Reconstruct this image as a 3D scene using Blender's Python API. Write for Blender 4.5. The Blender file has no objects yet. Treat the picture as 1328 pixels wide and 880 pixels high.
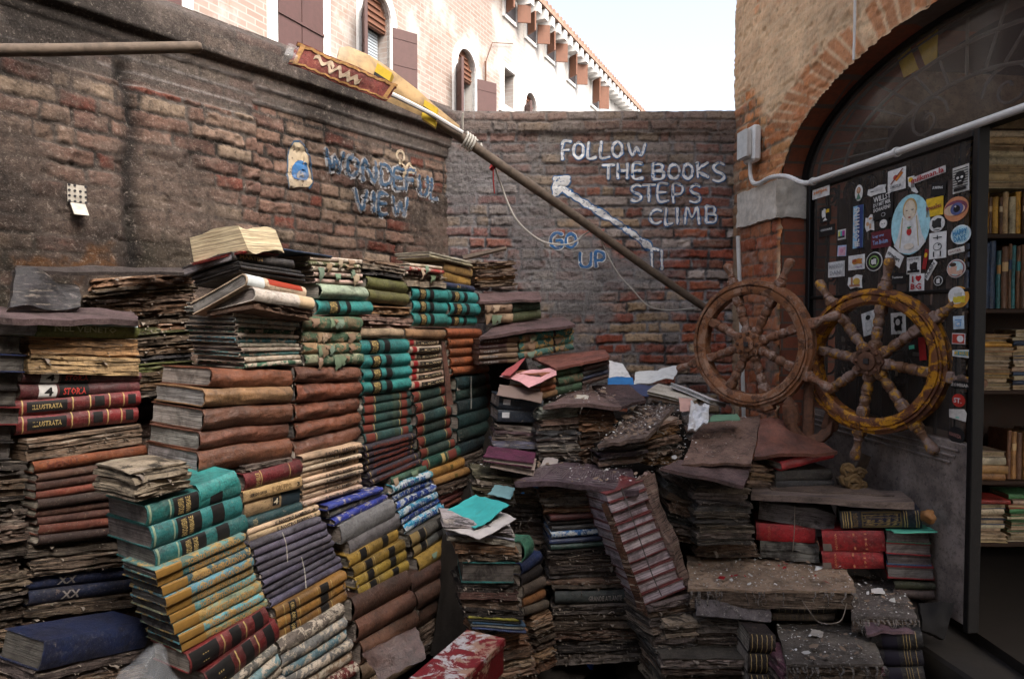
import bpy, math, random
import numpy as np
from mathutils import Vector, Matrix, noise
R = math.radians
# ---------------------------------------------------------------- camera, sky, sun, exposure
SC = bpy.context.scene
CAMZ = 1.5
PITCH = math.atan(29/885)
cam_d = bpy.data.cameras.new('camera'); cam = bpy.data.objects.new('camera', cam_d)
SC.collection.objects.link(cam); SC.camera = cam
cam_d.sensor_width = 36; cam_d.lens = 36*885/1328
cam_d.clip_start = 0.05; cam_d.clip_end = 500
cam.location = (0, 0, CAMZ); cam.rotation_euler = (math.pi/2-PITCH, 0, 0)
world = bpy.data.worlds.new('World'); SC.world = world; world.use_nodes = True
wn = world.node_tree.nodes; wl = world.node_tree.links
bg = wn['Background']; sky = wn.new('ShaderNodeTexSky'); sky.sky_type = 'NISHITA'
SUN_EL, SUN_AZ = 47, 138          # azimuth clockwise from +Y (north)
sky.sun_disc = False; sky.sun_elevation = R(SUN_EL); sky.sun_rotation = R(SUN_AZ)
sky.air_density = 1.0; sky.dust_density = 5.0; sky.ozone_density = 1.0
hs = wn.new('ShaderNodeHueSaturation'); hs.inputs['Saturation'].default_value = 0.62
wl.new(sky.outputs[0], hs.inputs['Color']); wl.new(hs.outputs[0], bg.inputs['Color'])
bg.inputs['Strength'].default_value = 0.115
sun_d = bpy.data.lights.new('sun', 'SUN'); sun = bpy.data.objects.new('sun', sun_d)
SC.collection.objects.link(sun); sun_d.energy = 1.5; sun_d.angle = R(34); sun_d.color = (1.0, .965, .92)
_sd = Vector((math.sin(R(SUN_AZ))*math.cos(R(SUN_EL)), math.cos(R(SUN_AZ))*math.cos(R(SUN_EL)), math.sin(R(SUN_EL))))
sun.rotation_euler = _sd.to_track_quat('Z', 'Y').to_euler()
SC.view_settings.view_transform = 'Standard'; SC.view_settings.look = 'None'
SC.view_settings.exposure = 2.1; SC.view_settings.gamma = 1; SC.view_settings.use_curve_mapping = False
SC.cycles.max_bounces = 6; SC.cycles.diffuse_bounces = 2; SC.cycles.transparent_max_bounces = 8
SC.cycles.use_denoising = True
try: SC.cycles.use_adaptive_sampling = True; SC.cycles.adaptive_threshold = 0.02
except Exception: pass
# ---------------------------------------------------------------- measuring: photograph pixel + distance -> point
CP, SP = math.cos(PITCH), math.sin(PITCH)
def ray(x, y):
    a = (x-664)/885; b = (440-y)/885
    return Vector((a, CP+SP*b, -SP+CP*b))
def U(x, y, d):
    r = ray(x, y); return Vector((0, 0, CAMZ)) + r*(d/r.y)
def UPL(x, y, p, n):
    r = ray(x, y); o = Vector((0, 0, CAMZ)); return o + r*((Vector(p)-o).dot(n)/r.dot(n))
def sm(a, b, x):
    t = min(1, max(0, (x-a)/(b-a))); return t*t*(3-2*t)
def rn(p, s=0.0): return noise.noise(Vector((p[0]+s*7.31, p[1]-s*3.7, p[2]+s*1.93)))
# ---------------------------------------------------------------- materials
def new_mat(name):
    m = bpy.data.materials.new(name); m.use_nodes = True
    nt = m.node_tree; b = nt.nodes['Principled BSDF']; b.inputs['Specular IOR Level'].default_value = .22; return m, nt, b
class NT:
    def __init__(s, nt): s.nt = nt; s.n = nt.nodes; s.l = nt.links
    def node(s, t, **kw):
        n = s.n.new(t)
        for k, v in kw.items(): setattr(n, k, v)
        return n
    def link(s, a, b): s.l.new(a, b)
    def coords(s, rnd=True, scale=(1, 1, 1)):
        tc = s.node('ShaderNodeTexCoord'); mp = s.node('ShaderNodeMapping'); mp.inputs['Scale'].default_value = scale
        s.link(tc.outputs['Object'], mp.inputs['Vector'])
        if rnd:
            oi = s.node('ShaderNodeObjectInfo'); mu = s.node('ShaderNodeMath', operation='MULTIPLY'); mu.inputs[1].default_value = 37.0
            s.link(oi.outputs['Random'], mu.inputs[0]); cx = s.node('ShaderNodeCombineXYZ')
            for i in range(3): s.link(mu.outputs[0], cx.inputs[i])
            s.link(cx.outputs[0], mp.inputs['Location'])
        return mp.outputs[0]
    def noise(s, vec, scale, detail=5, rough=.6, dist=0):
        n = s.node('ShaderNodeTexNoise'); n.inputs['Scale'].default_value = scale; n.inputs['Detail'].default_value = detail
        n.inputs['Roughness'].default_value = rough; n.inputs['Distortion'].default_value = dist
        s.link(vec, n.inputs['Vector']); return n.outputs['Fac']
    def ramp(s, fac, lo, hi):
        m = s.node('ShaderNodeMapRange'); m.interpolation_type = 'SMOOTHSTEP'
        m.inputs['From Min'].default_value = lo; m.inputs['From Max'].default_value = hi
        s.link(fac, m.inputs['Value']); return m.outputs[0]
    def mul(s, a, k):
        m = s.node('ShaderNodeMath', operation='MULTIPLY'); s.link(a, m.inputs[0])
        if isinstance(k, (int, float)): m.inputs[1].default_value = k
        else: s.link(k, m.inputs[1])
        return m.outputs[0]
    def mix(s, fac, a, b, mode='MIX'):
        m = s.node('ShaderNodeMix', data_type='RGBA', blend_type=mode)
        if isinstance(fac, (int, float)): m.inputs[0].default_value = fac
        else: s.link(fac, m.inputs[0])
        for i, v in ((6, a), (7, b)):
            if isinstance(v, (tuple, list)): m.inputs[i].default_value = (*v[:3], 1)
            else: s.link(v, m.inputs[i])
        return m.outputs[2]
    def bump(s, h, bsdf, strength=.5, dist=.002):
        b = s.node('ShaderNodeBump'); b.inputs['Strength'].default_value = strength; b.inputs['Distance'].default_value = dist
        s.link(h, b.inputs['Height']); s.link(b.outputs[0], bsdf.inputs['Normal'])
def cover_mat(name, wear=.2, wearcol=(.34, .26, .18), dirt=.5, rough=.6, grain=220, speck=.3, wscale=22, stretch=(1, 1, 1), bump=.5, soft=.03, wamt=1.0, layers=0, grunge=.22):
    m, nt, b = new_mat(name); N = NT(nt)
    if rough < .6: b.inputs['Specular IOR Level'].default_value = .5
    oi = N.node('ShaderNodeObjectInfo'); v = N.coords(scale=stretch)
    big = N.noise(v, 9, 4); c = N.mix(N.mul(N.ramp(big, .35, .7), .55), oi.outputs['Color'], (.012, .009, .008))
    fine = N.noise(v, 90, 4, .7); c = N.mix(N.mul(N.ramp(fine, .5, .75), .10), c, (.5, .42, .33))
    if wear > 0:
        w = N.noise(v, wscale, 10, .74, .4); c = N.mix(N.mul(N.ramp(w, .72-wear*.5, .72-wear*.5+soft), wamt), c, wearcol)
    if layers:
        vs = N.coords(scale=(7, 7, layers)); ls = N.noise(vs, 1, 5, .75); c = N.mix(N.mul(N.ramp(ls, .50, .60), .85), c, (.006, .005, .004))
        vs3 = N.coords(scale=(9, 9, layers*.6)); l3 = N.noise(vs3, 1, 5, .7); c = N.mix(N.mul(N.ramp(l3, .56, .66), .7), c, (.34, .28, .22))
    d = N.noise(v, 14, 8, .7, .8); c = N.mix(N.mul(N.ramp(d, .5, .72), dirt), c, (.012, .009, .007))
    gr = N.noise(v, 58, 8, .85, .2); c = N.mix(N.mul(N.ramp(gr, .50, .64), .62), c, (.008, .006, .005)); c = N.mix(N.mul(N.ramp(gr, .46, .34), grunge), c, wearcol)
    if speck > 0:
        sp = N.noise(v, 260, 2, .5); c = N.mix(N.mul(N.ramp(sp, .70, .76), speck*.8), c, (.42, .39, .35))
    N.link(c, b.inputs['Base Color'])
    rr = N.node('ShaderNodeMapRange'); rr.inputs['To Min'].default_value = rough-.18; rr.inputs['To Max'].default_value = min(1, rough+.2)
    N.link(d, rr.inputs['Value']); N.link(rr.outputs[0], b.inputs['Roughness'])
    g = N.noise(v, grain, 3, .6); g2 = N.noise(v, 30, 6, .7, .5)
    ad = N.node('ShaderNodeMath', operation='ADD'); N.link(N.mul(g, .25), ad.inputs[0]); N.link(g2, ad.inputs[1]); hh = ad.outputs[0]
    if layers: a2 = N.node('ShaderNodeMath', operation='SUBTRACT'); N.link(hh, a2.inputs[0]); N.link(ls, a2.inputs[1]); hh = a2.outputs[0]
    N.bump(hh, b, bump, .006); return m
def page_mat(name, dirt=.6, lines=620, dark=(.02, .016, .014)):
    m, nt, b = new_mat(name); N = NT(nt); oi = N.node('ShaderNodeObjectInfo')
    vs = N.coords(scale=(4, 4, lines)); v = N.coords()
    st = N.noise(vs, 1, 3, .7); c = N.mix(N.mul(N.ramp(st, .4, .62), .6), oi.outputs['Color'], (.05, .04, .032))
    vs2 = N.coords(scale=(6, 6, 170)); st2 = N.noise(vs2, 1, 4, .7); c = N.mix(N.mul(N.ramp(st2, .5, .7), .65), c, dark)
    d = N.noise(v, 12, 8, .7, .6); c = N.mix(N.mul(N.ramp(d, .42, .62), dirt), c, dark)
    N.link(c, b.inputs['Base Color']); b.inputs['Roughness'].default_value = .9
    ad = N.node('ShaderNodeMath', operation='ADD'); N.link(st, ad.inputs[0]); N.link(st2, ad.inputs[1])
    N.bump(ad.outputs[0], b, .9, .004); return m
def plain(name, col, rough=.6, metal=0, var=.25, bump=.2, scale=40, dirt=.3, useobj=False):
    m, nt, b = new_mat(name); N = NT(nt); v = N.coords()
    base = N.node('ShaderNodeObjectInfo').outputs['Color'] if useobj else col
    n1 = N.noise(v, scale, 6, .65, .3); c = N.mix(N.mul(N.ramp(n1, .35, .7), var), base, (.03, .025, .02))
    n2 = N.noise(v, scale*.3, 8, .7, .6); c = N.mix(N.mul(N.ramp(n2, .5, .7), dirt), c, (.04, .03, .022))
    N.link(c, b.inputs['Base Color']); b.inputs['Roughness'].default_value = rough; b.inputs['Metallic'].default_value = metal
    N.bump(n1, b, bump, .003); return m
def chipped(name, paint, under, amount=.5, scale=18, rough=.5, third=None, stretch=(1, 1, 1), useobj=False):
    m, nt, b = new_mat(name); N = NT(nt); v = N.coords(scale=stretch)
    w = N.noise(v, scale, 10, .72, .6); base = under
    if third:
        k = N.noise(v, scale*.6, 8, .7, .5); base = N.mix(N.ramp(k, .46, .54), under, third)
    if useobj: paint = N.node('ShaderNodeObjectInfo').outputs['Color']
    c = N.mix(N.ramp(w, .5-.25*(amount-.5)-.02, .5-.25*(amount-.5)+.02), paint, base)
    g = N.noise(v, scale*6, 5, .7); c = N.mix(N.mul(N.ramp(g, .45, .75), .45), c, (.03, .018, .012))
    N.link(c, b.inputs['Base Color']); b.inputs['Roughness'].default_value = rough
    N.bump(w, b, .5, .003); return m
def paint_on_wall(name, col, flake=.42):
    m, nt, b = new_mat(name); N = NT(nt); v = N.coords(rnd=False)
    w = N.noise(v, 45, 8, .75, .5)
    g = N.noise(v, 14, 6, .7); c = N.mix(N.mul(N.ramp(g, .4, .7), .45), col, (.2, .17, .15)); N.link(c, b.inputs['Base Color'])
    b.inputs['Roughness'].default_value = .85; N.link(N.ramp(w, flake-.03, flake+.03), b.inputs['Alpha']); return m
def vc_mat(name, rough=.9, bump=.9, grime=.72):
    m, nt, b = new_mat(name); N = NT(nt); v = N.coords(rnd=False)
    at = N.node('ShaderNodeAttribute', attribute_name='Col')
    n = N.noise(v, 42, 9, .82, .3); c = N.mix(N.mul(N.ramp(n, .47, .66), grime), at.outputs['Color'], (.022, .016, .013)); c = N.mix(N.mul(N.ramp(n, .45, .33), .42), c, (.46, .38, .32))
    n2 = N.noise(v, 130, 5, .7); c = N.mix(N.mul(N.ramp(n2, .55, .75), .4), c, (.42, .36, .3))
    N.link(c, b.inputs['Base Color']); b.inputs['Roughness'].default_value = rough
    ad = N.node('ShaderNodeMath', operation='ADD'); N.link(n, ad.inputs[0]); N.link(N.mul(n2, .5), ad.inputs[1]); N.bump(ad.outputs[0], b, bump, .018); return m
M = {}
M['cloth'] = cover_mat('book_cloth', .20, (.26, .21, .16), dirt=.6, rough=.48, wscale=60, soft=.05, wamt=.7, speck=.5, bump=.7)
M['worn'] = cover_mat('worn_cloth', .24, (.20, .14, .095), .6, .6, wscale=44, soft=.09, wamt=.8, speck=.45)
M['boardcloth'] = cover_mat('worn_board_cloth', .24, (.32, .27, .235), .55, .62, wscale=30, soft=.14, wamt=.7, speck=.7, bump=.8)
M['painted'] = cover_mat('patchy_cover', .44, (.44, .37, .29), .55, .7, wscale=30, speck=.5)
M['pale'] = cover_mat('pale_paper_cover', .22, (.30, .19, .10), .35, .7, wscale=34, stretch=(1, 2, 2))
M['yb'] = cover_mat('patchy_teal_cover', .42, (.34, .22, .08), .45, .6, wscale=30, speck=.3)
M['bluefade'] = cover_mat('faded_blue_cover', .46, (.42, .45, .46), .5, .6, wscale=34, speck=.3)
M['slate'] = cover_mat('slate_cloth', .16, (.20, .19, .24), .5, .6, wscale=20, speck=.3)
M['greenrag'] = cover_mat('green_rag_cover', .46, (.06, .10, .06), .5, .8, wscale=24, soft=.02)
M['blueflake'] = cover_mat('flaking_blue_cover', .36, (.34, .30, .26), .35, .55, wscale=30)
M['wet'] = cover_mat('wet_grime', .3, (.13, .11, .10), .85, .42, wscale=30, bump=1.0, soft=.08, layers=160)
M['greyplank'] = cover_mat('grey_plank', .2, (.28, .22, .17), .5, .8, wscale=10, stretch=(.4, 3, 3), bump=.7)
M['leather'] = cover_mat('old_leather', .10, (.26, .14, .08), .8, .42, grain=320, speck=.25, bump=1.0, wscale=40, soft=.1)
M['rot'] = cover_mat('rotten_paper', .22, (.20, .155, .12), .9, .85, grain=120, wscale=34, speck=.7, bump=1.0, soft=.12, wamt=.7, layers=260)
M['tornpaper'] = cover_mat('torn_paper', .25, (.2, .12, .07), .6, .85, wscale=26, speck=.5, bump=.9, soft=.1, layers=220)
M['dust'] = cover_mat('dusty_board', .28, (.28, .255, .225), .45, .85, wscale=60, speck=.9, bump=.8)
M['creampages'] = page_mat('cream_page_edges', .12, 420, (.16, .10, .05))
M['pages'] = page_mat('page_edges', .55)
M['pages_dark'] = page_mat('dirty_page_edges', .9, 500)
M['band'] = plain('printed_band', (1, 1, 1), .5, 0, .15, .1, 60, .25, True)
M['gilt'] = plain('gilt_print', (1, 1, 1), .4, 0, .3, .1, 90, .2, True)
M['paper'] = plain('loose_paper', (1, 1, 1), .8, 0, .18, .3, 30, .3, True)
M['object'] = plain('dyed_surface', (1, 1, 1), .6, 0, .25, .3, 40, .35, True)
M['mortar_wall'] = vc_mat('old_brick_wall')
M['warm_wall'] = vc_mat('plastered_brick', .85, .5, .34)
M['concrete'] = plain('weathered_concrete', (.13, .115, .105), .9, 0, .5, .8, 22, .5)
M['dullblack'] = plain('dull_black_leather', (.005, .004, .004), .8, 0, .0, .5, 30, .0)
M['gap_fill'] = plain('gap_shade', (.018, .014, .011), .95, 0, .4, 1.0, 30, .2)
M['scrap'] = plain('torn_paper_scrap', (.22, .18, .145), .9, 0, .5, .2, 60, .6)
M['stone'] = plain('capital_stone', (.66, .59, .50), .85, 0, .25, .9, 30, .2)
M['iron'] = plain('rusty_iron', (.16, .075, .045), .75, .3, .6, .9, 45, .4)
M['black_iron'] = plain('black_iron', (.008, .007, .007), .5, .2, .1, .4, 60, .12)
M['wood'] = plain('bare_wood', (.22, .14, .085), .7, 0, .5, .5, 30, .5)
M['greywood'] = plain('grey_wood', (.13, .095, .07), .75, 0, .5, .6, 30, .5)
M['wheelwood'] = chipped('wheel_wood', (.24, .10, .045), (.30, .17, .11), .50, 26, .55, (.10, .045, .025))
M['wheelyellow'] = chipped('chipped_ochre_wheel', (.42, .20, .02), (.15, .065, .03), .62, 15, .5, (.24, .16, .12))
M['wheelyellow2'] = chipped('ochre_wheel', (.46, .20, .012), (.17, .065, .028), .60, 24, .45, (.09, .03, .015))
M['whitepaint'] = plain('white_plastic', (.62, .60, .57), .35, 0, .15, .1, 20, .2)
M['rope'] = plain('rope_fibre', (.5, .46, .40), .9, 0, .3, .6, 200, .3)
M['redcord'] = plain('red_cord', (.25, .02, .02), .8)
M['oar'] = plain('oar_varnish', (.38, .25, .12), .45, 0, .45, .3, 14, .3)
M['steel'] = cover_mat('door_steel', .12, (.17, .11, .08), .35, .6, speck=.9, wscale=9, bump=.4)
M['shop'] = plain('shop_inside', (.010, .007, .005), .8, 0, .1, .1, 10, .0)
def glass_mat(name, tint=(.8, .8, .8), clear=.68, rough=.10, mx=.3):
    m, nt, b = new_mat(name); N = NT(nt); v = N.coords(rnd=False)
    b.inputs['Base Color'].default_value = (.085, .068, .058, 1); b.inputs['Roughness'].default_value = rough
    n = N.noise(v, 6, 8, .7, .5); mr = N.node('ShaderNodeMapRange'); mr.inputs['To Min'].default_value = 1-clear; mr.inputs['To Max'].default_value = 1-clear+mx
    N.link(n, mr.inputs['Value']); N.link(mr.outputs[0], b.inputs['Alpha']); return m
M['glass'] = glass_mat('dusty_glass')
M['clearplastic'] = glass_mat('clear_plastic', clear=.99, rough=.12, mx=.16)
M['clearplastic'].node_tree.nodes['Principled BSDF'].inputs['Base Color'].default_value = (.6, .6, .6, 1)
# ---------------------------------------------------------------- objects
COL = SC.collection
def tagp(o, label=None, cat=None, group=None, kind=None):
    if label: o['label'] = label
    if cat: o['category'] = cat
    if group: o['group'] = group
    if kind: o['kind'] = kind
    return o
def meshobj(name, V, F, mat, parent=None, color=None, ang=38, smooth=True, world=None, mat2=None, n2=0):
    me = bpy.data.meshes.new(name); me.from_pydata([tuple(v) for v in V], [], F)
    if smooth:
        me.shade_smooth(); me.set_sharp_from_angle(angle=R(ang))
    o = bpy.data.objects.new(name, me); COL.objects.link(o); me.materials.append(mat)
    if n2:
        me.materials.append(mat2)
        for p in list(me.polygons)[-n2:]: p.material_index = 1
    if parent is not None: o.parent = parent
    if world is not None: o.matrix_world = world
    if color is not None: o.color = (*color[:3], 1)
    return o
def empty(name, mw):
    o = bpy.data.objects.new(name, None); COL.objects.link(o); o.empty_display_size = .05
    o.matrix_world = mw if isinstance(mw, Matrix) else Matrix.Translation(mw); return o
class MB:
    def __init__(s): s.V = []; s.F = []
    def add(s, V, F):
        k = len(s.V); s.V += [Vector(v) for v in V]; s.F += [tuple(i+k for i in f) for f in F]; return s
    def box(s, c, d, M3=None):
        c = Vector(c); h = [x/2 for x in d]
        P = [Vector((sx*h[0], sy*h[1], sz*h[2])) for sz in (-1, 1) for sy in (-1, 1) for sx in (-1, 1)]
        if M3: P = [M3 @ p for p in P]
        return s.add([c+p for p in P], [(0, 2, 3, 1), (4, 5, 7, 6), (0, 1, 5, 4), (2, 6, 7, 3), (0, 4, 6, 2), (1, 3, 7, 5)])
    def bbox(s, c, d, bv=.005, M3=None):     # box with chamfered edges
        c = Vector(c); h = [x/2 for x in d]; V = []; idx = {}
        for sx in (-1, 1):
            for sy in (-1, 1):
                for sz in (-1, 1):
                    for ax in range(3):
                        p = Vector((sx*h[0], sy*h[1], sz*h[2])); sg = (sx, sy, sz)
                        for k in range(3):
                            if k != ax: p[k] -= sg[k]*bv
                        idx[(sx, sy, sz, ax)] = len(V); V.append(c+(M3 @ p if M3 else p))
        F = []
        for ax in range(3):
            a, b2 = [k for k in range(3) if k != ax]
            for sg in (-1, 1):
                q = []
                for (u, v) in ((-1, -1), (1, -1), (1, 1), (-1, 1)):
                    t = [0]*3; t[ax] = sg; t[a] = u; t[b2] = v; q.append(idx[(*t, ax)])
                F.append(tuple(q))
        for ax in range(3):
            a, b2 = [k for k in range(3) if k != ax]
            for u in (-1, 1):
                for v in (-1, 1):
                    q = []
                    for (w, f) in ((-1, a), (1, a), (1, b2), (-1, b2)):
                        t = [0]*3; t[ax] = w; t[a] = u; t[b2] = v; q.append(idx[(*t, f)])
                    F.append(tuple(q))
        for sx in (-1, 1):
            for sy in (-1, 1):
                for sz in (-1, 1): F.append(tuple(idx[(sx, sy, sz, k)] for k in range(3)))
        return s.add(V, F)
    def tube(s, pts, r, n=8, caps=True):
        pts = [Vector(p) for p in pts]; rr = r if isinstance(r, (list, tuple)) else [r]*len(pts)
        k = len(s.V); prev = None
        for i, p in enumerate(pts):
            t = (pts[min(i+1, len(pts)-1)]-pts[max(i-1, 0)]).normalized()
            a = t.cross(Vector((0, 0, 1))) if prev is None else t.cross(prev).cross(t)*-1
            if prev is not None: a = prev - t*prev.dot(t)
            if a.length < 1e-4: a = t.cross(Vector((1, 0, 0)))
            a.normalize(); prev = a; b = t.cross(a)
            for j in range(n):
                q = 2*math.pi*j/n; s.V.append(p+(a*math.cos(q)+b*math.sin(q))*rr[i])
        for i in range(len(pts)-1):
            for j in range(n):
                s.F.append((k+i*n+j, k+i*n+(j+1) % n, k+(i+1)*n+(j+1) % n, k+(i+1)*n+j))
        if caps:
            s.F.append(tuple(k+j for j in range(n))[::-1]); s.F.append(tuple(k+(len(pts)-1)*n+j for j in range(n)))
        return s
    def lathe(s, prof, Mx=None, n=20):       # prof = [(radius, height)], axis z
        k = len(s.V)
        for r, h in prof:
            for j in range(n):
                q = 2*math.pi*j/n; p = Vector((r*math.cos(q), r*math.sin(q), h)); s.V.append(Mx @ p if Mx else p)
        m = len(prof)
        for i in range(m-1):
            for j in range(n): s.F.append((k+i*n+j, k+i*n+(j+1) % n, k+(i+1)*n+(j+1) % n, k+(i+1)*n+j))
        s.F.append(tuple(k+j for j in range(n))[::-1]); s.F.append(tuple(k+(m-1)*n+j for j in range(n)))
        return s
    def prism(s, poly, d, Mx=None):          # poly in xy, thickness d along z
        n = len(poly); V = [Vector((x, y, 0)) for x, y in poly]+[Vector((x, y, d)) for x, y in poly]
        if Mx: V = [Mx @ v for v in V]
        return s.add(V, [tuple(range(n))[::-1], tuple(range(n, 2*n))]+[(i, (i+1) % n, n+(i+1) % n, n+i) for i in range(n)])
    def obj(s, name, mat, parent=None, **kw): return meshobj(name, s.V, s.F, mat, parent, **kw)
def frame(o, x, z):                          # matrix with x axis x and z near z
    x = Vector(x).normalized(); z = Vector(z); z = (z-x*z.dot(x)).normalized(); y = z.cross(x)
    m = Matrix((x, y, z)).transposed().to_4x4(); m.translation = Vector(o); return m
# flat text as mesh data: unit cap height
_tc = {}
def text2d(s):
    if s not in _tc:
        c = bpy.data.curves.new('t', 'FONT'); c.body = s; c.resolution_u = 1; c.offset = .022; c.align_x = 'CENTER'; c.align_y = 'CENTER'
        o = bpy.data.objects.new('t', c); COL.objects.link(o); dg = bpy.context.evaluated_depsgraph_get()
        me = o.evaluated_get(dg).to_mesh(); V = [(v.co.x, v.co.y) for v in me.vertices]; F = [tuple(p.vertices) for p in me.polygons]
        bpy.data.objects.remove(o); bpy.data.curves.remove(c)
        xs = [v[0] for v in V] or [0, 1]; ys = [v[1] for v in V] or [0, 1]
        w = max(xs)-min(xs); h = max(ys)-min(ys); cx = (max(xs)+min(xs))/2; cy = (max(ys)+min(ys))/2
        _tc[s] = ([((x-cx)/w, (y-cy)/h) for x, y in V], F, w/h)
    return _tc[s]
# ---------------------------------------------------------------- brick heightfields
def vnoise(x, y, seed):
    xi = np.floor(x).astype(np.int64); yi = np.floor(y).astype(np.int64); fx = x-xi; fy = y-yi
    def h(a, b):
        n = (a*374761393 + b*668265263 + seed*144665) & 0xffffffff
        n = ((n ^ (n >> 13))*1274126177) & 0xffffffff; return ((n ^ (n >> 16)) & 0xffff)/65535.0
    u = fx*fx*(3-2*fx); v = fy*fy*(3-2*fy)
    return (h(xi, yi)*(1-u)+h(xi+1, yi)*u)*(1-v)+(h(xi, yi+1)*(1-u)+h(xi+1, yi+1)*u)*v
def fbm(x, y, seed, o=5, g=.55):
    s = 0; a = 1; t = 0
    for i in range(o): s = s+a*vnoise(x*2**i, y*2**i, seed+i*17); t += a; a *= g
    return s/t
def sst(a, b, x):
    t = np.clip((x-a)/(b-a), 0, 1); return t*t*(3-2*t)
def brickfield(u, v, seed, hc=.064, pal=None, mortar=(.16, .13, .11), depth=.011, joint=.007, plaster=.5, plcol=(.2, .16, .13), rough=1.0, lenr=(.11, .25)):
    rs = np.random.RandomState(seed)
    uu = u+(fbm(u*3, v*3, seed+1)-.5)*.02; vv = v+(fbm(u*2.2, v*2.2, seed+2)-.5)*.035+(fbm(u*9, v*9, seed+3)-.5)*.012
    row = np.floor(vv/hc).astype(int); fv = vv-row*hc
    r0, r1 = row.min(), row.max(); bid = np.zeros_like(row); dl = np.zeros_like(u); k = 0
    for r in range(r0, r1+1):
        m = row == r
        if not m.any(): continue
        L = rs.uniform(lenr[0], lenr[1], 200); L[rs.rand(200) < .3] *= .55
        e = np.cumsum(L)+u.min()-.5-rs.rand()*.2; x = uu[m]; i = np.searchsorted(e, x)
        i = np.clip(i, 1, 199); dl[m] = np.minimum(x-e[i-1], e[i]-x); bid[m] = i+k; k += 200
    d = np.minimum(dl, np.minimum(fv, hc-fv))
    nb = k+5; bh = rs.uniform(-.35, 1.0, nb)[bid]; irr = (fbm(u*34, v*34, seed+5, 4, .7)-.5)*.020
    prof = sst(joint*.5, joint+.0055, d+irr)
    pl = sst(.52-.2*(plaster-.5)-.06, .52-.2*(plaster-.5)+.06, fbm(u*1.7, v*1.7, seed+9, 6, .6))
    pl = pl*sst(.25, .6, fbm(u*11, v*11, seed+11)+.35)
    cr = rs.rand(nb)[bid]; pal = np.array(pal); pi = (rs.rand(nb)*len(pal)).astype(int)[bid]
    bc = pal[pi]*(.75+.5*cr[..., None])*(.72+.56*fbm(u*30, v*30, seed+13)[..., None])
    wash = sst(.5, .72, fbm(u*14, v*22, seed+15, 5, .7))[..., None]*.5
    bc = bc*(1-wash)+np.array([.34, .27, .22])*wash
    mc = np.array(mortar)*(.65+.7*fbm(u*20, v*20, seed+21)[..., None]); gap = sst(.5, .62, fbm(u*7, v*9, seed+25, 5))[..., None]; mc = mc*(1-.7*gap)
    pc = np.array(plcol)*(.6+.8*fbm(u*7, v*7, seed+23)[..., None])
    col = mc*(1-prof[..., None])+bc*prof[..., None]; col = col*(1-.85*pl[..., None])+pc*.85*pl[..., None]
    pit = sst(.60, .75, fbm(u*16, v*24, seed+35, 4))*.012
    h = depth*(bh*.6+.5)*prof*(1-.75*pl)+pl*depth*.55+(fbm(u*45, v*45, seed+31, 4, .65)-.5)*.014*rough+(fbm(u*7, v*7, seed+33, 6)-.5)*.012*rough-pit*rough
    return h, col
def fieldobj(name, u, v, P, col, mat, keep=None, parent=None, skirt=None):
    nv, nu = u.shape; idx = np.arange(nv*nu).reshape(nv, nu)
    q = np.stack([idx[:-1, :-1], idx[:-1, 1:], idx[1:, 1:], idx[1:, :-1]], -1).reshape(-1, 4)
    if keep is not None:
        kc = keep.reshape(-1)[q]; q = q[kc.any(axis=1)]
    V = P.reshape(-1, 3)
    if skirt is not None:
        b = np.concatenate([idx[0, :], idx[1:, -1], idx[-1, -2::-1], idx[-2:0:-1, 0]]); n0 = len(V)
        V = np.vstack([V, V[b]+np.array(skirt)]); m = len(b); a = np.arange(m)
        q = np.vstack([q, np.stack([b[(a+1) % m], b, n0+a, n0+(a+1) % m], -1)])
        col = np.vstack([col.reshape(-1, 3), col.reshape(-1, 3)[b]])
    me = bpy.data.meshes.new(name); me.vertices.add(len(V)); me.vertices.foreach_set('co', V.astype(np.float32).ravel())
    me.loops.add(len(q)*4); me.loops.foreach_set('vertex_index', q.astype(np.int32).ravel())
    me.polygons.add(len(q)); me.polygons.foreach_set('loop_start', np.arange(0, len(q)*4, 4, dtype=np.int32))
    me.update(calc_edges=True); me.validate()
    ca = me.color_attributes.new('Col', 'FLOAT_COLOR', 'POINT'); c4 = np.ones((len(V), 4), np.float32); c4[:, :3] = col.reshape(-1, 3)
    ca.data.foreach_set('color', c4.ravel()); me.shade_smooth()
    me.materials.append(mat); o = bpy.data.objects.new(name, me); COL.objects.link(o)
    if parent: o.parent = parent
    return o
# ---------------------------------------------------------------- SETTING: walls
WALLS = {}
def wall_grid(o3, du, n, u0, u1, v0, v1, step):
    u, v = np.meshgrid(np.arange(u0, u1, step), np.arange(v0, v1, step)); return u, v
def to3(o3, du, n, u, v, h):
    o3 = np.array(o3); du = np.array(du); n = np.array(n)
    return o3+u[..., None]*du+v[..., None]*np.array([0, 0, 1.])+h[..., None]*n
OLD = [(.28, .17, .13), (.36, .23, .17), (.28, .09, .06), (.40, .28, .21), (.24, .14, .11), (.44, .34, .25), (.34, .21, .16)]
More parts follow.
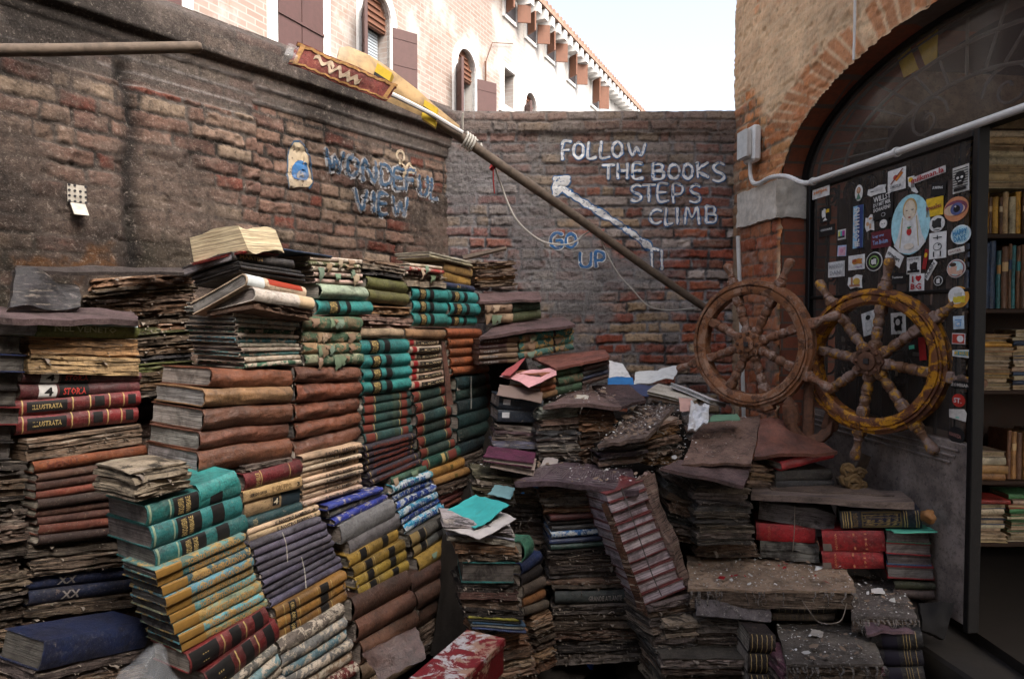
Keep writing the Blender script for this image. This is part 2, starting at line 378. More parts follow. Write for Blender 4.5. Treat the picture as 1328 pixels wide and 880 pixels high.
# back wall: frontal, y = 4.2
B0 = (-.46, 4.2, 0); BD = (1, 0, 0); BN = (0, -1, 0)
u, v = wall_grid(B0, BD, BN, 0, 1.9, 0, 2.76, .0065)
h, c = brickfield(u, v, 5, pal=[(.36, .09, .05), (.28, .10, .07), (.48, .33, .20), (.33, .13, .08), (.44, .36, .31), (.40, .12, .06), (.36, .23, .18)], mortar=(.28, .265, .265), plaster=.16, plcol=(.23, .215, .21), depth=.013, rough=.6)
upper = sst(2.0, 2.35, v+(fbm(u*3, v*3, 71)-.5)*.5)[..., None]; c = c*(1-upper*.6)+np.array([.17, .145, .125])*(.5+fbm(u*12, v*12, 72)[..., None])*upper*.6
h = h*(1-upper[..., 0]*.25)
top = sst(2.60, 2.63, v); h = h+top*.02-(sst(2.70, 2.76, v)*.02); c = c*(1-.5*top[..., None])+np.array([.17, .12, .09])*.5*top[..., None]
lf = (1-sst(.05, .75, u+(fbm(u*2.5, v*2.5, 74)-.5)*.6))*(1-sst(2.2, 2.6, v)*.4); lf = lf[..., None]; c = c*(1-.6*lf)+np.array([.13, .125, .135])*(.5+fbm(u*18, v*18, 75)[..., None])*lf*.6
dusky = (1-sst(.9, 1.5, v))[..., None]; c = c*(1-.25*dusky)  # back wall slightly darker towards its foot
v2 = v+(fbm(u*1.5, v*0, 73)-.5)*.03*sst(2.5, 2.76, v)
WALLS['back'] = (u, v, h, B0, BD, BN)
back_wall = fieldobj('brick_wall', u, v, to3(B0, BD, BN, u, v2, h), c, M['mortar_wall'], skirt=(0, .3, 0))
tagp(back_wall, 'weathered brick wall straight ahead with FOLLOW THE BOOKS painted in white', 'wall')
# left wall
_l = math.hypot(.584, .812); LD = (-.584/_l, -.812/_l, 0); LN = (.812/_l, -.584/_l, 0); L0 = (-.4, 4.2, 0)
u, v = wall_grid(L0, LD, LN, -.06, 3.9, 0, 2.80, .0075)
h, c = brickfield(u, v, 11, pal=OLD, mortar=(.15, .13, .115), plaster=.34, plcol=(.19, .15, .125), depth=.012, rough=.62)
but = sst(1.315, 1.335, u+(fbm(v*6, v*0, 41)-.5)*.03); h = h+but*.045
jit = (fbm(u*3, v*0, 43)-.5)*.006+(fbm(u*30, v*30, 44)-.5)*.004
edge = np.zeros_like(u)
for zc in (2.40, 2.452, 2.505, 2.558): edge = np.maximum(edge, but*np.exp(-((v+jit-zc-.002)/.0045)**2))
for zc in (2.47, 2.535): edge = np.maximum(edge, (1-but)*np.exp(-((v+jit-zc-.004)/.007)**2))
for zc in (2.40, 2.452, 2.505, 2.558):
    h = h*(1-.6*sst(2.39, 2.41, v))+but*sst(zc-.003, zc+.003, v+jit)*.013
for zc in (2.47, 2.535): h = h+(1-but)*sst(zc-.003, zc+.003, v+jit)*.014
cop = sst(2.60, 2.615, v+jit); h = h+cop*.035-sst(2.70, 2.80, v)**2*.09
cc = np.array([.155, .135, .12])*(.55+.9*fbm(u*9, v*14, 45)[..., None]); band = sst(2.385, 2.40, v+jit)[..., None]*(but[..., None]) + (1-but[..., None])*sst(2.46, 2.47, v+jit)[..., None]
c = c*(1-.85*band)+cc*.85*band; ek = (edge*sst(.3, .55, fbm(u*8, v*3, 57)))[..., None]*.9; c = c*(1-ek)+np.array([.50, .48, .47])*ek; h = h-(h*.0)
dstk = np.exp(-((u-1.885-(v-2)*.03+(fbm(v*5, u*3, 47)-.5)*.07)/.032)**2)*sst(1.1, 1.3, v)*(1-sst(2.44, 2.5, v)); h = h-dstk*.03
c = c*(1-.88*dstk[..., None])+np.array([.012, .011, .011])*.88*dstk[..., None]
blotch = sst(.44, .62, fbm(u*2.3, v*2.3, 49, 6, .65))[..., None]; c = c*(1-.6*blotch)
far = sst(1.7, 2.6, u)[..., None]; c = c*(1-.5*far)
ora = (sst(.6, .68, fbm(u*6, v*8, 51))*sst(1.75, 2.0, u)*(1-sst(1.7, 1.9, v)))[..., None]; c = c*(1-.7*ora)+np.array([.22, .10, .03])*.7*ora
moss = (sst(.52, .64, fbm(u*4, v*4, 53))*(1-sst(1.75, 2.0, v)))[..., None]; c = c*(1-.5*moss)+np.array([.035, .035, .018])*.5*moss
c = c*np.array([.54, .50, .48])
WALLS['left'] = (u, v, h, L0, LD, LN)
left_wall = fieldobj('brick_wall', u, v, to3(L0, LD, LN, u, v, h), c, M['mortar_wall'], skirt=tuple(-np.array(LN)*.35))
tagp(left_wall, 'dark crumbling brick wall on the left under a rounded concrete coping', 'wall')
def on_wall(name, px, py, lift=.003):
    u, v, h, o3, du, n = WALLS[name]; du = Vector(du); n = Vector(n); o3 = Vector(o3)
    p = UPL(px, py, o3+n*.02, n); return (p-o3).dot(du), p.z
def wpt(name, uu, vv, lift):
    u, v, h, o3, du, n = WALLS[name]; st = u[0, 1]-u[0, 0]
    i = (vv-v[0, 0])/st; j = (uu-u[0, 0])/st; i = min(max(i, 0), h.shape[0]-2.01); j = min(max(j, 0), h.shape[1]-2.01)
    a, b = int(i), int(j); hh = max(h[a, b], h[a+1, b], h[a, b+1], h[a+1, b+1])
    return Vector(o3)+Vector(du)*uu+Vector((0, 0, vv))+Vector(n)*(hh+lift)
# right house wall with arched opening
RK = .12; RL = math.hypot(1, RK); RD = (RK/RL, -1/RL, 0); RN = (-1/RL, -RK/RL, 0); R0 = (1.357, 4.2, 0)
AC, AA, AB, AZ = 1.62, 1.05, .46, 2.20        # arch centre, half width, rise, spring height
u, v = wall_grid(R0, RD, RN, 0.0, 3.3, .0, 4.1, .0085)
h, c = brickfield(u, v, 23, pal=[(.56, .21, .07), (.48, .16, .05), (.58, .28, .11), (.50, .19, .08)], mortar=(.52, .38, .24), plaster=.76, plcol=(.66, .47, .29), depth=.008, rough=.7, lenr=(.12, .26))
rho = np.sqrt(((u-AC)/AA)**2+(np.maximum(v-AZ, 0)/AB)**2)
ang = np.arctan2(np.maximum(v-AZ, 0)/AB, (u-AC)/AA)
ringd = (rho-1)*.75
vr = sst(.0, .012, ringd)*(1-sst(.26, .30, ringd+(fbm(u*8, v*8, 61)-.5)*.10))*(v > AZ-.02)
uu = ang*1.0/.068; bi = np.floor(uu+(fbm(u*5, v*5, 63)-.5)*.3); bf = uu-bi
rbk = np.random.RandomState(3).rand(400)[(bi.astype(int)+60) % 400]
inb = sst(.08, .2, bf)*(1-sst(.84, .94, bf))*sst(.38, .5, rbk+.25*fbm(u*10, v*10, 65))
bc2 = np.array([.42, .17, .07])*(.7+.6*rbk[..., None])*(.7+.6*fbm(u*30, v*30, 66)[..., None])
mk = (vr*inb*.85)[..., None]; c = c*(1-mk)+bc2*mk
pil = ((u > .12) & (u < .56) & (v < 2.04)); h2, c2 = brickfield(u, v, 29, hc=.075, pal=[(.42, .13, .05), (.36, .10, .045), (.40, .15, .07)], mortar=(.22, .14, .10), plaster=.0, depth=.006, joint=.004, rough=.4, lenr=(.2, .26))
pm = pil.astype(float)[..., None]; c = c*(1-pm)+c2*pm; h = h*(1-pm[..., 0])+(h2+.012)*pm[..., 0]
grime = ((1-sst(.0, .2, u+(fbm(u*3, v*3, 67)-.5)*.3))*(1-sst(2.6, 2.9, v)))[..., None]; c = c*(1-.6*grime)+np.array([.13, .09, .07])*.6*grime
inside = (rho < 1) & (v > AZ) | ((np.abs(u-AC) < AA) & (v <= AZ))
P = to3(R0, RD, RN, u, v, h)
near = (np.abs(rho-1)*AA*.6 < .006) & (v > AZ)
k = 1/np.maximum(rho, .01); un = np.where(near, AC+(u-AC)*k, u); vn = np.where(near, AZ+(v-AZ)*k, v)
P = to3(R0, RD, RN, un, vn, h)
house = empty('brick_house', Vector((1.9, 2, 0)))
tagp(house, 'warm plastered brick house on the right with a wide glazed arch over its door', 'building')
house_wall = fieldobj('wall', u, v, P, c, M['warm_wall'], keep=~inside)
house_wall.parent = house; house_wall.matrix_parent_inverse = house.matrix_world.inverted()
def wpart(mb, name, mat, parent, **kw):      # world-space part under a thing (or sub-part under such a part)
    o = mb.obj(name, mat, None, **kw); o.parent = parent
    if parent.parent is None: o.matrix_parent_inverse = parent.matrix_world.inverted()
    return o
def hpart(mb, name, mat, parent=None, **kw): return wpart(mb, name, mat, parent or house, **kw)
def HP(u, v, w): return Vector(R0)+Vector(RD)*u+Vector((0, 0, v))+Vector(RN)*w   # house wall coordinates, w outward
# far shell of the house: gable corner, upper storeys, unseen wing added behind the camera for shade
mb = MB(); T3 = Matrix((Vector(RD), Vector((0, 0, 1)), Vector(RN))).transposed()
def hbox(mb, u0, u1, v0, v1, w0, w1, bv=None):
    c = HP((u0+u1)/2, (v0+v1)/2, (w0+w1)/2); d = (abs(u1-u0), abs(v1-v0), abs(w1-w0))
    return mb.bbox(c, d, bv, T3) if bv else mb.box(c, d, T3)
hbox(mb, .0, 3.3, 4.09, 5.2, -.35, -.002); hbox(mb, 3.29, 8.5, 0, 5.2, -.35, -.004); hbox(mb, 0.0, .55, 0, 4.09, -.30, -.05); hbox(mb, .55, 3.3, 2.72, 4.09, -.32, -.05)
hbox(mb, 2.72, 3.3, 0, 2.72, -.32, -.05); hbox(mb, .0, .3, 0, 4.6, -5.5, -.36)
hbox(mb, 6.4, 6.9, 0, 5.8, -.35, 7.5)
M['warmplain'] = cover_mat('house_plaster', .25, (.42, .20, .10), .15, .85, wscale=6, speck=.2)
hpart(mb, 'upper_wall_and_shade_wing', M['warmplain'], color=(.46, .34, .22))
# intrados of the arch and jamb
mb = MB(); n = 48; PV = []
for i in range(n+1):
    a = math.pi*i/n; PV.append((AC-AA*math.cos(a), AZ+AB*math.sin(a)))
PV = [(AC-AA, 0), (AC-AA, 1.1)]+PV+[(AC+AA, 1.1), (AC+AA, 0)]
V = []; F = []
for i, (a, b) in enumerate(PV):
    for w in (-.001, -.06, -.15, -.36): V.append(HP(a, b, w)+Vector((rn((a*9, b*9, w*20))*.006, 0, rn((a*9, b*9, w*20), 3)*.006)))
for i in range(len(PV)-1):
    for j in range(3): F.append((i*4+j, i*4+j+1, i*4+j+5, i*4+j+4))
mb.add(V, F); 
m_, nt_, b_ = new_mat('jamb_brick'); N = NT(nt_); vv_ = N.coords(rnd=False)
br = N.node('ShaderNodeTexBrick'); br.inputs['Scale'].default_value = 1; br.inputs['Brick Width'].default_value = .24; br.inputs['Row Height'].default_value = .07
br.inputs['Mortar Size'].default_value = .006; br.inputs['Color1'].default_value = (.33, .10, .05, 1); br.inputs['Color2'].default_value = (.22, .07, .04, 1); br.inputs['Mortar'].default_value = (.14, .10, .08, 1)
sx = N.node('ShaderNodeSeparateXYZ'); cx_ = N.node('ShaderNodeCombineXYZ'); N.link(vv_, sx.inputs[0]); N.link(sx.outputs[0], cx_.inputs[0]); N.link(sx.outputs[2], cx_.inputs[1]); N.link(cx_.outputs[0], br.inputs['Vector'])
nn_ = N.noise(vv_, 30, 6, .7); N.link(N.mix(N.mul(N.ramp(nn_, .4, .7), .5), br.outputs['Color'], (.09, .06, .045)), b_.inputs['Base Color']); b_.inputs['Roughness'].default_value = .9; N.bump(nn_, b_, .5, .006)
M['jamb'] = m_; hpart(mb, 'arch_soffit', m_)
# capital stone on the pilaster
mb = MB(); V = []; F = []
def grid_box(u0, u1, v0, v1, w0, w1, amp, nseg=12, fn=None, seed=1):
    mb = MB(); c = [(u0, u1), (v0, v1), (w0, w1)]
    for ax in range(3):
        a, b = [k for k in range(3) if k != ax]
        for s in (0, 1):
            V = []; na = nseg; nb_ = nseg
            for i in range(na+1):
                for j in range(nb_+1):
                    p = [0, 0, 0]; p[ax] = c[ax][s]; p[a] = c[a][0]+(c[a][1]-c[a][0])*i/na; p[b] = c[b][0]+(c[b][1]-c[b][0])*j/nb_
                    q = Vector(p); e = Vector((rn(q*28, seed), rn(q*28, seed+2), rn(q*28, seed+4)))*amp+Vector((rn(q*9, seed), rn(q*9, seed+2), rn(q*9, seed+4)))*amp
                    V.append((fn or (lambda z: z))(q+e))
            f = [(i*(nb_+1)+j, (i+1)*(nb_+1)+j, (i+1)*(nb_+1)+j+1, i*(nb_+1)+j+1) for i in range(na) for j in range(nb_)]
            mb.add(V, f)
    return mb
mb = grid_box(.12, .585, 2.025, 2.225, -.16, .035, .007, 14, lambda q: HP(*q)); hpart(mb, 'capital_stone', M['stone'], ang=60)
# ---------------------------------------------------------------- ground
me = MB(); n = 60; V = []; F = []
for i in range(n+1):
    for j in range(n+1):
        x = -30+60*i/n; y = -20+70*j/n; V.append((x, y, 0))
F = [(i*(n+1)+j, (i+1)*(n+1)+j, (i+1)*(n+1)+j+1, i*(n+1)+j+1) for i in range(n) for j in range(n)]
M['darkstone'] = plain('dark_wet_stone', (.018, .016, .015), .6, 0, .4, .6, 14, .3)
M['ground'] = plain('damp_paving', (.07, .062, .056), .7, 0, .5, .6, 9, .5)
g = meshobj('ground', V, F, M['ground'], smooth=False); tagp(g, kind='structure')
# ---------------------------------------------------------------- brick house beyond the wall
FP = Vector((-.827, 12, 0)); FD = Vector((.423, .906, 0)).normalized(); FN = Vector((FD.y, -FD.x, 0))
TF = Matrix((FD, Vector((0, 0, 1)), FN)).transposed()
def FPt(t, z, w=0): return FP+FD*t+Vector((0, 0, z))+FN*w
def fuv(px, py): p = UPL(px, py, FP, FN); return (p-FP).dot(FD), p.z
m_, nt_, b_ = new_mat('pale_brick'); N = NT(nt_)
tc = N.node('ShaderNodeTexCoord'); mp = N.node('ShaderNodeMapping'); mp.inputs['Rotation'].default_value = (0, 0, -math.atan2(FD.y, FD.x)); N.link(tc.outputs['Object'], mp.inputs['Vector'])
sx = N.node('ShaderNodeSeparateXYZ'); cx_ = N.node('ShaderNodeCombineXYZ'); N.link(mp.outputs[0], sx.inputs[0]); N.link(sx.outputs[0], cx_.inputs[0]); N.link(sx.outputs[2], cx_.inputs[1])
br = N.node('ShaderNodeTexBrick'); br.inputs['Scale'].default_value = 1; br.inputs['Brick Width'].default_value = .25; br.inputs['Row Height'].default_value = .075
br.inputs['Mortar Size'].default_value = .009; br.inputs['Color1'].default_value = (.27, .205, .17, 1); br.inputs['Color2'].default_value = (.22, .15, .12, 1); br.inputs['Mortar'].default_value = (.31, .27, .24, 1); br.inputs['Bias'].default_value = -.2
N.link(cx_.outputs[0], br.inputs['Vector'])
p1 = N.noise(mp.outputs[0], .9, 8, .65, .3); c = N.mix(N.ramp(p1, .46, .60), br.outputs['Color'], (.36, .33, .30))
p3 = N.noise(mp.outputs[0], 1.6, 7, .7, .3); c = N.mix(N.mul(N.ramp(p3, .55, .7), .6), c, (.26, .12, .06))
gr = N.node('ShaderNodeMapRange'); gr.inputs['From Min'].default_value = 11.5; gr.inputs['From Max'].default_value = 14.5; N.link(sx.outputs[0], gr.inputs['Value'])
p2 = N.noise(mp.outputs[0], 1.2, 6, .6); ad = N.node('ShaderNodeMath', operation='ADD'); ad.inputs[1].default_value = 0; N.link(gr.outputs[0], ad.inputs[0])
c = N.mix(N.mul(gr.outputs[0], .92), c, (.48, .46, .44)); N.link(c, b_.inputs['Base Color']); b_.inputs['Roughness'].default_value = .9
N.bump(br.outputs['Fac'], b_, .3, .01); M['palebrick'] = m_
M['frame_stone'] = plain('window_stone', (.74, .72, .69), .8, 0, .15, .3, 20, .15)
M['shutter'] = plain('shutter_paint', (.085, .045, .04), .6, 0, .2, .2, 20, .15)
M['shutter2'] = plain('faded_shutter', (.17, .075, .045), .6, 0, .2, .2, 20, .15)
M['dark'] = plain('dark_room', (.03, .028, .03), .4, 0, .1, .1, 10, .1)
M['blind'] = plain('blind_slats', (.33, .36, .38), .6, 0, .1, .1, 10, .1)
M['tile'] = plain('roof_tiles', (.36, .22, .16), .8, 0, .4, .4, 8, .3)
fac = empty('brick_house', FPt(2, 0)); tagp(fac, 'tall pale brick house with arched windows and brown shutters beyond the courtyard wall', 'building')
def arch_poly(t0, t1, z0, zs, n=14):
    r = (t1-t0)/2; c = (t0+t1)/2
    return [(t1, z0)]+[(c+r*math.cos(math.pi*i/n), zs+r*math.sin(math.pi*i/n)) for i in range(n+1)]+[(t0, z0)]
OPEN = []
def fprism(mb, poly, w0, w1): mb.prism(poly, w1-w0, Matrix.Translation(FPt(0, 0, w0)) @ TF.to_4x4()); return mb
# facade mesh as cells around the openings
wins = [('arch', -6.55, -5.75, 3.9, 5.75), ('arch', -4.47, -3.69, 3.9, 5.75), ('arch', -2.86, -2.22, 3.9, 5.72), ('arch', -.30, .38, 3.9, 5.80), ('rect', 1.50, 2.02, 5.62, 6.33), ('arch', 2.55, 3.15, 4.2, 5.92), ('arch', 5.2, 5.9, 4.2, 5.9)]
uppers = []
for (px, y0, y1) in ((660, -12, 24), (687, -10, 52), (712, 16, 76), (740, 60, 106), (770, 97, 138)):
    t, z0 = fuv(px, y1); _, z1 = fuv(px, y0); uppers.append((t, z0, min(z1, 7.72)))
mb = MB()
ts = sorted([-9]+[x for w in wins for x in (w[1], w[2])]+[14])
for i in range(0, len(ts)-1):
    a, b = ts[i], ts[i+1]; w = [w for w in wins if abs(w[1]-a) < 1e-6 and abs(w[2]-b) < 1e-6]
    def cell(z0, z1):
        k = len(mb.V); mb.V += [FPt(a, z0), FPt(b, z0), FPt(b, z1), FPt(a, z1)]; mb.F.append((k, k+1, k+2, k+3))
    if not w: cell(0, 7.95); continue
    w = w[0]; cell(0, w[3])
    if w[0] == 'rect': cell(w[4], 7.95)
    else:
        r = (b-a)/2; c0 = (a+b)/2; n = 14; k = len(mb.V)
        P = [(c0+r*math.cos(math.pi*q/n), w[4]+r*math.sin(math.pi*q/n)) for q in range(n+1)]
        for q in range(n+1): mb.V.append(FPt(*P[q])); mb.V.append(FPt(P[q][0], 7.95))
        for q in range(n): mb.F.append((k+2*q, k+2*q+1, k+2*q+3, k+2*q+2))
for w in wins:      # reveals
    P = arch_poly(*w[1:]) if w[0] == 'arch' else [(w[2], w[3]), (w[2], w[4]), (w[1], w[4]), (w[1], w[3])]
    k = len(mb.V); m = len(P)
    for p in P: mb.V += [FPt(*p), FPt(*p, -.3)]
    for q in range(m): mb.F.append((k+2*q, k+2*((q+1) % m), k+2*((q+1) % m)+1, k+2*q+1))
k = len(mb.V); mb.V += [FPt(-9, 0), FPt(-9, 7.95), FPt(-9, 7.95, -6), FPt(-9, 0, -6), FPt(14, 0), FPt(14, 7.95), FPt(14, 7.95, -6), FPt(14, 0, -6)]
mb.F += [(k, k+3, k+2, k+1), (k+4, k+5, k+6, k+7), (k+3, k+7, k+6, k+2)]
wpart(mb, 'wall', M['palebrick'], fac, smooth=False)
for w in wins:
    kind, a, b, z0, zs = w; mb = MB()
    if kind == 'arch':
        o = arch_poly(a-.13, b+.13, z0-.1, zs); i_ = arch_poly(a, b, z0-.1, zs); m = len(o); V = []
        for (p, q) in zip(o, i_): V += [FPt(*p, .04), FPt(*q, .04), FPt(*p, 0), FPt(*q, -.05)]
        F = []
        for q in range(m-1): F += [(4*q, 4*q+4, 4*q+5, 4*q+1), (4*q+2, 4*q+6, 4*q+4, 4*q), (4*q+1, 4*q+5, 4*q+7, 4*q+3)]
        mb.add(V, F)
    else:
        for (x0, x1, y0, y1) in ((a-.1, a, z0-.1, zs+.1), (b, b+.1, z0-.1, zs+.1), (a, b, zs, zs+.1), (a-.15, b+.15, z0-.16, z0-.002)):
            mb.box(FPt((x0+x1)/2, (y0+y1)/2, .0), (x1-x0-.004, y1-y0-.004, .1), TF)
    win = wpart(mb, 'window', M['frame_stone'], fac, smooth=False)
    mb = MB(); mb.add([FPt(a, z0, -.28), FPt(b, z0, -.28), FPt(b, zs+.5*(kind == 'arch'), -.28), FPt(a, zs+.5*(kind == 'arch'), -.28)], [(0, 1, 2, 3)]); wpart(mb, 'pane', M['dark'], win, smooth=False)
    if kind == 'arch':
        mb = MB(); fprism(mb, [(b, zs-.14)]+arch_poly(a, b, zs, zs)[1:-1]+[(a, zs-.14)], -.14, -.08)
        for q in range(6): mb.box(FPt((a+b)/2, zs-.1+q*.085, -.07), ((b-a)*(.96 if q < 3 else .6), .02, .03), TF)
        wpart(mb, 'transom_boards', M['shutter2'], win, smooth=False)
        mb = MB()
        for q in range(40):
            mb.box(FPt((a+b)/2, z0+.03+q*.042, -.2), ((b-a)*.92, .03, .012), TF)
        wpart(mb, 'blind', M['blind'], win, smooth=False)
        closed = a < -3.5
        if closed:
            mb = MB()
            for s in (0, 1):
                x0 = a+.01+s*(b-a)/2; mb.box(FPt(x0+(b-a)/4-.005, (z0+zs)/2, .02), ((b-a)/2-.015, zs-z0+.9, .04), TF)
            mb.box(FPt((a+b)/2, 5.0, .05), (b-a, .03, .012), TF)
            wpart(mb, 'shutter', M['shutter'], win, smooth=False)
        else:
            for s, ang in ((-1, 43), (1, 28)):
                hx = a-.02 if s < 0 else b+.02; wd = (b-a)/2+.08; an = R(ang)
                d = FD*(s*math.cos(an))+FN*math.sin(an); c = FPt(hx, (z0+zs)/2-.05, .03)+d*wd/2
                T = Matrix((d, Vector((0, 0, 1)), d.cross(Vector((0, 0, 1))))).transposed(); mb = MB(); mb.box(c, (wd, zs-z0, .04), T)
                for q in range(5): mb.box(c+Vector((0, 0, -.75+q*.38)), (wd*.98, .012, .052), T)
                wpart(mb, 'shutter', M['shutter'], win, smooth=False)
for t, z0, z1 in uppers:
    mb = MB(); mb.box(FPt(t, (z0+z1)/2, .01), (.62, z1-z0+.14, .06), TF); win = wpart(mb, 'window', M['frame_stone'], fac, smooth=False)
    mb = MB(); mb.box(FPt(t, (z0+z1)/2, .04), (.44, z1-z0, .02), TF); wpart(mb, 'pane', M['dark'], win, smooth=False)
    for s in (-1, 1):
        d = (FD*s*.55+FN*.83).normalized(); T = Matrix((d, Vector((0, 0, 1)), d.cross(Vector((0, 0, 1))))).transposed()
        mb = MB(); mb.box(FPt(t+s*.24, (z0+z1)/2, .07)+d*.14, (.27, z1-z0, .035), T); wpart(mb, 'shutter', M['shutter2'], win, smooth=False)
mb = MB()
for i in range(60): mb.box(FPt(-8.8+i*.38, 7.84, .16), (.16, .2, .34), TF)
wpart(mb, 'cornice_brackets', M['frame_stone'], fac, smooth=False)
mb = MB(); mb.box(FPt(2.5, 7.99, -.1), (23, .07, .9), TF)
for i in range(110): mb.tube([FPt(-8.95+i*.209, 8.05, .34), FPt(-8.95+i*.209, 8.7, -2.2)], .075, 6)
wpart(mb, 'roof', M['tile'], fac)
mb = MB(); t_, z_ = fuv(626, 145); mb.tube([FPt(t_, 4.5, .06), FPt(t_, z_+.9, .06)], .018, 8); mb.tube([FPt(t_, 6.1, .05), FPt(t_+.3, 6.6, .05), FPt(t_+1.2, 6.9, .05)], .008, 5)
wpart(mb, 'cable', M['iron'], fac)
# ---------------------------------------------------------------- painted writing on the walls
SF = {'A': [[(0, 1), (.5, 0), (1, 1)], [(.2, .65), (.8, .65)]], 'B': [[(0, 0), (0, 1)], [(0, 0), (.7, .05), (.8, .25), (.65, .45), (0, .48)], [(0, .48), (.8, .52), (.95, .75), (.75, .97), (0, 1)]],
 'C': [[(1, .12), (.6, 0), (.15, .2), (0, .55), (.2, .9), (.6, 1), (1, .85)]], 'D': [[(0, 0), (0, 1)], [(0, 0), (.6, .05), (1, .4), (.9, .8), (.5, 1), (0, 1)]], 'E': [[(.95, 0), (0, .03), (0, 1), (1, .98)], [(0, .5), (.75, .48)]],
 'F': [[(.95, 0), (.05, .04), (0, 1)], [(.02, .48), (.7, .46)]], 'G': [[(1, .1), (.5, 0), (.05, .3), (.05, .75), (.45, 1), (.95, .85), (.95, .5), (.5, .52)]], 'H': [[(0, 0), (0, 1)], [(1, 0), (.95, 1)], [(0, .5), (1, .5)]],
 'I': [[(.5, 0), (.5, 1)]], 'K': [[(0, 0), (.05, 1)], [(.95, 0), (.1, .52), (1, 1)]], 'L': [[(.1, 0), (0, 1), (1, .96)]], 'M': [[(0, 1), (.15, 0), (.5, .6), (.85, 0), (1, 1)]], 'N': [[(0, 1), (.05, 0), (.9, 1), (1, 0)]],
 'O': [[(.5, 0), (.08, .25), (.05, .75), (.5, 1), (.93, .75), (.92, .25), (.5, 0)]], 'P': [[(.05, 1), (0, 0), (.75, .03), (.95, .28), (.7, .52), (.05, .55)]], 'S': [[(.95, .1), (.5, 0), (.05, .22), (.25, .45), (.8, .6), (.95, .82), (.5, 1), (0, .92)]],
 'T': [[(0, .03), (1, 0)], [(.5, 0), (.48, 1)]], 'U': [[(.02, 0), (.05, .8), (.4, 1), (.85, .85), (.95, 0)]], 'V': [[(0, 0), (.5, 1), (1, 0)]], 'W': [[(0, 0), (.25, 1), (.5, .3), (.75, 1), (1, 0)]]}
def smooth_line(P, k=5):
    if len(P) < 3: return [tuple(np.array(P[0])+(np.array(P[-1])-np.array(P[0]))*i/k) for i in range(k+1)]
    P = [np.array(p, float) for p in P]; out = []
    for i in range(len(P)-1):
        p0 = P[max(i-1, 0)]; p1 = P[i]; p2 = P[i+1]; p3 = P[min(i+2, len(P)-1)]
        for j in range(k):
            t = j/k; out.append(.5*((2*p1)+(p2-p0)*t+(2*p0-5*p1+4*p2-p3)*t*t+(3*p1-p0-3*p2+p3)*t**3))
    out.append(P[-1]); return [tuple(p) for p in out]
def ribbon(mb, wall, pts, width, lift):       # pts in wall coordinates
    pts = [Vector((p[0], p[1])) for p in pts]; out = [pts[0]]
    for a, b in zip(pts, pts[1:]):
        n = max(1, int((b-a).length/.009)); out += [a+(b-a)*i/n for i in range(1, n+1)]
    pts = out; k = len(mb.V); m = len(pts); C = 4
    for i, p in enumerate(pts):
        t = pts[min(i+1, m-1)]-pts[max(i-1, 0)]
        if t.length < 1e-6: t = Vector((1, 0))
        t.normalize(); nn = Vector((-t.y, t.x)); w = width*(1+.55*rn((p.x*26, p.y*26, 1))+.3*rn((p.x*90, p.y*90, 2)))
        e = 0
        if i == 0: e = -width*.35
        if i == m-1: e = width*.35
        for j in range(C+1):
            q = p+nn*w*(j/C-.5)+t*(e*(1-(2*j/C-1)**2)); mb.V.append(wpt(wall, q.x, q.y, lift))
    for i in range(m-1):
        for j in range(C): mb.F.append((k+i*(C+1)+j, k+i*(C+1)+j+1, k+(i+1)*(C+1)+j+1, k+(i+1)*(C+1)+j))
M['pw'] = paint_on_wall('white_wall_paint', (.72, .71, .68), .42); M['pb'] = paint_on_wall('blue_wall_paint', (.035, .13, .30), .38)
M['pb2'] = paint_on_wall('faded_blue_paint', (.028, .065, .115), .42); M['pw2'] = paint_on_wall('faded_white_paint', (.26, .25, .25), .48); M['pc'] = paint_on_wall('cream_wall_paint', (.38, .30, .20), .40)
def paint_word(wallobj, wall, letters, crop, outer, inner, wo, wi, label):
    sc, ox, oy = crop; A = MB(); B = MB()
    for ch, x0, x1, y0, y1, sl in letters:
        for st in SF[ch]:
            P = []
            for (a, b) in smooth_line(st):
                px = ox+(x0+(x1-x0)*a)/sc; py = oy+(y0+(y1-y0)*b+sl*a)/sc; P.append(on_wall(wall, px, py))
            ribbon(A, wall, P, wo, .002); ribbon(B, wall, [(a-.002, b+.002) for a, b in P], wi, .0045)
    a = wpart(A, 'painted_outline', outer, wallobj); a['label'] = label+', outline'; b = wpart(B, 'painted_letters', inner, wallobj); b['label'] = label
K3 = (2.933, 640, 120); K2 = (2.5875, 340, 0)
paint_word(back_wall, 'back', [('F', 264, 298, 186, 255, 0), ('O', 306, 345, 188, 250, 0), ('L', 361, 392, 188, 248, 0), ('L', 409, 444, 186, 246, 0), ('O', 454, 492, 186, 244, 0), ('W', 514, 580, 194, 240, 0)], K3, M['pb'], M['pw'], .025, .016, 'white painted word FOLLOW')
paint_word(back_wall, 'back', [('T', 417, 462, 275, 328, 0), ('H', 475, 512, 270, 326, 0), ('E', 535, 570, 270, 326, 0), ('B', 609, 652, 270, 330, 0), ('O', 668, 710, 272, 328, 0), ('O', 724, 760, 270, 328, 0), ('K', 778, 820, 266, 322, 0), ('S', 838, 882, 266, 338, 0)], K3, M['pb'], M['pw'], .025, .016, 'white painted words THE BOOKS')
paint_word(back_wall, 'back', [('S', 526, 565, 350, 414, 0), ('T', 570, 618, 350, 414, 0), ('E', 630, 668, 348, 412, 0), ('P', 686, 724, 350, 418, 0), ('S', 750, 790, 350, 418, 0)], K3, M['pb'], M['pw'], .024, .014, 'white painted word STEPS')
paint_word(back_wall, 'back', [('C', 598, 640, 445, 498, 0), ('L', 657, 682, 440, 500, 0), ('I', 695, 708, 440, 500, 0), ('M', 730, 785, 438, 500, 0), ('B', 812, 852, 432, 494, 0)], K3, M['pb'], M['pw'], .024, .014, 'worn white painted word CLIMB')
